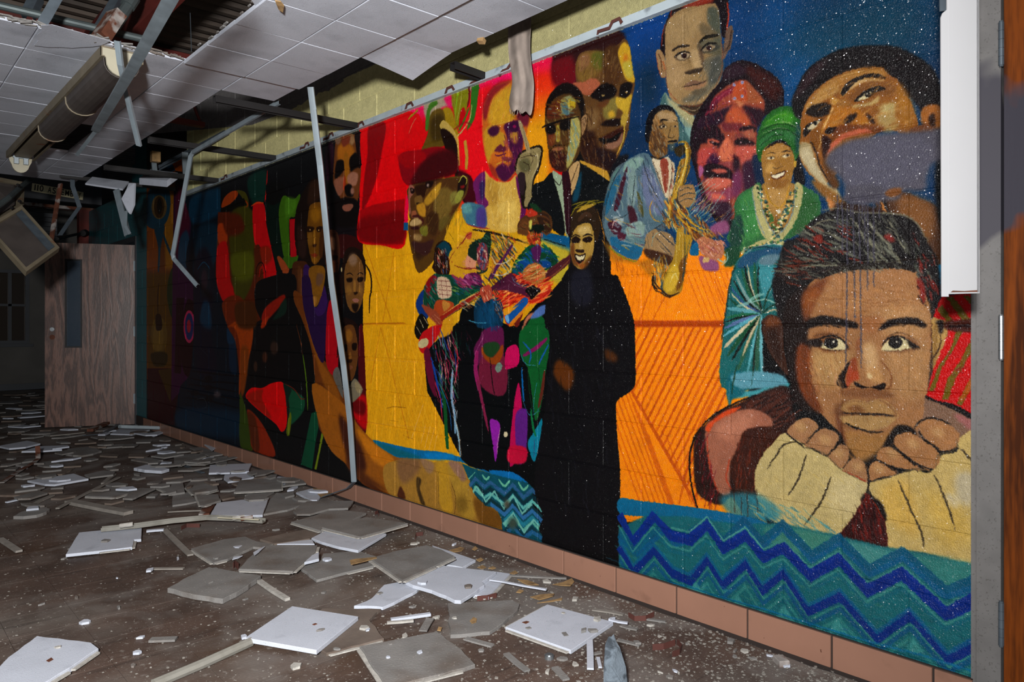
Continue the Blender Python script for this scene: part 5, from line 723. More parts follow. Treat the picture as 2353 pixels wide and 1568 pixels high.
# drips over hair and face
T(1750, 450, 3.136)
for _x, _y, _x2 in ((618, 1245, 606), (655, 905, 672), (700, 1245, 718), (763, 685, 762), (805, 660, 808), (740, 360, 742), (578, 400, 584), (545, 230, 548), (640, 160, 640), (722, 180, 722), (845, 170, 845)):
    L('454250', 10, [(_x, -10), ((_x+_x2)/2+3, _y*.5), (_x2, _y)], 1, taper=.35)
# ---- second pass: modelling and facets over the under-painting
T(920, 380, 3.735)                              # hat man in profile
P('4a2c12', '88,172 240,150 360,118 480,108 578,130 562,230 505,330 452,420 372,540 300,640 252,750 192,772 122,722 92,640 80,560 92,500 74,420 86,330 66,250', b=1)
P('6e5522', '300,250 380,190 450,230 450,330 430,400 340,520 285,430', b=10); P('5c4a1c', '330,470 430,430 400,500 340,570', b=8); P('7d7230', '430,250 480,220 500,300 460,340 430,320', b=8); P('a97a1e', '205,300 290,190 352,148 320,260 235,345', b=6); P('b98a24', '290,200 345,155 330,220 300,240', b=4)
P('8c5242', '72,185 112,180 122,230 84,290 90,400 74,410', b=4); P('27120a', '128,180 215,160 230,190 205,270 160,280 130,230', b=6); P('180c0a', '84,195 122,205 116,240 92,238', b=2); P('180c0a', '220,145 285,140 262,192 222,190', b=3); E('9a8074', 236, 172, 9, 12, b=2); E('7a5a50', 100, 212, 7, 9, b=2)
P('6a4a20', '122,280 178,258 192,330 152,348 126,330', b=4); P('160b08', '138,322 186,325 170,345 145,342', b=2); P('b27c1e', '140,345 205,325 216,430 180,440 150,400', b=5); P('8a4a2c', '96,400 130,390 140,430 100,450', b=4); P('3c1412', '98,440 150,425 200,470 190,510 165,470', b=3); P('ac8c58', '84,490 132,448 182,480 172,508 90,522', b=2); P('2a0f0e', '92,532 168,524 165,548 104,552', b=2)
P('38200f', '222,420 300,400 332,470 300,600 240,570', b=8); P('8c6c3e', '118,592 182,600 172,650 120,640', b=8); P('6a661e', '165,540 230,520 230,600 185,600', b=6); P('341a18', '98,655 190,665 285,640 240,760 180,770 120,720', b=6)
P('1a0f0c', '494,160 530,88 574,115 560,210 522,290 492,265', b=2); L('a59c3a', 13, '500,150 535,92 570,120 560,170'); P('7a1414', '515,180 550,170 545,195 520,195', b=2); P('8c8a34', '500,220 545,225 520,300 480,330 470,290', b=4); HT('7a5a24 3a2210 94702c 5c4a1c', 8, '220,200 440,160 470,320 300,560 180,640 130,560', 115, 60, 70, .4, 71); HT('a8761c c8961c 8a8a2c', 9, '470,420 550,420 560,520 420,560 380,600 400,540', 95, 90, 30, .6, 72)
T(1380, 230, 1.908)                             # saxophone player
P('506a76', '105,275 150,245 200,232 235,280 290,430 285,520 240,560 200,590 192,640 172,690 140,700 62,662 26,600 15,540 25,450 60,340', b=1)
P('66708e', '188,290 235,330 275,430 262,505 205,470 180,380', b=5); P('7d9c90', '110,275 160,250 190,262 150,310 100,330', b=3); P('245f7e', '62,350 88,335 45,470 22,500 30,430'); P('3f1826', '98,335 118,300 80,470 58,470'); P('78908c', '122,320 150,300 160,400 140,480 118,470', b=2); P('3c1822', '118,470 150,480 165,560 140,575', b=2); P('4c4a24', '160,400 178,440 190,510 172,500', b=1); P('3f1826', '30,540 80,530 90,570 60,590', b=1); P('a2b0b0', '60,510 100,520 90,545 62,535', b=2); P('86a096', '110,560 180,530 190,590 130,610', b=3); P('1c5c80', '45,600 120,620 180,650 168,690 130,695 60,655'); P('5c7a7c', '100,600 180,605 184,640 110,625', b=2); P('4a1c2c', '80,580 110,590 100,620 76,605', b=1)
HT('6a7c98 8aa49c 3a5060 7c6a54 2a3c50 9aa8b0', 6, '110,280 200,240 280,440 240,550 190,600 60,560 30,480', 70, 52, 70, .65, 73); HT('8aa0a8 2c5a74 c0922c 5a2434 a8b4a8', 5, '30,520 110,530 190,590 170,685 60,650', 20, 40, 34, .7, 74)
LS('1a2226', 3, '105,275 60,345 26,450 15,540', '150,330 142,420 120,500 30,530', '185,262 215,360 275,470', '190,640 215,585 280,535', '160,300 185,330', '200,300 230,340'); LS('c08a24', 5, '228,440 215,480 230,520 262,535', '75,405 100,420', '60,372 82,380'); LS('d8a898', 5, '50,560 58,535 75,530')
P('d3c2a0', '225,258 262,262 300,250 312,330 300,390 285,430 262,370 240,310', b=1); P('8c3a28', '262,268 292,262 298,350 285,410 270,340', b=1); LS('d8cca8', 3, '268,290 275,360', '290,300 292,380'); LS('2a1a14', 3, '225,262 255,340 285,432', '312,262 312,340 300,400')
L('7a5212', 30, '372,190 384,240 372,310 345,400 315,450 298,530', taper=.15); L('c09428', 17, '368,190 380,240 366,310 340,400 310,450 294,530', taper=.15); L('e6cf7c', 4, '372,200 376,250 360,330 335,400'); LS('1c3a44', 3, '390,230 380,300 355,400 325,455', '352,250 345,330 325,390'); L('8c6a18', 9, '340,192 355,182 374,186'); P('30240e', '325,215 358,200 372,220 350,250 330,240', b=1)
P('9c7444', '342,385 372,372 402,375 408,420 400,462 360,470 340,440', b=1); LS('1c2a30', 4, '345,400 375,385 402,390', '345,425 380,408 408,412', '345,448 380,432 405,438', '342,385 338,440 360,470'); LS('c89a68', 4, '350,392 395,380', '350,415 400,400', '352,438 400,425')
HT('b87a1c 2a1c1c d8a030 3a6a7a a04a14 e0c070 1a5a7a 5a2414', 6, '270,470 320,440 400,490 480,560 470,590 380,560 340,560 280,560', 60, 60, 90, .85, 75); LS('c8961c', 6, '340,480 380,520 430,560 480,570', '330,500 380,550 440,580'); LS('1c4a6a', 4, '345,490 390,540 450,575', '300,480 290,560', '372,560 370,640 358,700'); HT('c8c8b0 3a8090 d8a03c 7ab0a8 b0506a', 2.5, '380,470 430,400 490,480 480,520 420,520', -50, 90, 26, .8, 76)
P('98784f', '200,600 235,565 270,580 300,590 330,640 318,690 280,680 240,660 205,655', b=1); P('3c2216', '192,655 250,665 318,690 300,722 240,708 200,685', b=2); LS('232a34', 4, '250,570 290,610 325,640', '240,600 280,640 312,680', '262,640 300,680', '205,600 212,650', '232,580 225,640'); LS('cda97c', 5, '262,590 305,630', '255,612 298,655', '250,640 290,672'); LS('8fb0a4', 3, '225,640 232,600 262,575')
P('a8801e', '340,560 372,590 398,600 372,700 362,770 350,830 320,852 285,850 268,820 285,760 320,690 330,620', b=1); P('cfa62c', '290,770 322,720 345,740 338,800 310,840 280,830', b=2); P('6e4212', '345,720 378,680 366,780 345,830 330,830 345,780', b=3); LS('ecd98c', 4, '335,620 330,720', '348,580 345,660', '305,800 325,760 340,790'); LS('1d3c4c', 5, '275,790 270,830 290,852', '368,600 368,690 360,800', '392,610 372,700', '240,700 232,760'); HT('b8882c 3a2410 e0b040 5a7a8a 7a5214', 5, '235,700 300,690 290,770 260,810 235,780', 85, 60, 34, .85, 77); L('2a160c', 7, '230,760 236,800 262,830 300,858 345,845')
T(1400, 0, 3.734)
P('93703f', '470,960 560,980 588,1060 590,1190 560,1225 505,1235 495,1180 460,1100', b=3); P('b08f62', '440,975 540,975 575,1040 470,1040', b=6); P('5c3c20', '350,1150 420,1120 470,1200 490,1300 430,1345 360,1310', b=8); HT('a87c48 5a3a1c 8a8a78 b87824 3c2818 7c5a34', 12, '350,1120 460,1040 500,1240 480,1330 400,1345 345,1250', 70, 60, 44, .7, 78); L('15100c', 13, '428,1052 460,1026 502,1034'); L('15100c', 10, '548,1032 588,1042'); P('d0b890', '435,1088 465,1072 495,1090 465,1100', b=1); E('1a120e', 468, 1087, 12, 10); P('d0b890', '545,1088 570,1075 585,1090', b=1); E('1a120e', 566, 1084, 9, 8); LS('20160e', 6, '530,1080 512,1150 505,1178 545,1182 560,1165', '430,1092 465,1070 500,1092', '455,1140 480,1190', '500,1100 480,1110'); P('14100c', '500,1212 575,1200 580,1215 520,1226', b=1)
T(1060, 480, 3.2)                               # musicians
HT('d8961c c88a18 e0a63a c87a1c', 16, '0,180 90,150 380,190 480,230 400,480 240,470 0,440', 15, 70, 60, .6, 80); P('d08a68', '45,340 95,350 110,400 80,440 30,420', b=3); LS('7a1420', 7, '5,260 40,200 75,180', '10,440 50,436 120,442'); LS('8a2018', 12, '10,250 14,254', '52,205 58,208', '45,180 50,184', '88,350 92,352', '60,385 66,390', '20,440 24,441', '76,440 80,441')
P('12241c', '50,330 60,270 110,235 150,230 180,175 215,190 215,300 200,380 190,300 150,250 120,300 110,380 60,350'); HT('1c3a28 2a5a3a 0c1a14', 9, '60,260 200,190 215,300 120,260', 30, 50, 26, .8, 81); P('70303a', '118,290 150,245 190,280 195,370 175,440 140,440 115,380'); HT('c04a3a 4a6aa0 c89a80 1c1c3a 8a1c2c d8b8a0 2a6a8a', 10, '115,290 150,245 192,285 192,375 170,440 138,440 115,370', 75, 36, 60, .9, 82); LS('12100e', 6, '125,330 150,325', '165,325 190,322', '158,330 155,375 165,380', '140,405 175,400')
HT('3a4a34 c8b890 8a4a20 1c2a2c d0742c 5a6a5a 2a1830', 10, '215,240 330,190 400,240 395,420 300,480 220,440', 55, 80, 70, .85, 83); L('4a1a48', 26, '378,262 320,350 262,430 222,520', taper=.3); LS('c8bfa8', 6, '240,400 300,405 360,370 395,330', '230,480 300,490 350,470'); LS('b04a1c', 7, '300,400 330,260 350,210 400,250'); L('0c0c0c', 14, '370,245 385,260')
HT('7a2250 9a3a6a 3a1030 5a1c4a b05a88', 14, '0,510 60,480 140,500 150,580 60,590 0,580', 35, 60, 34, .85, 84); HT('0c4a2c 0a2a1c 14603a 0a3a4a', 14, '0,590 130,560 140,600 20,640', 20, 60, 22, .8, 85)
HT('0e4a28 0a5a34 0c3a6a 0b4c8c 0a2a1c 145a9a', 16, '400,420 490,290 620,260 700,340 690,390 560,400 470,470 390,480', 40, 70, 70, .8, 86); P('4a1648', '515,290 580,270 585,330 560,395 525,340', b=1); LS('7ac050', 5, '395,395 430,380 470,370', '590,370 620,375'); LS('d8c890', 5, '400,420 412,410', '400,450 410,440', '465,325 485,318', '620,310 640,315')
HT('d83a1c b81c14 e8702c 8a1010 e08c30 f0a050 c02c18', 12, '250,640 330,560 560,480 650,520 655,640 570,690 480,640 330,720', -28, 90, 80, .85, 87); P('b2682c', '450,470 500,410 560,402 610,440 615,510 560,555 500,540', b=2); HT('d89a50 8a4a1c c8502c e0b070 7a8a48 c83a1c', 9, '450,470 560,405 615,450 600,530 500,540', -20, 70, 36, .8, 88); LS('0f120e', 5, '505,470 600,440', '510,500 605,470', '480,440 560,410'); LS('f0e0c0', 4, '390,520 470,490', '400,545 480,515', '545,420 560,480', '570,420 585,470')
P('4a1830', '240,600 320,560 330,510 370,470 385,510 430,560 500,590 560,580 575,600 520,640 470,610 400,620 330,600', b=1); LS('7a3a5a', 5, '340,520 400,560 480,590', '260,600 330,570'); P('0e0b0d', '470,600 520,570 575,600 520,665 500,640'); LS('e0d4b8', 4, '480,565 505,590', '500,560 530,590', '520,575 570,600', '490,600 515,640'); LS('5a8aa0', 4, '370,500 400,545 480,575')
P('0f4c94', '350,760 420,690 470,650 490,690 430,780 360,830'); P('6aa0cc', '320,790 345,785 345,840 325,810'); P('e0921c', '305,760 400,720 430,700 340,780', b=1); LS('e07a1c', 14, '350,850 440,760 500,690'); LS('c82c1c', 8, '300,740 330,840 350,860', '350,720 460,680'); HT('8a4a2c c86a5a 2a6a9a 3a1c14 c89a60 0a3a5a', 8, '230,640 300,700 310,850 250,760', 65, 34, 34, .8, 89); HT('0a3a5c 0c4a6a 0a2a44 124a7a', 14, '100,690 250,650 300,800 290,880 110,880', 80, 70, 40, .6, 90)
P('a8402c', '140,590 205,560 228,640 170,690 150,650', b=1); HT('d8805a 6a140c e0b088 c84a2c', 8, '140,590 205,565 225,640 170,685', 70, 40, 20, .85, 91); LS('d8b078', 4, '0,690 60,650 130,615', '0,740 70,700 140,660'); HT('c8b890 3a6a6a 7a4a2c', 6, '0,690 130,640 130,690 20,770', 30, 50, 24, .8, 92)
P('5c3418', '412,170 440,90 500,60 560,40 640,70 668,130 650,180 610,190 560,120 510,120 490,190 440,190', b=2); P('2e1a10', '560,60 640,80 660,150 620,180 580,130', b=4); HT('7a4a20 3a2010 5a5a2c', 9, '415,170 500,60 660,110 640,180 500,110', 20, 60, 30, .6, 93); P('b8301c', '480,40 500,5 545,20 560,45 500,60', b=1); HT('e04a24 7a1c14 c8b030 2c5a2c d86a24', 9, '490,120 600,110 600,200 560,270 500,240', 75, 34, 50, .85, 94); P('0d140f', '500,130 540,115 600,120 605,160 560,180 545,150 510,170', b=2); P('c8c050', '500,90 520,85 515,150 498,140', b=2); P('8a1c14', '520,220 560,215 552,235 528,238', b=1)
T(920, 100, 3.409)                              # suited man, amber face, shirt man: broken colour
HT('7a4a1c 3a2010 9a6a2c 5a3018 8a7a44', 11, '1150,580 1300,540 1330,640 1300,850 1180,840', 70, 50, 50, .55, 95); HT('b8ac60 7a9a90 c8a02c 9a8a4c 6a8a94', 13, '1330,600 1400,585 1405,740 1330,940 1305,900', 78, 70, 40, .65, 96); HT('6a3c14 8a7c3c 4a2a14 b89a30 5a7a78', 11, '1160,480 1250,420 1400,420 1380,560 1170,580', 15, 50, 40, .6, 97)
P('0f0a09', '1150,650 1205,635 1218,690 1165,712', b=3); P('0f0a09', '1252,622 1318,600 1322,660 1262,676', b=3); L('0d0907', 13, '1108,655 1180,628 1300,594 1402,574'); LS('c8b484', 4, '1185,668 1195,672', '1288,640 1300,642')
HT('7a5c30 5a3c1c 8a6a34 6a4a24 946a3a', 14, '1390,150 1600,60 1700,60 1720,260 1560,280 1400,290', 100, 60, 70, .45, 98); HT('4a2c14 6a4824 3a2010 7c5830', 14, '1430,480 1580,520 1650,900 1600,980 1450,900 1410,760', 80, 70, 60, .45, 99); P('0f0909', '1495,415 1550,350 1620,325 1680,360 1660,410 1600,440 1540,430', b=4); P('0f0909', '1725,345 1770,315 1812,325 1795,380 1745,420', b=3); E('9c8048', 1588, 408, 12, 9, b=2); E('b89050', 1772, 380, 9, 8, b=2); P('5c3418', '1580,450 1640,440 1600,500 1540,490', b=8)
HT('d0a030 b88420 c87a2c dab048', 14, '690,420 860,340 900,420 880,600 700,630', 100, 70, 50, .4, 100); HT('5a1848 7a2454 38102c 8a2c4a', 13, '830,660 950,660 940,860 850,1040 780,1000', 80, 60, 40, .5, 101); HT('dcb658 c89a38 e4c476 b88c30', 16, '680,1080 900,1060 930,1400 690,1420', 90, 90, 60, .35, 102)
T(1400, 0, 3.734)
HT('7a1c2c c0604a 8a2c3c d87a58 5a1830 a84a3c', 13, '830,960 1060,740 1200,800 1260,1080 1240,1360 1000,1380 780,1440', 75, 60, 90, .4, 103); HT('2a1020 3c1830 160a12', 14, '740,1000 960,760 900,1060 760,1200 720,1400', 110, 80, 50, .5, 104)
P('b09a78', '582,484 640,456 688,472 650,500 600,506', b=3); E('24100f', 642, 478, 26, 22); P('8c7858', '800,428 858,392 905,402 850,436', b=3); E('24100f', 855, 412, 24, 20); L('120e0c', 12, '556,492 600,458 650,443 700,458'); L('120e0c', 12, '778,440 840,376 925,372'); LS('5c4a34', 6, '590,515 650,515 690,490', '800,450 850,446 910,420')
T(1800, 0, 3.266)
HT('b07c3c 7a4418 c8944c 8c5a24 a06a2c', 14, '200,760 500,560 720,530 860,640 980,880 900,980 560,960 340,960', 150, 80, 110, .4, 105); HT('1c1416 2c2222 0c0a0c 241a1a', 12, '90,760 300,440 700,350 1080,480 1190,760 1000,780 860,520 500,500 160,720', 60, 40, 120, .5, 106)
T(1750, 450, 3.136)
P('6a3418', '290,1080 340,1120 330,1260 380,1420 440,1560 380,1540 300,1400 270,1240', b=14); P('84461f', '300,720 380,660 420,700 340,850 310,860', b=12); HT('a8703c c08c54 7c4a26 94602f b57c48', 9, '330,760 700,640 1180,720 1190,860 900,880 600,840', 8, 80, 120, .4, 107); HT('b8824a 8c5630 c89660 a06a3a', 9, '380,1130 640,1130 560,1320 620,1420 420,1420 370,1280', 75, 60, 90, .4, 108); HT('b8824a 9c6a3c c4925c', 9, '900,1140 1190,1100 1180,1420 960,1420', 85, 60, 70, .35, 109); HT('7a3a18 a04c22 5a2812', 9, '280,1140 360,1140 380,1420 440,1540 360,1500', 70, 60, 50, .55, 110)
P('5c3018', '560,1400 700,1400 860,1400 960,1440 900,1460 620,1450', b=10, a=.5)
L('1b1512', 44, '430,590 520,545 620,520 730,512 1000,506 1110,545', taper=.4); HT('55584c 1c1714 6c6c5c', 9, '480,560 620,520 1000,505 1080,520 1000,525 620,545', 30, 70, 26, .7, 111)
# ---- plain upper wall, teal at the far end
T(0, 0, 1)
def ZR(c, y0, y1, z0, z1):
    CAN[max(0, int((z0-PZ0)*PR)):int((z1-PZ0)*PR), max(0, int((y0-PY0)*PR)):int((y1-PY0)*PR)] = _hex(c)
# ---------------------------------------------------------------- painted wall picture (drawn above in code, no file)
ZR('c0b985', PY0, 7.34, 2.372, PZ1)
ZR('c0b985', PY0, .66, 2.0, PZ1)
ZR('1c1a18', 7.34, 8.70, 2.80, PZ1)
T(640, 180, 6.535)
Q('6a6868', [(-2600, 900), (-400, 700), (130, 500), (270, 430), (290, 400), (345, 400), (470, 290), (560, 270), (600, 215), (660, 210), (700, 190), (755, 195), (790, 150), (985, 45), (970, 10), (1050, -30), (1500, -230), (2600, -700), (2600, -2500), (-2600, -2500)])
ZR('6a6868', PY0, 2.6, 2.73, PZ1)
T(0, 0, 1)
LS('8c8458', 2, '760,330 900,270', '980,230 1060,190', a=.4)
def s2l(v): return np.where(v <= .04045, v/12.92, ((v+.055)/1.055)**2.4)
def l2s(v): return np.where(v <= .0031308, v*12.92, 1.055*np.power(np.maximum(v, 1e-9), 1/2.4)-.055)
# roughen every edge of the paint a little, as a dry brush on block does
_i, _j = np.arange(PH), np.arange(PW)
_a = np.kron(_rng.rand(PH//5+2, PW//5+2).astype(np.float32), np.ones((5, 5), np.float32))[:PH, :PW]+_rng.rand(PH, PW).astype(np.float32)*.8
_b = np.kron(_rng.rand(PH//5+2, PW//5+2).astype(np.float32), np.ones((5, 5), np.float32))[:PH, :PW]+_rng.rand(PH, PW).astype(np.float32)*.8
CAN = CAN[np.clip(_i[:, None]+((_a-.9)*2.6).astype(int), 0, PH-1), np.clip(_j[None, :]+((_b-.9)*2.6).astype(int), 0, PW-1)]
# brush marks: streaky value changes
_s = _blur(_rng.rand(PH, PW).astype(np.float32)-.5, 2)+.6*_blur(_rng.rand(PH, PW).astype(np.float32)-.5, 9)*4
CAN = np.clip(CAN*(1+_s[..., None]*.55), 0, 1)
# colours above are as lit; the raised far-end fall-off leaves shade in the paint
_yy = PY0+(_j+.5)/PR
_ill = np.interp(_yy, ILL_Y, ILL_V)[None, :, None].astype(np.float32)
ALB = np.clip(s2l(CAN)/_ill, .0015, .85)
del _a, _b, _s
img = bpy.data.images.new('wall_painting', PW, PH, alpha=False)
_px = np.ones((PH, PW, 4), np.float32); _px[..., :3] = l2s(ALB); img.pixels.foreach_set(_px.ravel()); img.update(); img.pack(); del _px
def mural_mat():
    m = bpy.data.materials.new('painted_block'); m.use_nodes = True; N, Lk = m.node_tree.nodes, m.node_tree.links; b = N['Principled BSDF']
    g = N.new('ShaderNodeNewGeometry'); sp = N.new('ShaderNodeSeparateXYZ'); Lk.new(g.outputs['Position'], sp.inputs[0])
    def mr(s, a, c):
        r = N.new('ShaderNodeMapRange'); r.clamp = False; r.inputs[1].default_value = a; r.inputs[2].default_value = c; Lk.new(s, r.inputs[0]); return r.outputs[0]
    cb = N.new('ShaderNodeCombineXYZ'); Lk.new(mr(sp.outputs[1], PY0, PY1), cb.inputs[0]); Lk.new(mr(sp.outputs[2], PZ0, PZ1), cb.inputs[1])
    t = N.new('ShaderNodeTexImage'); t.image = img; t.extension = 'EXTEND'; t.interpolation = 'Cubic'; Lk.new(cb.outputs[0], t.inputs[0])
    # plain teal paint past the end of the mural
    st = N.new('ShaderNodeMath'); st.operation = 'GREATER_THAN'; st.inputs[1].default_value = 8.625; Lk.new(sp.outputs[1], st.inputs[0])
    x = N.new('ShaderNodeMix'); x.data_type = 'RGBA'; Lk.new(st.outputs[0], x.inputs[0]); Lk.new(t.outputs[0], x.inputs[6]); x.inputs[7].default_value = lin('265e66')
    n = N.new('ShaderNodeTexNoise'); n.inputs['Scale'].default_value = 210; n.inputs['Detail'].default_value = 3; Lk.new(g.outputs['Position'], n.inputs[0])
    n2 = N.new('ShaderNodeTexNoise'); n2.inputs['Scale'].default_value = 420; n2.inputs['Detail'].default_value = 2; Lk.new(g.outputs['Position'], n2.inputs[0])
    r = N.new('ShaderNodeMapRange'); r.inputs[1].default_value = .3; r.inputs[2].default_value = .7; r.inputs[3].default_value = .78; r.inputs[4].default_value = 1.16; Lk.new(n2.outputs[0], r.inputs[0])
    cc = N.new('ShaderNodeCombineColor')
    for i in range(3): Lk.new(r.outputs[0], cc.inputs[i])
    y = N.new('ShaderNodeMix'); y.data_type = 'RGBA'; y.blend_type = 'MULTIPLY'; y.inputs[0].default_value = 1; Lk.new(x.outputs[2], y.inputs[6]); Lk.new(cc.outputs[0], y.inputs[7])
    Lk.new(y.outputs[2], b.inputs['Base Color']); b.inputs['Roughness'].default_value = .2; b.inputs['Specular IOR Level'].default_value = .14
    bp = N.new('ShaderNodeBump'); bp.inputs['Strength'].default_value = 1.0; bp.inputs['Distance'].default_value = .004; Lk.new(n.outputs[0], bp.inputs['Height']); Lk.new(bp.outputs[0], b.inputs['Normal'])
    # glossy spatter of the block paint: a thin coat whose facets point every way, so that a few glint in the flash
    vo = N.new('ShaderNodeTexVoronoi'); vo.inputs['Scale'].default_value = 400; Lk.new(g.outputs['Position'], vo.inputs['Vector'])
    sb = N.new('ShaderNodeVectorMath'); sb.operation = 'SUBTRACT'; sb.inputs[1].default_value = (.5, .5, .5); Lk.new(vo.outputs['Color'], sb.inputs[0])
    sc = N.new('ShaderNodeVectorMath'); sc.operation = 'MULTIPLY_ADD'; sc.inputs[1].default_value = (1.15, 1.15, 1.15); Lk.new(sb.outputs[0], sc.inputs[0]); Lk.new(g.outputs['Normal'], sc.inputs[2])
    nm = N.new('ShaderNodeVectorMath'); nm.operation = 'NORMALIZE'; Lk.new(sc.outputs[0], nm.inputs[0])
    Lk.new(nm.outputs[0], b.inputs['Coat Normal']); 
    cw = N.new('ShaderNodeMapRange'); cw.inputs[1].default_value = .9; cw.inputs[2].default_value = 1.9; cw.inputs[3].default_value = .05; cw.inputs[4].default_value = .17; Lk.new(sp.outputs[2], cw.inputs[0]); Lk.new(cw.outputs[0], b.inputs['Coat Weight'])
    b.inputs['Coat Roughness'].default_value = .16; b.inputs['Coat IOR'].default_value = 1.5
    return m
M['mural'] = mural_mat()
# ---------------------------------------------------------------- right wall: blocks with recessed joints
CO, BL, Z0 = .2032, .4064, .117
YJ = onX(1387.5, 747).y                       # a head joint seen in the photograph
Y_END, Y_DOOR0, Y_DOOR1, Y_FAR = .685, 9.07, 10.12, 11.25
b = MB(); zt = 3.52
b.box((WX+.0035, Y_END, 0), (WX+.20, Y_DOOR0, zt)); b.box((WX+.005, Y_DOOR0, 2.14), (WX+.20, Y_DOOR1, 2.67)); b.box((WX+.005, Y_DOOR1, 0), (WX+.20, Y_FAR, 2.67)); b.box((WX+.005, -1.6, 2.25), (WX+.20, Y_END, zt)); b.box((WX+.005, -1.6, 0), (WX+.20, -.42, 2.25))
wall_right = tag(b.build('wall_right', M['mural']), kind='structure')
def block_mesh(l, h, bv=.003, dp=.03):
    b = MB(); y, z = l/2-.0027, h/2-.0027
    fr = [(0, -y+bv, -z+bv), (0, y-bv, -z+bv), (0, y-bv, z-bv), (0, -y+bv, z-bv)]; md = [(bv*.7, -y, -z), (bv*.7, y, -z), (bv*.7, y, z), (bv*.7, -y, z)]; bk = [(dp, p[1], p[2]) for p in md]
    b.add(fr+md+bk, [(0, 3, 2, 1)]+[(i, (i+1) % 4, 4+(i+1) % 4, 4+i) for i in range(4)]+[(4+i, 4+(i+1) % 4, 8+(i+1) % 4, 8+i) for i in range(4)])
    return b.mesh('block')
_bm = {}; cand = []
for k in range(17):
    z = Z0+(k+.5)*CO
    ys = YJ-(.2032 if k % 2 else 0)-BL*6
    n = 0
    while ys < Y_FAR:
        a, c = max(ys, Y_END), min(ys+BL, Y_FAR)
        ys += BL
        if c-a < .03: continue
        spans = [(a, c)]
        if z > 2.62 and a > Y_DOOR0-.2: continue
        if z < 2.14:
            if a < Y_DOOR0 < c: spans = [(a, Y_DOOR0-.06)]
            elif a >= Y_DOOR0 and c <= Y_DOOR1: continue
            elif a < Y_DOOR1 < c: spans = [(Y_DOOR1+.06, c)]
        for a, c in spans:
            if c-a < .03: continue
            yc = (a+c)/2; d = WX*S_+yc*C_; l = WX*C_-yc*S_
            x, y = CX+F*l/d, HY-F*(z-H)/d
            vis = -40 < x < 2340 and -50 < y < 1600 and not (yc > Y_DOOR0 and z < 2.0)
            hid = z > 2.42 and (y < 0 or yc < 1.8)
            cand.append(((1/d if vis and not hid else 0), round(c-a, 3), yc, z))
cand.sort(key=lambda q: -q[0])
rest = MB()
for i, (w, l, yc, z) in enumerate(cand):
    if l not in _bm: _bm[l] = block_mesh(l, CO)
    if i < 290 and w > 0:
        o = bpy.data.objects.new('block', _bm[l]); COL.objects.link(o); o.parent = wall_right; o.location = (WX, yc, z)
        if not _bm[l].materials: _bm[l].materials.append(M['mural'])
    else:
        me = _bm[l]; rest.add([(v.co.x+WX, v.co.y+yc, v.co.z+z) for v in me.vertices], [tuple(p.vertices) for p in me.polygons])
tag(rest.build('block', M['mural'], wall_right), kind='stuff')
# glazed base tiles
b = MB(); b.box((WX-.004, Y_END, .0), (WX+.01, Y_DOOR0-.06, Z0-.003)); bb = tag(b.build('baseboard_right', M['grout']), kind='structure')
b = MB(); L_, hb = .3048-.0075, Z0-.006; e = .0015
fr = [(0, -L_/2+e, .004+e), (0, L_/2-e, .004+e), (0, L_/2-e, hb-e), (0, -L_/2+e, hb-e)]; md = [(e, -L_/2, .004), (e, L_/2, .004), (e, L_/2, hb), (e, -L_/2, hb)]; bk = [(.014, p[1], p[2]) for p in md]
b.add(fr+md+bk, [(0, 3, 2, 1)]+[(i, (i+1) % 4, 4+(i+1) % 4, 4+i) for i in range(4)]+[(4+i, 4+(i+1) % 4, 8+(i+1) % 4, 8+i) for i in range(4)])
bt = b.mesh('base_tile'); bt.materials.append(M['base']); y0 = onX(1914, 1541).y-.3048*5-.1524
k = 0
while True:
    yc = y0+k*.3048; k += 1
    if yc-.15 < Y_END: continue
    if yc+.15 > Y_DOOR0-.06: break
    o = bpy.data.objects.new('base_tile', bt); COL.objects.link(o); o.parent = bb; o.location = (WX-.012, yc, 0)
b = MB(); b.box((WX-.012, Y_END, .004), (WX, y0+.3048*math.ceil((Y_END+.15-y0)/.3048)-.1564, hb)); b.build('base_tile', M['base'], bb)
# grime line along the wall foot
g = MB(); _r = random.Random(3); ys = Y_END
_top = []; _n = 60
for i in range(_n+1):
    y = Y_END+(8.9-Y_END)*(i/_n)**1.6; _top.append((y, .012+_r.random()*.014))
for (y, w), (y2, w2) in zip(_top[:-1], _top[1:]):
    g.add([(WX-.010, y, .001), (WX-.012-w, y, .001), (WX-.012-w2, y2, .001), (WX-.010, y2, .001), (WX-.010, y, .008), (WX-.010, y2, .008)], [(1, 2, 5, 4), (0, 1, 4), (3, 5, 2), (0, 4, 5, 3), (0, 3, 2, 1)])
tag(g.build('dirt_line', M['grout'], bb), kind='stuff')
# ---------------------------------------------------------------- floor of nine-inch tiles
XL, YB, YF = -2.2, -1.6, 15.4
b = MB(); b.box((XL, YB, -.12), (WX+.2, YF, -.004)); floor = tag(b.build('floor', M['grout']), kind='structure')
FT = .2286; FX, FY = .883, 1.577
def ftile(n):
    b = MB(); q = FT/2-.0007; e = .0002
    b.add([(-q+e, -q+e, 0), (q-e, -q+e, 0), (q-e, q-e, 0), (-q+e, q-e, 0), (-q, -q, -e), (q, -q, -e), (q, q, -e), (-q, q, -e), (-q, -q, -.006), (q, -q, -.006), (q, q, -.006), (-q, q, -.006)],
          [(0, 1, 2, 3)]+[(i, 4+i, 4+(i+1) % 4, (i+1) % 4) for i in range(4)]+[(4+i, 8+i, 8+(i+1) % 4, 4+(i+1) % 4) for i in range(4)])
    return b.mesh(n)
ftm = ftile('floor_tile'); ftm.materials.append(M['floor']); fr_ = MB(); tl = []
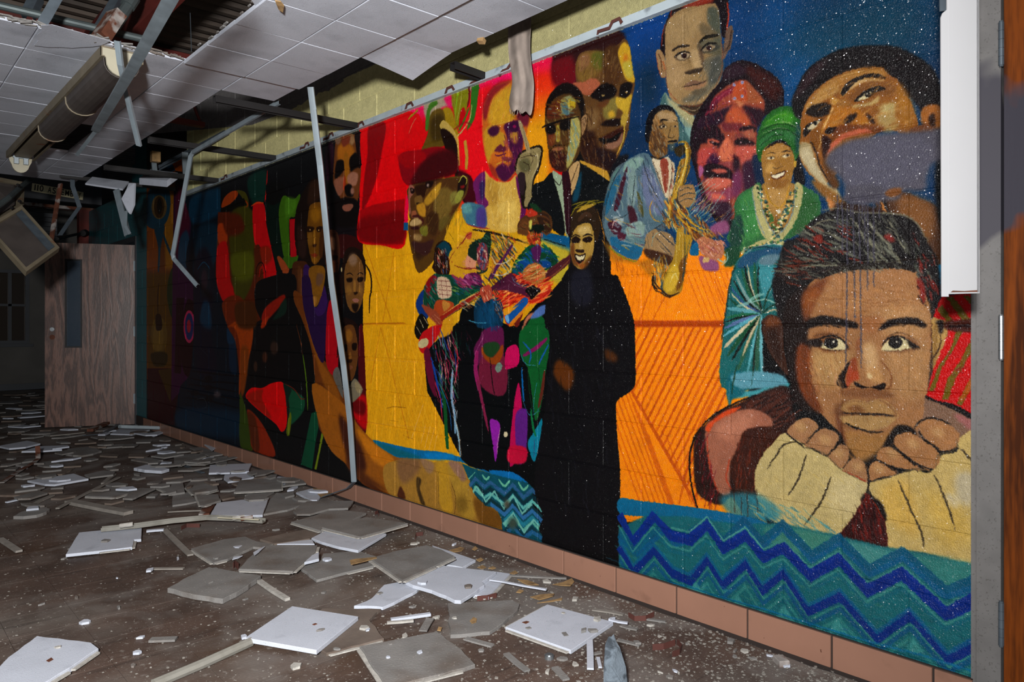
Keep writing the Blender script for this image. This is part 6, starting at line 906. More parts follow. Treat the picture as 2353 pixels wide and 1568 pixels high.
for i in range(-14, 8):
    for j in range(-14, 61):
        x, y = FX+(i+.5)*FT, FY+(j+.5)*FT
        if x > WX-.005 or x < XL or y < YB or y > YF: continue
        d = x*S_+y*C_; l = x*C_-y*S_
        ok = d > .8 and -60 < CX+F*l/d < 2300 and HY+F*H/d < 1640
        tl.append((d if ok else 99, x, y))
tl.sort()
for n, (d, x, y) in enumerate(tl):
    if n < 280 and d < 50:
        o = bpy.data.objects.new('floor_tile', ftm); COL.objects.link(o); o.parent = floor; o.location = (x, y, random.uniform(-.0002, .0001))
    else:
        fr_.add([(v.co.x+x, v.co.y+y, v.co.z) for v in ftm.vertices], [tuple(p.vertices) for p in ftm.polygons])
tag(fr_.build('floor_tile', M['floor'], floor), kind='stuff')
# ---------------------------------------------------------------- other walls, roof deck
b = MB(); b.box((XL-.2, YB-.2, 0), (XL, YF+.2, 3.6)); tag(b.build('wall_left', M['wallfar']), kind='structure')
b = MB(); b.box((XL, YB-.2, 0), (WX+.2, YB, 3.6)); tag(b.build('wall_front', M['wallfar']), kind='structure')
WZ0, WZ1, WA, WB = .80, 2.10, 1.55, 2.36       # far window opening
b = MB(); yb = YF
b.box((XL, yb, 0), (WA, yb+.2, 3.6)); b.box((WB, yb, 0), (4.6, yb+.2, 3.6)); b.box((WA, yb, 0), (WB, yb+.2, WZ0)); b.box((WA, yb, WZ1), (WB, yb+.2, 3.6))
tag(b.build('wall_back', M['wallfar']), kind='structure')
b = MB(); pr = []
y = YB
while y < YF:
    pr += [(y, 3.50), (y+.055, 3.50), (y+.075, 3.54), (y+.13, 3.54)]; y += .15
vs = [(x, yy, zz) for x in (XL, 4.6) for yy, zz in pr]; n = len(pr)
b.add(vs, [(i, i+1, n+i+1, n+i) for i in range(n-1)])
vs = [(x, yy, zz+.05) for x in (XL, 4.6) for yy, zz in pr]
b.add(vs, [(i, n+i, n+i+1, i+1) for i in range(n-1)])
tag(b.build('ceiling', M['deck']), kind='structure')
# ---------------------------------------------------------------- hung ceiling of foot-square tiles
ZC = 2.43
hung = empty('hung_ceiling', (1.2, 3.77, ZC)); tag(hung, kind='structure')
GX = lambda i: 1.22+.3045*i
GY = lambda j: 3.77+.3215*j
def ctile(w, h, th=.016, e=.0035):
    b = MB(); x, y = w/2-.0008, h/2-.0008
    b.add([(-x+e, -y+e, 0), (x-e, -y+e, 0), (x-e, y-e, 0), (-x+e, y-e, 0), (-x, -y, e), (x, -y, e), (x, y, e), (-x, y, e), (-x, -y, th), (x, -y, th), (x, y, th), (-x, y, th)],
          [(3, 2, 1, 0)]+[(i, (i+1) % 4, 4+(i+1) % 4, 4+i) for i in range(4)]+[(4+i, 4+(i+1) % 4, 8+(i+1) % 4, 8+i) for i in range(4)]+[(8, 9, 10, 11)])
    return b.mesh('ceiling_tile')
ctm = ctile(.3045, .3215); ctm.materials.append(M['tile_c'])
cells = [(0, j) for j in range(-8, 10)]+[(1, j) for j in range(-8, 1)]+[(2, j) for j in range(-8, -3)]
cells += [(i, j) for i in (-1, -2, -3, -4) for j in range(0, 12) if not (i == -1 and 5 <= j <= 7)]
cells += [(0, 10), (0, 11)]
random.seed(21)
for i, j in cells:
    o = bpy.data.objects.new('ceiling_tile', ctm); COL.objects.link(o); o.parent = hung
    sag = -.012*math.sin(max(0, min(1, (i+1)/3))*math.pi) if j < 0 else 0
    o.matrix_parent_inverse = Matrix.Translation(-hung.location)
    o.location = (GX(i+.5), GY(j+.5), ZC+sag+random.uniform(-.001, .001))
    o.rotation_euler = (random.uniform(-.004, .004), random.uniform(-.004, .004), 0)
# drooping tile at the open edge
b = MB(); x0, x1, y0, y1 = GX(2), GX(3), GY(-3), GY(-2); q = 6
vs = []
for jj in range(q+1):
    for ii in range(q+1):
        u, v = ii/q, jj/q; vs.append((x0+(x1-x0)*u-.0, y0+(y1-y0)*v+.0, ZC-.045*(u*v)**1.1-.004*v))
n = len(vs); vs += [(x, y, z+.016) for x, y, z in vs]; fs = []
for jj in range(q):
    for ii in range(q):
        a = jj*(q+1)+ii; fs += [(a, a+q+1, a+q+2, a+1), (n+a, n+a+1, n+a+q+2, n+a+q+1)]
for k in range(q):
    fs += [(k, k+1, n+k+1, n+k), ((k+1)*(q+1)-1, (k+2)*(q+1)-1, n+(k+2)*(q+1)-1, n+(k+1)*(q+1)-1), (k*(q+1), n+k*(q+1), n+(k+1)*(q+1), (k+1)*(q+1)), (q*(q+1)+k, n+q*(q+1)+k, n+q*(q+1)+k+1, q*(q+1)+k+1)]
b.add(vs, fs); o = b.build('ceiling_tile', M['tile_c'], hung); o.matrix_parent_inverse = Matrix.Translation(-hung.location); o['label'] = 'drooping corner tile at the torn ceiling edge'
# torn paper face on the tiles near the hole: ragged flap (two pieces), fibre along the broken edge
def flap(pts, z=ZC-.002, m='tile_c', name='torn_facing'):
    b = MB(); b.prism([onZ(x, y, z) for x, y in pts], .0012); o = b.build(name, M[m], hung); o.matrix_parent_inverse = Matrix.Translation(-hung.location); return o
flap([(94, 58), (120, 56), (255, 94), (232, 104), (212, 107), (190, 108), (165, 110), (140, 108), (110, 108), (78, 104), (88, 92), (84, 80), (96, 70)], ZC-.003)
flap([(578, 0), (600, -20), (720, -20), (700, 20), (680, 27), (650, 30), (620, 26), (590, 17)], ZC-.003)
E2 = MB(); random.seed(5)
for i in range(90):
    x = random.uniform(.3, 1.2); y = GY(0)-random.uniform(0, .022); z = ZC+random.uniform(.003, .02)
    s = random.uniform(.004, .016); E2.box((-s*2, -s*.4, -.003), (s*2, s*.4, .003), M=Matrix.Translation((x, y, z)) @ Matrix.Rotation(random.uniform(-.5, .5), 4, 'Z') @ Matrix.Rotation(random.uniform(-.4, .4), 4, 'Y'))
for i in range(26):
    y = random.uniform(2.0, 3.7); x = GX(0)-random.uniform(0, .014); z = ZC+random.uniform(.003, .014)
    s = random.uniform(.004, .01); E2.box((x-s*.5, y-s*2, z-.003), (x+s*.5, y+s*2, z+.003))
o = E2.build('torn_fibre', M['tile_g'], hung); o.matrix_parent_inverse = Matrix.Translation(-hung.location); tag(o, kind='stuff')
# brown splinter stuck under the ceiling, top
b = MB(); b.prism([onZ(632, 0, ZC-.012), onZ(645, 2, ZC-.012), onZ(653, 12, ZC-.02), onZ(650, 27, ZC-.025), onZ(640, 20, ZC-.02)], .004)
tag(centre(b.build('bark_scrap', M['paper'])), 'brown torn scrap stuck to the underside of the ceiling at the top', 'scrap')
b = MB(); b.box((-.011, -.016, 0), (.016, .016, .02)); o = b.build('wood_block', M['paper']); o.location = onZ(1104, 97, ZC-.018); o.rotation_euler = (.2, .3, .4)
tag(o, 'small brown wood block poking out under the ceiling edge', 'block')
# ---------------------------------------------------------------- carrying channels and edge angle
random.seed(2)
def thing_path(name, pts, prof, m, label, cat, group=None, scale=None, up=Vector((0, 0, 1)), extra=None):
    b = MB(); b.sweep(pts, prof, up=up, scale=scale)
    if extra: extra(b)
    o = b.build(name, m); tag(o, label, cat, group); return centre(o)
for n, (Y, x0, lab) in enumerate(((2.88, 2.20, 'black steel channel just right of the drooping ceiling tile'), (4.135, 1.5, 'long black steel channel crossing behind the tall bent pole'), (5.342, 1.5, 'black steel channel above the kinked hanging strip, second from the pole'), (6.506, 1.5, 'farthest short black steel channel near the dark end of the wall'))):
    thing_path('ceiling_channel', [(x0, Y, 2.405+.02*(n == 0)), (WX-.012, Y, 2.415)], channel(.04, .038, .004), M['black'], lab, 'channel')
# lower branch grid members in the dark gap
for n, (p, q_, lab) in enumerate((((1.35, 7.35, 2.44), (2.30, 7.35, 2.44), 'dark cross bar at the far end of the ceiling gap'), ((1.62, 6.9, 2.47), (2.25, 6.9, 2.47), 'thin dark bar in the ceiling gap above the cream edged panel'))):
    thing_path('ceiling_bar', [p, q_], channel(.03, .03, .003), M['black'], lab, 'bar')
b = MB()
prof = [(0, 0), (.024, 0), (.024, .004), (.004, .004), (.004, .046), (0, .046)]
ya, yb_ = .60, 7.33
b.add([(WX-x-.0005, y, 2.372+z) for y in (ya, yb_) for x, z in prof], [(i, (i+1) % 6, 6+(i+1) % 6, 6+i) for i in range(6)]+[(5, 4, 3, 2, 1, 0), (6, 7, 8, 9, 10, 11)])
trim_1 = tag(b.build('trim_1', M['whitetrim']), kind='structure')
def clip(xp, yp, kind, s=1.):
    p = onX(xp, yp, WX-.012); b = MB(); t = .0015
    if kind == 0: pts = [(-.05, .0), (-.03, .034), (.012, .036), (.03, .012)]
    elif kind == 1: pts = [(-.07, -.004), (-.068, .022), (-.005, .018), (.012, .04), (.05, .042), (.062, .02)]
    else: pts = [(-.06, -.004), (-.03, .012), (.0, .012), (.03, .034), (.07, .03)]
    b.sweep([(p.x, p.y-y*s, 2.374+z*s) for y, z in pts], [(-.0008, -.004), (.0008, -.004), (.0008, .004), (-.0008, .004)] if False else [(-.007, -.0022), (.007, -.0022), (.007, .0022), (-.007, .0022)], up=Vector((-1, 0, 0)))
    b.build('clip', M['clip'], trim_1)
for xp, yp, k in ((700, 330, 1), (755, 312, 1), (830, 285, 0), (942, 235, 0), (1035, 197, 0), (1092, 172, 2), (1165, 147, 2), (1402, 52, 1), (515, 408, 1)): clip(xp, yp, k)
# ---------------------------------------------------------------- what shows above the hung ceiling
b = MB(); jx = 1.42
b.box((jx-.05, 1.2, 3.05), (jx+.05, 8.2, 3.07)); b.box((jx-.05, 1.2, 3.42), (jx+.05, 8.2, 3.44)); b.box((jx-.006, 1.2, 3.07), (jx+.006, 8.2, 3.42))
tag(centre(b.build('roof_beam', M['red'])), 'long red primed steel beam seen through the ceiling hole', 'beam')
j = empty('roof_joist', (.35, 6.6, 3.1)); tag(j, 'red open web roof joist crossing above the broken ceiling', 'joist')
def par(o, p): o.parent = p; o.matrix_parent_inverse = Matrix.Translation(-p.location); return o
b = MB(); b.box((-1.5, 6.55, 3.40), (2.3, 6.62, 3.46)); par(b.build('top_chord', M['red']), j)
b = MB(); b.box((-1.5, 6.55, 2.86), (2.3, 6.62, 2.90)); par(b.build('bottom_chord', M['red']), j)
for k in range(8):
    x = -1.4+k*.46; b = MB(); b.tube([(x, 6.585, 2.88), (x+.23, 6.585, 3.42), (x+.46, 6.585, 2.88)], .014, 8); par(b.build('web_rod', M['red']), j)
b = MB(); b.tube([(-1.0, 4.53, 2.76), (.55, 4.53, 2.76), (1.25, 4.50, 2.755)], .021, 12)
tag(centre(b.build('conduit', M['pipe'])), 'long grey conduit running across behind the broken ceiling edge', 'pipe')
def strut(name, pa, pb, r, m, lab, cat):
    b = MB(); b.sweep([pa, pb], channel(r, r*.9, .004)); return tag(centre(b.build(name, m)), lab, cat)
strut('hanger_strut', at(78, 61, 3.55), at(120, -12, 3.6), .05, M['galv_d'], 'dark steel strut rising from the broken ceiling edge, left of the fixture', 'strut')
strut('hanger_strut', at(58, 30, 4.2), at(80, -15, 4.3), .06, M['galv_d'], 'dark steel strut at the top left corner of the ceiling hole', 'strut')
strut('hanger_strut', at(215, 78, 4.3), at(272, -18, 4.6), .055, M['galv_d'], 'dark strut left of the jointed pipe in the ceiling hole', 'strut')
b = MB(); b.tube([at(262, 62, 4.35), at(318, -22, 4.5)], .034, 12); b.tube([at(293, 14, 4.43), at(306, -6, 4.46)], .042, 12)
tag(centre(b.build('jointed_pipe', M['pipe'])), 'dark pipe with bright coupling in the ceiling hole', 'pipe')
b = MB(); b.box((-.03, -.05, -.09), (.03, .05, .09)); o = b.build('junction_box', M['rust']); o.location = at(250, 60, 3.85); o.rotation_euler = (0, .5, .3)
tag(o, 'rust brown junction box below the jointed pipe', 'box')
b = MB(); b.tube([at(437, 30, 4.2), at(440, 118, 4.0)], .002, 6); tag(centre(b.build('hanger_wire', M['galv_d'])), 'thin straight hanger wire in the ceiling hole right of the diagonal strip', 'wire')
# suspended clutter beyond the far ceiling edge
strut('hanging_strap', at(352, 352, 6.6), at(356, 392, 6.5), .04, M['galv'], 'short galvanised strap hanging in the dark ceiling gap', 'strap')
strut('hanging_strap', at(425, 350, 6.4), at(428, 400, 6.3), .05, M['galv'], 'galvanised strap hanging beside the orange paint in the gap', 'strap')
b = MB(); b.sweep([at(350, 390, 6.8), at(430, 348, 6.6), at(520, 300, 6.2)], channel(.04, .03, .003)); tag(centre(b.build('ceiling_bar', M['galv_d'])), 'dull sloping bar above the far ceiling gap', 'bar')
b = MB(); b.box((-.035, -.03, -.045), (.035, .03, .045)); o = b.build('junction_box', M['paper']); o.location = at(357, 361, 6.5); tag(o, 'small orange brown box on the strap in the ceiling gap', 'box')
# panel with cream edge hanging at the far corner of the ceiling
def slabq(name, top, th, mats, lab, cat, down=Vector((0, 0, 1)), group=None, bev=0):
    b = MB(); b.prism(top, th, 0, 1, down, bev); o = b.build(name, mats); tag(o, lab, cat, group); return centre(o)
p = [at(320, 424, 6.45), at(384, 430, 6.2), at(408, 412, 6.3), at(345, 404, 6.6)]
slabq('loose_ceiling_board', p, .055, [M['tile_w'], M['cream']], 'cream edged ceiling panel hanging at the far corner above the teal wall', 'board')
p = [at(196, 425, 6.35), at(282, 438, 6.2), at(296, 421, 6.35), at(212, 410, 6.5)]
slabq('hanging_tile', p, .014, [M['tile_w'], M['tile_e']], 'pale ceiling tile tilted down from the far ceiling edge', 'tile')
p = [at(279, 457, 6.1), at(290, 436, 6.15), at(296, 421, 6.2), at(309, 421, 6.2), at(307, 470, 6.1), at(298, 492, 6.05), at(291, 484, 6.05)]
slabq('hanging_shard', p, .016, [M['tile_w'], M['tile_e']], 'jagged tile shard hanging on edge beside the teal wall', 'shard', down=Vector((.9, .45, 0)).normalized())
# ---------------------------------------------------------------- hanging steel strips
W = lambda *a: [at(*q) for q in a]
def rib(w, d=.02, t=.0016): return [(-w/2, 0), (-w*.2, .0005), (w*.2, .0005), (w/2, 0), (w/2, -d), (w/2-t, -d), (w/2-t, -t), (-w/2+t, -t), (-w/2+t, -d), (-w/2, -d)]
UPC = Vector((-S_, -C_, .1))
thing_path('metal_strip', W((470, -120, 1.95), (395, -5, 2.3), (305, 158, 2.98), (218, 303, 4.12)), rib(.040), M['galv'], 'long bright galvanised strip slung diagonally under the ceiling at upper left', 'strip', up=Vector((-.25, -.4, -.85)))
thing_path('metal_strip', W((219, 302, 4.13), (176, 357, 4.45)), [(-.010, 0), (.010, 0), (.010, .002), (-.010, .002)], M['galv'], 'short bent tail of steel below the long diagonal strip', 'strip', up=Vector((-.3, -.5, -.8)))
thing_path('metal_strip', W((268, 94, 3.26), (275, 150, 3.31), (297, 250, 3.5), (318, 336, 3.66)), rib(.026, .012), M['galv'], 'straight steel strip dangling from the fixture end across the diagonal strip', 'strip', up=UPC)
thing_path('metal_strip', W((713, 200, 4.02), (735, 380, 4.16), (761, 650, 4.34), (789, 840, 4.48), (804, 971, 4.56), (813, 1108, 4.63)), rib(.033, .016), M['galv'], 'tall thin steel pole leaning from ceiling to baseboard in front of the painting', 'pole', up=UPC)
thing_path('metal_strip', W((814, 1108, 4.63), (800, 1122, 4.66), (733, 1145, 4.79)), [(-.017, -.004), (.017, -.004), (.017, .002), (-.017, .002)], M['galv_d'], 'bent foot of the tall steel pole lying on the baseboard', 'strip')
thing_path('metal_strip', W((716, 205, 4.04), (724, 252, 4.06)), [(-.008, -.006), (.008, -.006), (.008, .002), (-.008, .002)], M['galv'], 'short doubled steel tongue beside the top of the tall pole', 'strip', up=UPC)
thing_path('metal_strip', W((640, 234, 4.3), (540, 292, 4.65), (441, 350, 5.05), (437, 360, 5.06), (396, 585, 5.25), (398, 594, 5.25), (452, 656, 5.05)), rib(.028, .014), M['galv'], 'zigzag kinked steel strip hanging before the dark blue painting', 'strip', up=UPC)
thing_path('metal_strip', W((266, 436, 6.2), (292, 540, 6.0)), rib(.05, .02), M['galv'], 'folded white steel strip hanging beside the tile shard', 'strip', up=UPC)
thing_path('metal_strip', W((290, 485, 6.05), (289, 520, 6.0), (299, 538, 5.98)), [(-.012, 0), (.012, 0), (.012, .003), (-.012, .003)], M['galv'], 'crumpled end of a strip hanging under the tile shard', 'strip', up=UPC)
thing_path('metal_strip', W((138, 422, 6.4), (128, 478, 6.25), (116, 552, 5.95)), rib(.034, .014), M['rust'], 'rust flecked steel strip hanging over the open lens frame', 'strip', up=UPC)
thing_path('metal_strip', W((167, 404, 6.5), (167, 428, 6.5), (183, 476, 6.5), (160, 508, 6.4), (138, 541, 6.25)), [(-.02, 0), (.02, 0), (.02, .003), (-.02, .003)], M['galv_d'], 'bent steel strap behind the rusty strip below the room sign', 'strip', up=UPC)
thing_path('curved_pipe', W((-30, 492, 5.6), (20, 455, 5.9), (48, 430, 6.3), (68, 414, 6.7)), [(.022*math.cos(k*math.pi/4), .022*math.sin(k*math.pi/4)) for k in range(8)], M['pipe'], 'curved grey pipe passing above the tilted lens frame at far left', 'pipe')
b = MB(); b.tube(W((132, 549, 8.6), (196, 534, 9.9)), .018, 8); b.tube(W((190, 536, 9.6), (196, 534, 9.7)), .04, 10)
tag(centre(b.build('door_closer', M['black'])), 'black door closer arm with a bright end above the wooden door', 'door closer')
# ---------------------------------------------------------------- strip light with sagging lens
fx = empty('strip_light', (.955, 5.2, ZC)); tag(fx, 'long cream strip light with a grimy U shaped lens, hanging under the ceiling', 'light fixture')
x0, x1, ya, yb_ = .865, 1.045, 3.80, 6.60; xm = (x0+x1)/2
b = MB(); t = .004
b.box((x0, ya, ZC-.045), (x0+t, yb_, ZC-.001)); b.box((x1-t, ya, ZC-.045), (x1, yb_, ZC-.001)); b.box((x0+t, ya, ZC-.008), (x1-t, yb_, ZC-.001)); b.box((x0, ya, ZC-.05), (x0+.014, yb_, ZC-.045)); b.box((x1-.014, ya, ZC-.05), (x1, yb_, ZC-.045))
par(b.build('housing', M['cream_d']), fx)
def ushape(r, d, n=10): return [(r*math.cos(math.pi*k/n), -d*math.sin(math.pi*k/n)**.7) for k in range(n+1)]
def uvol(y0, y1, r, d, th, name, m, zt=ZC-.045):
    b = MB(); o_, i_ = ushape(r, d), ushape(r-th, d-th); n = len(o_)
    vs = [(xm+x, y, zt+z) for y in (y0, y1) for x, z in o_]+[(xm+x, y, zt+z) for y in (y0, y1) for x, z in i_]
    fs = []
    for k in range(n-1): fs += [(k, k+1, n+k+1, n+k), (2*n+k, 3*n+k, 3*n+k+1, 2*n+k+1), (k, 2*n+k, 2*n+k+1, k+1), (n+k, n+k+1, 3*n+k+1, 3*n+k)]
    fs += [(0, n, 3*n, 2*n), (n-1, 3*n-1, 4*n-1, 2*n-1)]
    b.add(vs, fs); return par(b.build(name, m, smooth=False), fx)
uvol(ya+.02, 5.42, .078, .088, .004, 'lens', M['lens'])
for y in (4.62, 5.40): uvol(y, y+.012, .083, .093, .005, 'strap', M['cream_d'])
b = MB(); pr = [(-.09, .04), (.09, .04), (.09, -.0), (.07, -.004)]+ushape(.07, .082)[1:-1]+[(-.07, -.004), (-.09, 0)]
b.prism([(xm+x, ya+.004, ZC-.046+z) for x, z in pr], .014, 0, 0, Vector((0, 1, 0))); par(b.build('end_cap', M['cream']), fx)
b = MB(); b.prism([(xm+x, yb_-.012, ZC-.046+z) for x, z in [(-.075, .02), (.075, .02), (.07, -.02)]+ushape(.06, .105)[1:-1]+[(-.07, -.02)]], .02, 0, 0, Vector((0, 1, 0))); eb = par(b.build('end_cap', M['cream']), fx)
b = MB()
for sx in (-.03, .03): b.box((xm+sx-.014, yb_-.045, ZC-.09), (xm+sx+.014, yb_-.014, ZC-.045))
b.box((xm-.05, yb_-.04, ZC-.046), (xm+.05, yb_-.012, ZC-.03)); par(b.build('lamp_holder', M['whitetrim']), fx)
b = MB(); b.box((xm-.05, 5.5, ZC-.05), (xm+.05, 6.5, ZC-.01)); par(b.build('ballast_cover', M['cream_d']), fx)
# ---------------------------------------------------------------- canvas rag on the edge
b = MB(); random.seed(8)
ctr = [(1195, 40), (1194, 80), (1193, 120), (1199, 160), (1204, 190), (1200, 215), (1198, 238), (1196, 250)]; wid = [56, 54, 50, 48, 50, 54, 56, 50]; rows = []
nn = 9
for k, ((cx_, cy_), w_) in enumerate(zip(ctr, wid)):
    r_ = []
    for i in range(nn):
        u = i/(nn-1)-.5
        px_, py_ = cx_+u*w_, cy_-u*20*(k < 3)+(14*abs(math.sin(i*2.1)) if k == len(ctr)-1 else 0)+(u*12 if k > 5 else 0)
        dep = 3.2353*F/(px_+345)-.10+.012*math.sin(i*1.1+k*.5)+.008*math.sin(i*2.3-k*.9)
        r_.append(at(px_, py_, dep))
    rows.append(r_)
vs = [p for r_ in rows for p in r_]; n = len(vs)
fs = [(k*nn+i, k*nn+i+1, (k+1)*nn+i+1, (k+1)*nn+i) for k in range(len(rows)-1) for i in range(nn-1)]
b.add(vs, fs)
me = b.mesh('canvas_rag', True); rag = link('canvas_rag', me, M['cloth']); md = rag.modifiers.new('s', 'SOLIDIFY'); md.thickness = .004; md2 = rag.modifiers.new('d', 'SUBSURF'); md2.levels = 2; md2.render_levels = 2
tag(rag, 'frayed dirty canvas strip hanging down over the painting from the ceiling edge', 'rag'); centre(rag)
b = MB()
for i in range(26):
    u = random.random(); px_ = 1172+u*52; py_ = 252+random.uniform(-8, 2)-u*2; d_ = 3.2353*F/(px_+345)-.1
    b.sweep([at(px_, py_-3, d_), at(px_+random.uniform(-4, 4), py_+random.uniform(4, 16), d_)], [(-.0007, -.0007), (.0007, -.0007), (0, .0009)])
fr_o = b.build('frayed_thread', M['cloth']); tag(fr_o, kind='stuff'); fr_o.parent = rag; fr_o.matrix_parent_inverse = Matrix.Translation(-rag.location)
# ---------------------------------------------------------------- white enamelled strip hanging close to the lens
b = MB(); d0 = 1.80
def hp(x, y, d): return at(x, y, d)
w0 = [hp(2164, 682, d0), hp(2180, 682, d0), hp(2180, 676, d0), hp(2251, 674, d0), hp(2249, -340, d0), hp(2176, -340, d0), hp(2176, 22, d0), hp(2166, 30, d0), hp(2162, 40, d0)]
b.prism(w0, .003, 0, 0, Vector((S_, C_, 0)))
b.prism([hp(2182, 674, d0-.001), hp(2182, -340, d0-.001), hp(2186, -340, d0-.001), hp(2186, 674, d0-.001)], .002, 0, 0, Vector((S_, C_, 0)))
b.prism([hp(2245, 672, d0), hp(2250, 672, d0), hp(2249, -340, d0), hp(2244, -340, d0)], .02, 0, 0, Vector((S_, C_, 0)))
ws = b.build('white_strip', M['strip_w']); tag(ws, 'white enamelled steel strip hanging straight down close to the camera at right', 'strip'); centre(ws)
b = MB(); b.prism([hp(2184, 672, d0-.0015), hp(2246, 671, d0-.0015), hp(2246, 667, d0-.0015), hp(2215, 669, d0-.0015), hp(2190, 668, d0-.0015)], .001, 0, 0, Vector((S_, C_, 0)))
rs = b.build('rusty_end', M['rust'], ws); rs.matrix_parent_inverse = Matrix.Translation(-ws.location)
b = MB(); b.prism([hp(2154, -340, d0+.02), hp(2177, -340, d0+.02), hp(2177, 24, d0+.02), hp(2160, 26, d0+.02)], .003, 0, 0, Vector((S_, C_, 0)))
rs = b.build('backing_flange', M['galv_d'], ws); rs.matrix_parent_inverse = Matrix.Translation(-ws.location)
# ---------------------------------------------------------------- near door (closed) in the painted wall
d1 = empty('door_1', (WX, .1, 0)); tag(d1, kind='structure')
def pr1(o): return par(o, d1)
b = MB()
b.box((WX-.020, .612, 0), (WX+.12, .672, 2.25)); b.box((WX-.020, -.42, 0), (WX+.12, -.36, 2.25)); b.box((WX-.020, -.36, 2.19), (WX+.12, .612, 2.25))
b.box((WX-.004, .672, 0), (WX+.03, .69, 2.25))
pr1(b.build('door_frame', M['jamb']))
b = MB(); b.box((WX-.012, -.355, .01), (WX+.032, .6065, 2.185)); lf = b.build('door_leaf', M['wood1'], d1); lf.matrix_parent_inverse = Matrix.Translation(-d1.location)
for z in (1.916, 1.098, .30):
    b = MB()
    for k in range(5):
        zz = z-.06+k*.024; b.tube([(WX-.022, .6105, zz+.0006), (WX-.022, .6105, zz+.0234)], .0072, 12)
    b.tube([(WX-.022, .6105, z-.064), (WX-.022, .6105, z+.064)], .0055, 10); b.box((WX-.019, .606, z-.06), (WX-.013, .6145, z+.06))
    pr1(b.build('hinge', M['chrome'] if z < 1.2 and z > .5 else M['galv_d']))
# ---------------------------------------------------------------- far door, standing open towards the camera
hp_ = at(311, 747, 8.35); hp_.z = 0
d2 = empty('door_2', hp_); tag(d2, kind='structure')
_u = Vector((C_, -S_, 0))*(-.837)+Vector((S_, C_, 0))*(-.28); ang = math.atan2(_u.y, _u.x)                 # leaf runs from the hinge to screen left
d2.rotation_euler.z = ang
DW, DH, DT = .883, 2.035, .044
def pd(b, name, m, parent=None): return b.build(name, m, parent or d2)
Ml = Matrix()                              # local x along leaf, local y: thickness
wx0, wx1, wz0, wz1 = .527, .688, .885, 1.855
b = MB(); z_ = .012
for lo, hi in (((0, 0, z_), (wx0, DT, DH)), ((wx1, 0, z_), (DW, DT, DH)), ((wx0, 0, z_), (wx1, DT, wz0)), ((wx0, 0, wz1), (wx1, DT, DH))): b.box(lo, hi)
pd(b, 'door_leaf', M['wood2'])
# which side faces the camera?
side = Vector((math.cos(ang+math.pi/2), math.sin(ang+math.pi/2))).dot(Vector((-S_, -C_)))
yf, sg = (DT, 1) if side > 0 else (0, -1)
b = MB(); fw = .012
for lo, hi in (((wx0-.004, 0, wz0-.004), (wx0+fw, 0, wz1+.004)), ((wx1-fw, 0, wz0-.004), (wx1+.004, 0, wz1+.004)), ((wx0+fw, 0, wz0-.004), (wx1-fw, 0, wz0+fw)), ((wx0+fw, 0, wz1-fw), (wx1-fw, 0, wz1+.004))):
    b.box((lo[0], min(yf-sg*.02, yf+sg*.004), lo[2]), (hi[0], max(yf-sg*.02, yf+sg*.004), hi[2]))
pd(b, 'glazing_bead', M['black'])
gm = bpy.data.materials.new('wired_glass'); gm.use_nodes = True; q = gm.node_tree.nodes['Principled BSDF']; q.inputs['Base Color'].default_value = lin('2c4256'); q.inputs['Roughness'].default_value = .22; q.inputs['Transmission Weight'].default_value = .55; q.inputs['IOR'].default_value = 1.45
nz = gm.node_tree.nodes.new('ShaderNodeTexNoise'); nz.inputs['Scale'].default_value = 90; bp_ = gm.node_tree.nodes.new('ShaderNodeBump'); bp_.inputs['Strength'].default_value = .3; gm.node_tree.links.new(nz.outputs[0], bp_.inputs['Height']); gm.node_tree.links.new(bp_.outputs[0], q.inputs['Normal'])
b = MB(); b.box((wx0+.002, DT/2-.003, wz0+.002), (wx1-.002, DT/2+.003, wz1-.002)); pd(b, 'vision_pane', gm)
b = MB(); b.tube([Vector((.812, yf-.004*sg, 1.085)), Vector((.812, yf+.012*sg, 1.085))], .022, 16); b.tube([Vector((.812, yf, 1.085)), Vector((.812, yf+.018*sg, 1.085))], .013, 14); pd(b, 'deadbolt', M['chrome'])
b = MB(); b.tube([Vector((.812, yf-.004*sg, .998)), Vector((.812, yf+.004*sg, .998))], .027, 16); b.tube([Vector((.812, yf, .998)), Vector((.812, yf+.006*sg, .998))], .012, 12, 1); pd(b, 'knob_rose', [M['rust'], M['black']])
for z in (1.80, 1.06, .30):
    b = MB(); b.tube([Vector((-.008, yf+.004*sg, z-.06)), Vector((-.008, yf+.004*sg, z+.06))], .009, 10); b.box((-.008, min(yf, yf+sg*.003), z-.055), (.012, max(yf, yf+sg*.003), z+.055)); pd(b, 'hinge', M['galv'])
# frame of that opening, in the wall plane
b = MB()
b.box((WX-.012, Y_DOOR0-.062, 0), (WX+.12, Y_DOOR0-.004, 2.14)); b.box((WX-.012, Y_DOOR1+.004, 0), (WX+.12, Y_DOOR1+.062, 2.14)); b.box((WX-.012, Y_DOOR0-.004, 2.08), (WX+.12, Y_DOOR1+.004, 2.14))
tag(b.build('trim_2', M['dark']), kind='structure')
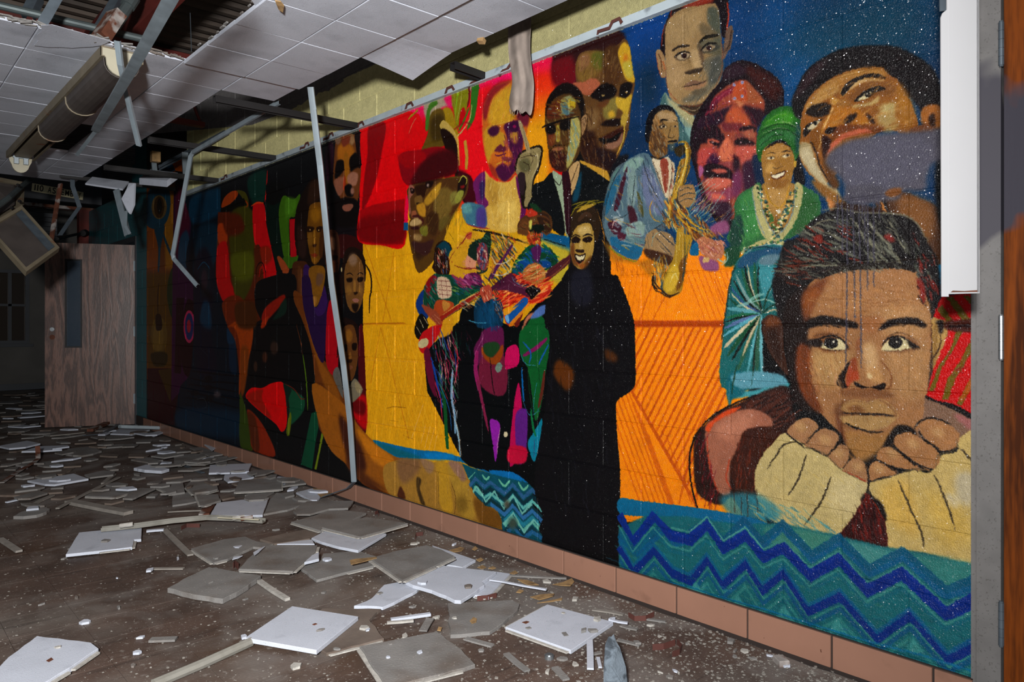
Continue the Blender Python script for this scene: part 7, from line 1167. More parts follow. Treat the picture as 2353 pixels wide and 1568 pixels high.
# brown post and dark bulkhead past the teal wall, sign on it
b = MB(); b.box((WX-.11, Y_FAR+.01, 0), (WX+.12, Y_FAR+.14, 2.69)); tag(centre(b.build('corner_post', M['red'])), 'red brown corner post where the teal block wall ends', 'post')
b = MB(); b.box((-1.6, 11.42, 2.80), (WX+.2, 11.54, 3.5)); tag(b.build('trim_3', M['dark']), kind='structure')
b = MB(); b.box((-1.6, 11.40, 2.70), (WX+.2, 11.56, 2.74)); tag(centre(b.build('lintel_bar', M['rust'])), 'rust red lintel bar under the room sign beam', 'bar')
b = MB()
for k in range(7): b.box((-1.6, 11.60+k*.001, 2.22+k*.062), (2.1, 11.612+k*.001, 2.275+k*.062))
tag(centre(b.build('slatted_sheet', M['dark'])), 'dark blue ribbed sheet standing behind the hanging strips at far left', 'sheet')
sg_ = empty('room_sign', onY(133, 441, 11.41)); tag(sg_, 'long cream sign reading 110 ASSEMBLY on the dark beam', 'sign')
sa, sb = onY(75, 427, 11.41), onY(193, 455, 11.41)
wid_ = sb.x-sa.x; hgt = .105; tilt = -.085
b = MB(); b.box((-wid_/2, -.012, -hgt/2), (wid_/2, 0, hgt/2)); o = b.build('sign_plate', M['sign'], sg_); o.rotation_euler = (0, -tilt, 0)
def glyph(txt):
    cu = bpy.data.curves.new('letter', 'FONT'); cu.body = txt; cu.size = .112; cu.extrude = .0015; cu.align_y = 'CENTER'; cu.offset = .0012
    to = bpy.data.objects.new('letter', cu); COL.objects.link(to); dg = bpy.context.evaluated_depsgraph_get(); me = bpy.data.meshes.new_from_object(to.evaluated_get(dg)); bpy.data.objects.remove(to); bpy.data.curves.remove(cu); return me
lx = -wid_*.465; lw = dict(zip('110 ASSEMBLY', (.03, .03, .066, .05, .066, .060, .060, .056, .078, .060, .050, .06)))
step = wid_*.93/11.6; pos_ = 0
for ch, wd_ in zip('110 ASSEMBLY', (.62, .62, 1.15, .75, 1.1, 1.0, 1.0, .95, 1.25, 1.0, .9, 1.0)):
    if ch != ' ':
        me = glyph(ch); xs = [v.co.x for v in me.vertices]; o = link('letter', me, M['signink'], sg_); o.rotation_euler = (math.pi/2, -tilt, 0)
        k_ = step*wd_*.78/max(.02, max(xs)-min(xs)); k_ = 1.0 if ch == '1' else min(k_, 1.25); px_ = lx+pos_+step*wd_*.11
        o.scale = (k_, 1, 1); o.location = (px_-min(xs)*k_+(step*wd_*.39-(max(xs)-min(xs))*k_*.5), -.0145, tilt*px_)
    pos_ += step*wd_*11.6/11.3
# ---------------------------------------------------------------- far window and what stands there
w1 = empty('window_1', ((WA+WB)/2, YF, WZ0)); tag(w1, kind='structure')
b = MB(); f_ = .06; yq = YF-.03
for lo, hi in (((WA, yq, WZ0), (WA+f_, YF+.1, WZ1)), ((WB-f_, yq, WZ0), (WB, YF+.1, WZ1)), ((WA+f_, yq, WZ0), (WB-f_, YF+.1, WZ0+f_)), ((WA+f_, yq, WZ1-f_), (WB-f_, YF+.1, WZ1)), ((WA+f_, yq+.02, 1.46), (WB-f_, YF+.06, 1.50)), ((2.05, yq+.02, WZ0+f_), (2.10, YF+.06, WZ1-f_))): b.box(lo, hi)
par(b.build('window_frame', M['dark']), w1)
gd = bpy.data.materials.new('dark_pane'); gd.use_nodes = True; q = gd.node_tree.nodes['Principled BSDF']; q.inputs['Base Color'].default_value = lin('2c241c'); q.inputs['Roughness'].default_value = .15
for (xa, xb, za, zb) in ((WA+f_, 2.05, WZ0+f_, 1.46), (2.10, WB-f_, WZ0+f_, 1.46), (WA+f_, 2.05, 1.50, WZ1-f_), (2.10, WB-f_, 1.50, WZ1-f_)):
    b = MB(); b.box((xa, YF+.03, za), (xb, YF+.036, zb)); par(b.build('pane', gd), w1)
b = MB(); b.box((WA-.05, YF-.08, WZ0-.05), (WB+.05, YF+.02, WZ0)); par(b.build('window_sill', M['dark']), w1)
b = MB(); b.box((XL, YF-.02, 0), (WX+.2, YF, .1)); tag(b.build('baseboard_back', M['dark']), kind='structure')
# lens frame hanging by one corner, with a second box behind it
lf = empty('lens_frame', at(54, 547, 5.8)); tag(lf, 'tilted rectangular light lens frame dangling by a corner at far left', 'lens frame')
A, B, Cc, D = at(50, 472, 6.0), at(137, 569, 5.9), at(61, 624, 5.55), at(-32, 520, 5.65)
nn_ = (B-A).cross(D-A).normalized()
if nn_.dot(Vector((S_, C_, 0))) < 0: nn_ = -nn_
cc_ = (A+B+Cc+D)/4; ins = lambda p, k: p+(cc_-p)*k
b = MB()
for p, q in ((A, B), (B, Cc), (Cc, D), (D, A)):
    b.add([p, q, ins(q, .12), ins(p, .12), p+nn_*.05, q+nn_*.05, ins(q, .12)+nn_*.05, ins(p, .12)+nn_*.05], [(0, 1, 2, 3), (7, 6, 5, 4), (0, 4, 5, 1), (3, 2, 6, 7), (0, 3, 7, 4), (1, 5, 6, 2)])
par(b.build('frame', M['cream_d']), lf)
b = MB(); b.prism([ins(p, .1)+nn_*.02 for p in (A, B, Cc, D)], .006, 0, 0, nn_); par(b.build('lens_sheet', M['lens']), lf)
a1, b1 = ins(A, .14)+nn_*.005, ins(B, .14)+nn_*.005; dv = (D-A).normalized()*.07
b = MB(); b.prism([a1, b1, b1+dv, a1+dv], .01, 0, 0, nn_); par(b.build('side_reflector', M['galv_d']), lf)
bx = empty('light_housing', at(20, 470, 6.3)); tag(bx, 'cream metal light housing tilted behind the dangling lens frame', 'light housing')
q0 = [at(-40, 520, 6.0), at(49, 470, 6.2), at(52, 418, 6.6), at(-40, 400, 6.5)]
b = MB(); b.prism(q0, .03, 0, 0, Vector((S_, C_, 0))); par(b.build('housing_side', M['cream_d']), bx)
q0 = [at(-30, 508, 5.95), at(30, 470, 6.1), at(33, 425, 6.4), at(-30, 415, 6.3)]
b = MB(); b.prism(q0, .02, 0, 0, Vector((S_, C_, 0))); par(b.build('housing_panel', M['lens']), bx)
for xx, yy in ((40, 425), (43, 462), (26, 478)):
    b = MB(); p = at(xx, yy, 6.02); b.tube([p, p+Vector((S_, C_, 0))*.02], .012, 8); par(b.build('knockout', M['black']), bx)
# ---------------------------------------------------------------- fallen ceiling tiles and scraps on the floor
random.seed(31)
TOP = {'w': 'tile_w', 'g': 'tile_g', 'b': 'tile_b'}
def jag(pts, amt):
    out = []; n = len(pts)
    for i in range(n):
        a, c = Vector(pts[i]), Vector(pts[(i+1) % n]); out.append(a)
        L_ = (c-a).length
        if amt and L_ > .06:
            k = min(5, int(L_/.035)); nr = Vector((-(c-a).y, (c-a).x, 0)).normalized()
            for q in range(1, k): out.append(a+(c-a)*(q/k+random.uniform(-.06, .06))+nr*random.uniform(-amt, amt))
    return out
LAID = []
def sep2(a, c):            # separating axis test on two outlines seen from above
    for p in (a, c):
        n = len(p)
        for i in range(n):
            ex, ey = p[(i+1) % n][0]-p[i][0], p[(i+1) % n][1]-p[i][1]
            u = [-ey*q[0]+ex*q[1] for q in a]; v = [-ey*q[0]+ex*q[1] for q in c]
            if max(u) <= min(v) or max(v) <= min(u): return True
    return False
def rest(fn, z, th):       # raise a piece until it lies on whatever it would cut into
    for _ in range(5):
        pts = [(q.x, q.y) for q in fn(z)]; hit = [t for (o_, b_, t) in LAID if b_ < z-.0004 and t > z-th+.0004 and not sep2(pts, o_)]
        if not hit: break
        z = max(hit)+th+.0006
    LAID.append((pts, z-th, z)); return z
def deb(label, zoom, pts, kind, z=.013, th=.012, ja=.004, name='broken_tile', cat='tile', lips=True, tilt=None, group=None, rim=None):
    ox, oy, s = zoom
    v = [float(q) for q in pts.replace(',', ' ').split()]
    P_ = [(ox+v[i]/s, oy+v[i+1]/s) for i in range(0, len(v), 2)]
    z = rest(lambda q_: [onZ(x, y, q_) for x, y in P_], z, th)
    zz = tilt if tilt else [z]*len(P_)
    top = [onZ(x, y, q) for (x, y), q in zip(P_, zz)]
    if not tilt: top = jag(top, ja)
    b = MB(); b.prism(top, th, 0, 1, bev=.0016)
    o = b.build(name, [M[TOP.get(kind, kind)], M['tile_e'] if kind in TOP else M[kind]])
    tag(o, label, cat, group); centre(o)
    if rim is not None:
        n_ = len(P_); raw = [onZ(x, y, q) for (x, y), q in zip(P_, zz)]; mid = sum(raw, Vector())/n_
        for i in rim:
            p, q = raw[i], raw[(i+1) % n_]; e = (q-p).normalized(); on = Vector((e.y, -e.x, 0))
            if on.dot((p+q)/2-mid) < 0: on = -on
            b = MB(); dz = Vector((0, 0, -th*.5)); b.prism([p+dz-on*.004+e*.006, q+dz-on*.004-e*.006, q+dz+on*.013-e*.010, p+dz+on*.013+e*.010], th*.35)
            r_ = b.build('tongue_edge', M['tile_e'], o); r_.matrix_parent_inverse = Matrix.Translation(-o.location)
    return o
A4 = (360, 1160, 3.92); B2 = (400, 1000, 5.6); D1 = (0, 940, 5.6); D3 = (0, 1180, 4.9); D5 = (900, 1220, 5.6); D6 = (1300, 1308, 3.92); Z7 = (700, 950, 3.92); ZB = (700, 1350, 2.941); P0 = (0, 0, 1)
deb('square white ceiling tile lying face up in the centre foreground, on a cream tube', A4, '795,1200 1220,915 1815,1008 1440,1312', 'w', .030, .015, .0)
deb('brownish tile half hidden under the square white foreground tile', A4, '1300,1180 1490,935 2020,940 1915,1035 1990,1130 2048,1205 1530,1338', 'b', .013, .012, rim=[5])
deb('large pale grey tile with a thin cross line at the bottom edge of the picture', ZB, '372,398 895,300 960,352 1060,420 1152,520 1080,545 700,640 545,660', 'g', .014, .013, .003, rim=[5, 7])
deb('grey tile with an orange stain and one broken corner, centre foreground', ZB, '966,108 1180,98 1400,86 1452,112 1440,150 1310,262 1250,300 985,322', 'g', .014, .013, .004)
deb('square white tile face up nearest the painted wall', ZB, '1358,268 1640,116 2085,234 1800,425', 'w', .016, .014, .0, rim=[0, 3])
deb('white tile with a crumbled front edge on top of another white tile', D5, '180,655 420,545 660,448 1345,528 1165,655 1195,700 890,900 810,895 700,840 520,770 270,700', 'w', .030, .014, .003)
deb('white tile poking out under the crumbled white tile, toward the wall', D5, '820,690 1300,520 1522,552 1245,848 1050,825', 'w', .0145, .013, .0, rim=[2, 3])
deb('torn white tile with a ragged left end below the curled grey tile', A4, '1778,912 1890,870 1935,845 2050,722 2240,690 2420,700 2345,772 2140,880 2035,925 1985,918', 'w', .0135, .012, .004)
deb('large curled grey tile lying in front of the base tiles', Z7, '592,1308 820,1240 1100,1188 1240,1230 1352,1288 1180,1370 880,1505', 'g', .042, .014, .002, rim=[4, 5, 6])
deb('white tile corner sticking out behind the curled grey tile', Z7, '1150,1190 1540,1322 1420,1388 1220,1350', 'w', .0135, .012, .003)
deb('grey tile with a pale broken border left of the curled tile', A4, '1290,565 1390,535 1480,500 1500,440 1830,418 1975,465 1955,548 1700,610 1440,678', 'g', .0135, .012, .003, rim=[0, 5, 6])
deb('grey tile with a light rim lying over a white scrap, middle of the floor', A4, '738,580 810,500 960,366 1200,362 1448,366 1432,420 1228,600', 'g', .030, .013, .002, rim=[4, 5, 6])
deb('small white wedge showing under the light rimmed grey tile', A4, '1330,520 1400,455 1462,428 1462,488', 'w', .0135, .012, .002)
deb('flat grey tile behind the light rimmed tile, left part', A4, '312,395 600,312 800,288 900,330 1050,358 960,384 870,380 640,490 512,522', 'g', .014, .012, .003, rim=[7, 8])
deb('thick light grey tile with crumbs round its near corner', A4, '98,752 280,650 470,562 700,600 938,640 770,760 598,850 330,810', 'g', .024, .020, .004)
deb('white tile with a black stained corner under a grey tile by the wall', A4, '1395,300 1540,226 1800,240 2068,262 1815,412 1640,380 1490,338', 'w', .018, .013, .001)
deb('grey tile lying on the black stained white tile', A4, '1490,205 1530,185 1700,150 1888,112 2262,168 1835,290', 'g', .040, .014, .001, rim=[4, 5])
deb('grey tile behind the stacked pair, nearest the bent pole foot', A4, '1212,155 1440,92 1560,42 1720,52 1888,75 1700,170 1480,236', 'g', .026, .013, .002, rim=[5, 6])
deb('thin brown grey tile strip left of the black stained tile', A4, '930,312 1130,262 1330,226 1468,246 1380,306 1220,330 1060,352', 'b', .0125, .011, .004)
deb('pointed white sliver lying on the brown grey strip', A4, '1085,355 1250,330 1400,314 1422,354', 'w', .020, .006, .002, 'tile_sliver', 'scrap')
deb('cracked white tile with a thin grey broken border, left foreground', D3, '742,462 830,310 890,216 1145,190 1595,156 1590,290 1510,296 1488,380 1100,425', 'w', .022, .014, .001, rim=[6, 7])
deb('large white tile cut by the bottom left corner of the picture', P0, '-30,1562 20,1510 85,1462 209,1477 226,1490 160,1535 80,1582 20,1610', 'w', .022, .017, .002, rim=[4, 5])
deb('oblong white tile piece with a rotten right end below the wall base', B2, '447,488 462,386 720,374 1000,365 962,440 965,468', 'w', .034, .014, .002)
deb('white tile patch just below the oblong white piece', B2, '640,560 660,490 965,462 1030,540 900,570 692,602', 'w', .020, .012, .003)
deb('dark grey oblong tile with a thin pale front edge, middle distance', B2, '770,735 845,580 1100,562 1375,552 1378,698', 'g', .034, .013, .001, rim=[3, 4])
deb('white triangle behind the dark grey oblong tile', B2, '1060,560 1250,526 1540,552 1395,668 1300,640', 'w', .020, .012, .001)
deb('small grey wedge under the oblong white piece', B2, '1010,450 1120,445 1312,452 1180,500 1040,530', 'g', .030, .011, .002)
deb('grey tile with a bent left rim in the middle distance', B2, '148,665 245,560 522,542 570,700 330,768 250,760', 'g', .024, .012, .002, rim=[3, 5])
deb('narrow grey tile in front of the bent rimmed one', B2, '285,770 560,760 602,840 470,880 382,912 345,905', 'g', .016, .012, .003, rim=[3, 5])
deb('bright white tile behind the long cream bent rail', B2, '467,1028 552,872 860,835 1195,812 1208,830 1140,1028 900,1036', 'w', .022, .014, .002)
deb('broad grey tile right of the bright white one', B2, '1152,1018 1232,830 1320,742 1500,780 1700,872 1460,962', 'g', .0135, .012, .004)
deb('white tile with a tan torn edge beside the pole foot', B2, '1570,738 1780,686 1880,798 1840,838 1752,836', 'w', .018, .012, .003)
deb('tan paper torn from the white tile by the pole foot', B2, '1782,684 1860,690 1950,712 2030,742 1890,800', 'paper', .0225, .002, .003, 'paper_scrap', 'paper')
deb('grey tile with ridged right end right below the pole foot', B2, '1530,980 1620,900 1712,852 2000,846 2310,846 2240,940 1990,950 1750,1018 1580,1018', 'g', .0125, .011, .002)
deb('grey triangular tile against the base tiles behind the white triangle', B2, '1392,660 1480,600 1560,562 1640,562 1700,620', 'g', .022, .011, .002)
deb('grey tile with a pale front rim at left of the bent rimmed one', B2, '-20,752 180,736 302,850 160,880 -20,905', 'g', .0125, .011, .003)
deb('stack topping grey tile with pale edges, left of the oblong white piece', B2, '0,385 0,252 380,238 412,266 240,320 68,392', 'g', .034, .013, .001, rim=[3, 4])
deb('grey tile sloping away behind the oblong white piece', B2, '160,378 300,330 450,292 690,268 560,330 402,378', 'g', .024, .011, .002)
deb('long tile with a pale rim pointing at the wall base', B2, '402,376 620,300 880,258 870,275 640,330', 'g', .032, .006, .0, 'tile_strip', 'strip')
deb('grey tile beyond the small white chip near the wall base', B2, '200,165 400,150 560,190 690,240 460,270 380,238', 'g', .016, .011, .003)
deb('small white chip leaning near the wall base', B2, '390,122 442,105 550,150 490,196', 'w', .050, .010, .002, 'tile_chip', 'chip')
b = MB(); q0, q1, q2, q3 = onZ(400+345/5.6, 1000+145/5.6, .002), onZ(400+485/5.6, 1000+135/5.6, .002), None, None
q2 = q1+Vector((.03, .06, .115)); q3 = q0+Vector((.04, .06, .085)); b.prism([q0, q1, q2, q3], .012, 0, 1, Vector((.5, .8, -.3)).normalized()); o = b.build('broken_tile', [M['tile_g'], M['tile_e']]); tag(o, 'small tile block standing on edge against the base tiles', 'tile'); centre(o)
deb('blue white tile in front of a brown one, left middle distance', D1, '352,922 640,880 950,832 1138,898 700,972 580,968', 'w', .024, .014, .001)
deb('brown grey tile at the left edge below the blue white tile', D1, '-30,962 250,960 560,986 520,1050 468,1108 200,1112 -30,1108', 'b', .018, .014, .003, rim=[4])
deb('white tile at the left edge farthest from the camera', D1, '-30,478 350,408 518,444 330,490 120,508', 'w', .060, .014, .001)
deb('white tile lying just in front of the farthest left white tile', D1, '278,545 500,482 770,470 798,520 540,540', 'w', .034, .014, .001)
deb('irregular lumpy grey board right of the left white pair', D1, '805,570 872,512 1180,480 1308,540 1200,575 1060,600 940,595', 'g', .020, .016, .006)
deb('grey tile with a greenish pale edge left of the wooden batten', D1, '1092,1122 1200,1060 1350,1002 1750,1012 1765,1030 1640,1090 1480,1138', 'g', .018, .013, .004, rim=[5, 6])
deb('grey tile strip between the greenish edged tile and the middle heap', D1, '1580,1150 1680,1080 1800,1015 2000,1022 1850,1090 1705,1156', 'g', .0125, .011, .002)
deb('grey tile with a ridged left rim heading into the middle heap', D1, '1950,978 2150,950 2352,925 2380,1070 2205,1098', 'g', .022, .012, .001, rim=[4])
deb('thick bluish white tile standing clear in the middle distance', D1, '1722,760 1880,716 2050,740 2178,770 2080,798 1860,785', 'w', .030, .022, .003)
deb('grey tile behind the thick bluish white one', D1, '1685,650 1860,616 2100,656 1910,688', 'g', .018, .012, .003)
deb('narrow grey tile in the dim middle distance', D1, '1262,492 1480,455 1720,448 1690,470 1480,490 1330,500', 'g', .018, .012, .002)
deb('grey tile with a pale lip in front of the glass tube', D1, '1165,358 1340,345 1600,338 1728,362 1540,385 1340,394', 'g', .024, .012, .003)
deb('white tile lying under the glass tube by the wooden door', D1, '1420,318 1480,280 1560,248 1930,266 1820,300 1700,328', 'w', .018, .013, .002)
deb('small white tile corner at the right end of the glass tube', D1, '1895,320 2040,285 2190,262 1980,348', 'w', .030, .013, .001)
deb('rounded lump of pale board in the left foreground', D1, '172,1382 280,1320 430,1282 600,1258 640,1285 600,1322 470,1365 300,1384', 'g', .020, .018, .006, 'board_lump', 'lump')
deb('brownish tile edge behind the blue white tile', D1, '450,858 600,800 960,752 900,795 800,838 620,850', 'b', .014, .012, .003)
deb('grey tile half under the dark bent strip at left', D1, '200,722 300,690 432,672 440,700 330,738', 'g', .014, .012, .003)
deb('grey rounded board right of the dark bent strip', D1, '480,722 540,680 640,668 772,698 700,742 560,740', 'g', .014, .012, .004)
deb('flat pale flake at far left near the dark bent strip', D1, '55,778 120,750 240,745 200,780', 'g', .014, .010, .003)
deb('dark tile with a pale front edge in the dim middle distance', D1, '960,445 1060,400 1130,382 1240,430 1140,440', 'b', .024, .012, .001)
deb('white flake hanging over the edge of the grey tile heap', A4, '870,430 930,395 975,374 920,425 880,455', 'w', .046, .004, .001, 'tile_sliver', 'scrap')
deb('tan strip of torn card across two grey tiles', A4, '1738,500 1790,488 1980,470 1985,482 1860,515 1750,540', 'paper', .044, .002, .003, 'paper_scrap', 'paper')
deb('white scrap lying on the left flat grey tile', A4, '690,375 770,366 740,388 705,386', 'w', .018, .003, .001, 'tile_sliver', 'scrap')
deb('white curl of facing between two grey tiles', A4, '680,495 690,470 775,458 740,478', 'w', .018, .003, .001, 'tile_sliver', 'scrap')
# strips and bars
def bar(label, zoom, pts, w, h, m, name='wood_strip', cat='strip', z=.012, prof=None, scale=None, group=None):
    ox, oy, s = zoom; v = [float(q) for q in pts.replace(',', ' ').split()]
    zs = z if isinstance(z, (list, tuple)) else [z]*(len(v)//2)
    if not isinstance(z, (list, tuple)) and w < .05:
        e0 = [(ox+v[i]/s, oy+v[i+1]/s) for i in (0, len(v)-2)]
        def outl(q_):
            p, q = onZ(*e0[0], q_), onZ(*e0[1], q_); e = (q-p).normalized(); n_ = Vector((-e.y, e.x, 0))*w*.5; return [p+n_, q+n_, q-n_, p-n_]
        zn = rest(outl, z+h, h)-h
        if zn < .06: zs = [zn]*(len(v)//2)
    path = [onZ(ox+v[i]/s, oy+v[i+1]/s, zs[i//2]) for i in range(0, len(v), 2)]
    b = MB(); b.sweep(path, prof or [(-w/2, 0), (w/2, 0), (w/2, h), (-w/2, h)]); o = b.build(name, M[m]); tag(o, label, cat, group); return centre(o)
rl = empty('fixture_rail', onZ(430, 1200)); tag(rl, 'long bent cream light rail with lamp sockets lying across the floor', 'rail')
path = [onZ(233, 1214, .045), onZ(320, 1205, .048), onZ(400, 1194, .054), onZ(476, 1187, .06), onZ(540, 1189, .055), onZ(607, 1195, .046)]
b = MB(); b.sweep(path, [(-.020, -.016), (.020, -.016), (.020, .004), (.017, .004), (.017, -.012), (-.017, -.012), (-.017, .004), (-.020, .004)]); par(b.build('channel', M['cream_g']), rl)
for x, y in ((290, 1208), (548, 1191), (567, 1192)):
    p = onZ(x, y, .058); b = MB(); b.tube([p+Vector((-.03, .01, 0)), p+Vector((.03, -.01, .004))], .012, 10); par(b.build('lamp_socket', M['rust'] if x == 567 else M['tile_e']), rl)
b = MB(); b.tube([onZ(500, 1190, .068), onZ(595, 1195, .06)], .004, 6); par(b.build('socket_wire', M['cream']), rl)
bar('pale wooden batten lying at a slant left of the light rail', D1, '892,1212 1280,1292 1655,1362', .06, .02, 'wood_p', 'wood_batten', 'batten', .004)
bar('thin brown lath reaching from the batten into the tile heap', D1, '740,1290 900,1205 1100,1100 1400,950 1530,890', .022, .008, 'wood_p', 'wood_lath', 'lath', .006)
bar('pale split lath beside the upper end of the thin brown lath', D1, '1330,970 1400,905 1470,850', .03, .01, 'wood_p', 'wood_lath', 'lath', .008)
bar('dark bent metal strip curling up at the left edge', D1, '20,955 250,800 440,690 490,640 488,560 482,480', .035, .004, 'rust', 'metal_strip', 'strip', [.01, .014, .02, .03, .07, .12])
bar('pale stick at the left edge above the bottom left tile', D3, '0,298 110,370 215,440', .03, .01, 'wood_p', 'wood_strip', 'strip', .006)
bar('long grey lath pointing at the thick light grey tile', D3, '1850,190 1990,330 2145,480', .028, .008, 'wood_p', 'wood_lath', 'lath', .006)
bar('cream tube running out of the bottom edge under the square white tile', A4, '-30,1620 400,1440 850,1236', .03, .03, 'cream_g', 'cream_tube', 'tube', .016, prof=[(.016*math.cos(k*math.pi/4), .016*math.sin(k*math.pi/4)) for k in range(8)])
bar('white edged strip lying right of the thick light grey tile', A4, '925,702 1050,790 1180,868', .022, .012, 'tile_e', 'tile_strip', 'strip', .003)
bar('glass fluorescent tube lying on tiles by the wooden door', D1, '1535,228 1860,238 2180,250', .03, .03, 'whitetrim', 'glass_tube', 'tube', .06, prof=[(.019*math.cos(k*math.pi/5), .019*math.sin(k*math.pi/5)) for k in range(10)])
bar('white edge strip left of the orange stained grey tile', D5, '-10,1165 250,1128 498,1092', .018, .010, 'tile_w', 'tile_strip', 'strip', .004)
bar('short white strip just below the white edge strip', D5, '-60,1200 120,1188 280,1172', .014, .008, 'tile_e', 'tile_strip', 'strip', .003)
bar('long thin white strip lying across the poking out tile', D5, '1265,642 1430,665 1700,720 1990,768', .012, .006, 'tile_w', 'tile_strip', 'strip', .022)
bar('long grey strip touching the base tiles', D5, '1520,585 1850,605 2250,622', .016, .006, 'tile_g', 'tile_strip', 'strip', .004)
bar('pale lath behind the corner of the wall side white tile', D6, '240,372 380,390 520,418', .018, .005, 'wood_p', 'wood_lath', 'lath', .003)
bar('white splinter on the corner of the wall side white tile', D6, '400,465 480,485 558,495', .012, .006, 'tile_w', 'tile_sliver', 'scrap', .020)
bar('short pale strip off the corner of the wall side white tile', D6, '495,515 560,535 645,552', .018, .005, 'tile_g', 'tile_strip', 'strip', .003)
bar('pale strip right of the standing stone', D6, '465,645 560,668 668,695', .018, .005, 'tile_g', 'tile_strip', 'strip', .003)
bar('pale strip half under the rust brown clip', D6, '600,430 750,462 900,482', .014, .005, 'tile_g', 'tile_strip', 'strip', .002)
bar('upright pale strip left of the standing stone', D6, '215,652 220,780 222,910', .022, .006, 'tile_w', 'tile_strip', 'strip', .003)
bar('tiny cross piece beside the upright pale strip', D6, '240,775 320,760', .014, .005, 'tile_g', 'tile_strip', 'strip', .003)
bar('short white splinter left of the standing stone foot', D6, '290,805 310,895', .012, .005, 'tile_w', 'tile_sliver', 'scrap', .003)
bar('slanting pale strip in front of the orange stained tile', ZB, '1362,455 1430,515 1505,572', .022, .006, 'tile_g', 'tile_strip', 'strip', .003)
bar('ragged pale strip below the orange stained tile', ZB, '1088,352 1180,378 1270,402', .024, .006, 'tile_g', 'tile_strip', 'strip', .003)
bar('grey chip strip at the bottom edge right of centre', ZB, '1690,548 1730,590 1768,632', .024, .006, 'tile_g', 'tile_strip', 'strip', .003)
bar('flat grey strip left of the orange stained tile', ZB, '850,215 825,255 800,300', .03, .004, 'tile_g', 'tile_strip', 'strip', .002)
bar('pale strip lying below the cracked white tile', D3, '1715,632 1880,630 2070,628', .022, .006, 'wood_p', 'tile_strip', 'strip', .003)
bar('pointed pale lump strip above the cream tube', D3, '1690,1440 1830,1435 1985,1428', .03, .008, 'tile_g', 'tile_strip', 'strip', .003)
bar('white curled strip right of the cracked white tile', D3, '1650,212 1750,202 1845,196', .024, .010, 'tile_w', 'tile_strip', 'strip', .008)
bar('white glassy sliver at left beside a brown one', D1, '80,1212 230,1178 388,1148', .022, .008, 'tile_w', 'tile_sliver', 'scrap', .004)
bar('grey lath lying behind the pale lump at left', D1, '380,1268 520,1190 675,1120', .03, .008, 'wood_p', 'wood_lath', 'lath', .004)
bar('bluish steel offcut left of the oblong white piece', B2, '150,400 260,455 370,492', .03, .006, 'galv_d', 'metal_strip', 'strip', .01)
bar('brown red flat bar left of the bright white tile', B2, '470,900 430,960 385,1030', .06, .008, 'rust', 'metal_strip', 'strip', .006)
bar('long grey strip lying behind the light rail, left', B2, '-80,998 150,985 385,978', .014, .006, 'wood_p', 'wood_lath', 'lath', .006)
bar('dusty dark pipe lying at the door foot', D1, '1160,295 1250,255 1400,190', .06, .03, 'rust', 'metal_strip', 'strip', .02)
bar('dark flat strip rising through the far tiles toward the door', D1, '1080,345 1280,330 1400,280 1520,205', .04, .006, 'galv_d', 'metal_strip', 'strip', [.02, .03, .04, .06])
bar('grey lath on the far tiles left of the dark flat strip', D1, '640,355 900,330 1080,310', .03, .01, 'wood_p', 'wood_lath', 'lath', .02)
# rust brown clips
def rclip(label, zoom, pts, w=.016, up=.0):
    ox, oy, s = zoom; v = [float(q) for q in pts.replace(',', ' ').split()]
    path = [onZ(ox+v[i]/s, oy+v[i+1]/s, .001) for i in range(0, len(v), 2)]
    b = MB(); b.sweep(path, [(-.0008, 0), (.0008, 0), (.0008, w), (-.0008, w)]); o = b.build('rusty_clip', M['clip']); tag(o, label, 'clip'); return centre(o)
rclip('bent rust brown clip nearest the base tiles by the white tile', D6, '565,435 620,470 720,468 795,430', .02)
rclip('straight rust brown clip right of the standing stone', D6, '782,735 880,728 985,690', .022)
rclip('hooked rust brown clip right of the straight one', D6, '1005,680 1045,730 1025,775 960,795', .02)
rclip('angled rust brown clip on the dusty floor behind the curled tile', D5, '305,125 312,75 402,62', .02)
rclip('dark red clip sticking out under the white tiles', D5, '1100,905 1230,892 1350,860', .02)
rclip('dark red curved clip in front of the light rail', B2, '90,1225 160,1190 330,1192', .022)
rclip('small red clip at the corner of the thick light grey tile', A4, '690,580 705,560 735,585', .03)
rclip('small dark clip by the stacked grey tiles near the wall', Z7, '635,915 660,905 665,930', .02)
# standing stone, cap, card scraps
b = MB(); p0 = onZ(1388, 1585, 0); p1 = onZ(1444, 1590, 0); hgt_ = (p0-Vector((0, 0, 0))).length
base = [onZ(1386, 1600, 0), onZ(1446, 1600, 0), onZ(1444, 1560, 0), onZ(1388, 1556, 0)]
dC = base[0].x*S_+base[0].y*C_
top_ = [at(1389, 1480, dC+.02), at(1398, 1460, dC+.05), at(1409, 1462, dC+.06), at(1421, 1490, dC+.03)]
mid_ = [at(1386, 1520, dC), at(1405, 1545, dC-.02), at(1443, 1540, dC+.02), at(1412, 1475, dC+.06)]
vs = base+[at(1386, 1525, dC+.01), at(1404, 1530, dC-.02), at(1440, 1535, dC+.02), at(1410, 1500, dC+.09)]+top_
b.add(vs, [(0, 1, 2, 3), (0, 4, 5, 1), (1, 5, 6, 2), (2, 6, 7, 3), (3, 7, 4, 0), (4, 8, 11, 5), (5, 11, 10, 6), (6, 10, 9, 7), (7, 9, 8, 4), (8, 9, 10, 11)])
st = b.build('standing_stone', M['stone']); tag(st, 'blue grey wedge of stone standing on end at the bottom edge', 'stone'); bv = st.modifiers.new('b', 'BEVEL'); bv.width = .006; bv.segments = 2; centre(st)
p = onZ(1262, 1514, 0); b = MB(); b.tube([p, p+Vector((0, 0, .012))], .016, 16); b.tube([p+Vector((0, 0, .012)), p+Vector((0, 0, .016))], .011, 12)
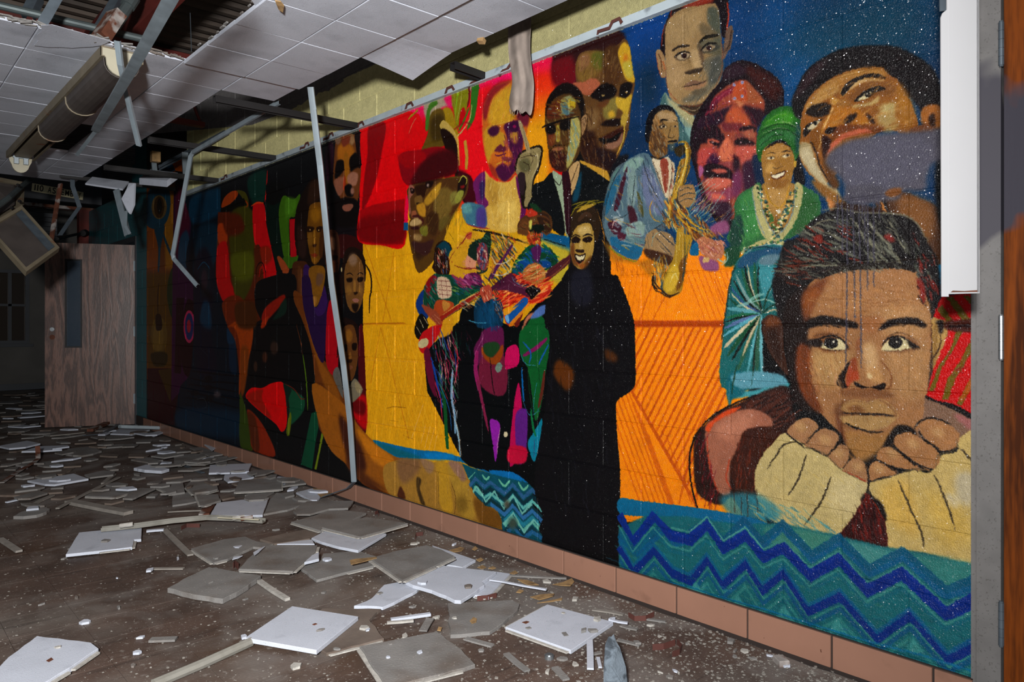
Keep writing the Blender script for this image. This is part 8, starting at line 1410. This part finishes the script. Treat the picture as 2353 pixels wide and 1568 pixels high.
tag(centre(b.build('steel_disc', M['chrome'])), 'small round shiny steel disc on the floor near the wall side tile', 'disc')
for n, (zm, pt, lb) in enumerate(((D5, '740,250 830,225 880,205 935,222 900,262 800,275', 'tan torn card scrap nearest the curled grey tile'), (D5, '1030,235 1075,195 1110,225 1070,255', 'small folded tan card by the base tiles'), (D5, '1085,370 1150,345 1185,370 1130,400', 'round tan scrap behind the white tile corner'), (D5, '1100,470 1170,440 1222,470 1160,492', 'tan scrap at the far edge of the crumbled white tile'), (D5, '1240,480 1300,455 1345,478 1300,495', 'brown scrap beside the tan one at the tile edge'), (D5, '1515,545 1590,510 1625,540 1570,562', 'tan scrap at the corner of the poking out tile'), (D5, '1610,620 1750,635 1895,695 1760,700 1680,665', 'long tan scrap right of the thin white strip'), (D5, '2070,690 2200,660 2320,610 2352,650 2300,710 2180,705', 'ridged tan card leaning toward the base tiles'), (D5, '1780,850 1930,815 2095,808 2080,840 1900,890', 'dirty pale card with tan fibres, right foreground'), (D5, '1870,930 2000,905 2200,860 2190,890 2040,915', 'thin tan fibre scrap in front of the dirty pale card'), (D5, '1600,790 1640,750 1700,770 1660,800', 'tan crumb below the thin white strip'), (ZB, '895,290 905,265 930,270 920,295', 'orange crumb beside the orange stained tile'))):
    deb(lb, zm, pt, 'paper', .004+.003*(n % 3), .002, .004, 'card_scrap', 'card')
p = onZ(1795, 1526, 0); b = MB(); b.prism([p+Vector((-.03, -.01, .02)), p+Vector((.0, -.03, .02)), p+Vector((.03, .01, .02)), p+Vector((0, .03, .02))], .02, bev=.003); tag(centre(b.build('brick_crumb', M['rust'])), 'orange brown crumb of brick by the base tiles at right', 'crumb')
deb('orange stain crust on the grey tile in the centre foreground', ZB, '1115,225 1140,200 1165,210 1160,235 1130,245', 'paper', .0165, .002, .002, 'stain_crust', 'scrap')
deb('small grey flake on the wall side white tile', ZB, '1735,305 1765,300 1785,325 1755,330', 'tile_g', .0185, .002, .001, 'flake', 'flake')
deb('brown leaf shaped scrap on the wall side white tile', ZB, '1468,235 1500,226 1520,232 1495,245', 'rust', .0185, .002, .001, 'flake', 'flake')
deb('brown leaf shaped scrap on the square white foreground tile', A4, '1400,1078 1430,1066 1448,1072 1420,1084', 'rust', .0325, .002, .001, 'flake', 'flake')
deb('red brown scrap on the bottom left white tile', P0, '106,1518 118,1511 123,1515 112,1521', 'rust', .0245, .002, .001, 'flake', 'flake')
# a sprinkling of like fragments between, each its own object
FR = []; PL = []
def frag(n, region, smin, smax, label, group, kinds, name='tile_fragment', cat='fragment', seed=1, zmax=.01):
    r = random.Random(seed); k = 0; tries = 0
    while k < n and tries < n*40:
        tries += 1
        x, y = r.uniform(*region[0]), r.uniform(*region[1]); p = onZ(x, y, 0)
        if p.x > WX-.06 or p.x < -2.0 or p.y > 14.8: continue
        s = r.uniform(smin, smax); m_ = r.randint(4, 6); a0 = r.uniform(0, 6.28); el = r.uniform(.3, 1)
        pts = []
        for i in range(m_):
            a = a0+2*math.pi*i/m_+r.uniform(-.3, .3); q = s*r.uniform(.6, 1); u, v = q*math.cos(a), q*math.sin(a)*el; c_, s_ = math.cos(a0), math.sin(a0)
            pts.append(p+Vector((u*c_-v*s_, u*s_+v*c_, 0)))
        if max(q.x for q in pts) > WX-.03: continue
        if s > .04 and any((p-c_2).length < (s+s_2)*.72 for c_2, s_2 in PL): continue
        PL.append((p, s))
        th = min(.012, s*.35); z = th+r.uniform(0, zmax)*.2
        z = rest(lambda q_: pts, z, th)
        if z > .07: continue
        for q in pts: q.z = z
        b = MB(); b.prism(pts, th, 0, 1); kd = kinds[r.randint(0, len(kinds)-1)]
        o = b.build(name, [M[kd], M['tile_e']]); tag(o, label, cat, group); centre(o); FR.append((o, kd, name, (x, y))); k += 1
frag(66, ((-40, 420), (905, 1010)), .10, .26, '', 'tile fragments on the dim far floor', ['tile_g', 'tile_g', 'tile_b', 'tile_w'], seed=3, zmax=.08)
frag(40, ((0, 800), (1000, 1180)), .05, .13, '', 'tile fragments in the middle distance', ['tile_g', 'tile_b', 'tile_g', 'tile_w'], seed=4, zmax=.03)
frag(34, ((370, 760), (995, 1150)), .06, .17, '', 'tile fragments in the middle heap', ['tile_g', 'tile_g', 'tile_b', 'tile_g', 'tile_w'], seed=14, zmax=.05)
frag(24, ((0, 380), (1010, 1150)), .06, .16, '', 'tile fragments at the left middle distance', ['tile_g', 'tile_b', 'tile_g'], seed=15, zmax=.03)
frag(30, ((0, 900), (1200, 1560)), .009, .026, '', 'pale chips on the left foreground floor', ['tile_g', 'tile_e', 'tile_g', 'tile_w'], 'tile_chip', 'chip', seed=5)
frag(46, ((880, 1900), (1210, 1560)), .009, .028, '', 'pale chips along the base tiles', ['tile_e', 'tile_w', 'tile_g', 'tile_g'], 'tile_chip', 'chip', seed=6)
MARK = [('square white foreground tile', 690, 1450), ('cracked white left tile', 240, 1245), ('bottom left white tile', 100, 1520), ('thick light grey tile', 495, 1340), ('cream light rail', 420, 1200), ('wooden batten', 225, 1165), ('pale board lump', 72, 1180), ('blue white tile', 135, 1100), ('glass tube', 330, 983), ('wooden door', 205, 975), ('standing stone', 1415, 1520), ('wall side white tile', 1285, 1440), ('orange stained grey tile', 1110, 1420), ('bent pole foot', 790, 1130), ('oblong white piece', 530, 1076), ('dark bent strip', 60, 1080), ('curled grey tile', 950, 1300), ('crumbled white tile', 1040, 1340), ('thick bluish white tile', 345, 1077), ('farthest left white tile', 45, 1022), ('long grey lath', 405, 1248), ('straight rust clip', 1525, 1494), ('brick crumb', 1795, 1526)]
MW = [(n_, onZ(x_, y_, 0), x_, y_) for n_, x_, y_ in MARK]; bk = {}
for o, kd, nm, (x_, y_) in FR:
    n_, w_, mx, my = min(MW, key=lambda q: (q[1]-o.location).length)
    dx, dy = x_-mx, (y_-my)*2.2
    dr = ('right of' if dx > 0 else 'left of') if abs(dx) > abs(dy) else ('in front of' if dy > 0 else 'behind')
    colr = {'tile_g': 'grey', 'tile_b': 'brown', 'tile_w': 'white', 'tile_e': 'pale'}[kd]
    bk.setdefault((colr, nm, dr, n_), []).append(((w_-o.location).length, o))
ORD = ['nearest', 'second nearest', 'third nearest', 'fourth nearest', 'fifth nearest', 'sixth nearest', 'seventh nearest', 'eighth nearest', 'ninth nearest', 'tenth nearest', 'eleventh nearest', 'twelfth nearest', 'thirteenth nearest', 'fourteenth nearest', 'fifteenth nearest', 'sixteenth nearest', 'seventeenth nearest', 'eighteenth nearest', 'nineteenth nearest', 'twentieth nearest', 'twenty first nearest', 'twenty second nearest', 'twenty third nearest']
for (colr, nm, dr, n_), lst in bk.items():
    lst.sort(key=lambda q: q[0])
    for q_, (d_, o) in enumerate(lst): o['label'] = f"{colr} {nm.replace('_', ' ')} {dr} the {n_}" + (f", {ORD[min(q_, 22)]} such piece" if len(lst) > 1 else '')
# dust-fine crumbs nobody could count
cr = MB()
def crumbs(n, region, s0, s1, mi, seed, bias=None):
    r = random.Random(seed); k = 0
    while k < n:
        x, y = r.uniform(*region[0]), r.uniform(*region[1]); p = onZ(x, y, 0)
        if p.x > WX-.02 or p.x < -2: continue
        if bias and r.random() > bias(p): continue
        s = s0+(s1-s0)*r.random()**3; a = r.uniform(0, 6.28); vs = []
        for i in range(4):
            q = s*r.uniform(.6, 1.1); t = a+i*math.pi/2; vs.append((p.x+q*math.cos(t), p.y+q*math.sin(t), s*.5*r.uniform(.4, 1)))
        cr.add(vs+[(vx, vy, .0002) for vx, vy, _ in vs], [(0, 1, 2, 3)]+[(i, 4+i, 4+(i+1) % 4, (i+1) % 4) for i in range(4)], mi); k += 1
crumbs(2300, ((-100, 2000), (1000, 1600)), .0012, .0062, 0, 9)
crumbs(3000, ((600, 2250), (1120, 1600)), .0015, .0080, 0, 10, lambda p: math.exp(-(WX-p.x)*3.0))
crumbs(700, ((300, 2000), (1200, 1600)), .0015, .0065, 1, 12, lambda p: math.exp(-(WX-p.x)*1.6))
crumbs(700, ((300, 2100), (1200, 1600)), .0015, .0060, 2, 14, lambda p: math.exp(-(WX-p.x)*1.2))
tag(cr.build('floor_crumbs', [M['crumb'], M['paper'], M['grout']], floor), kind='stuff')
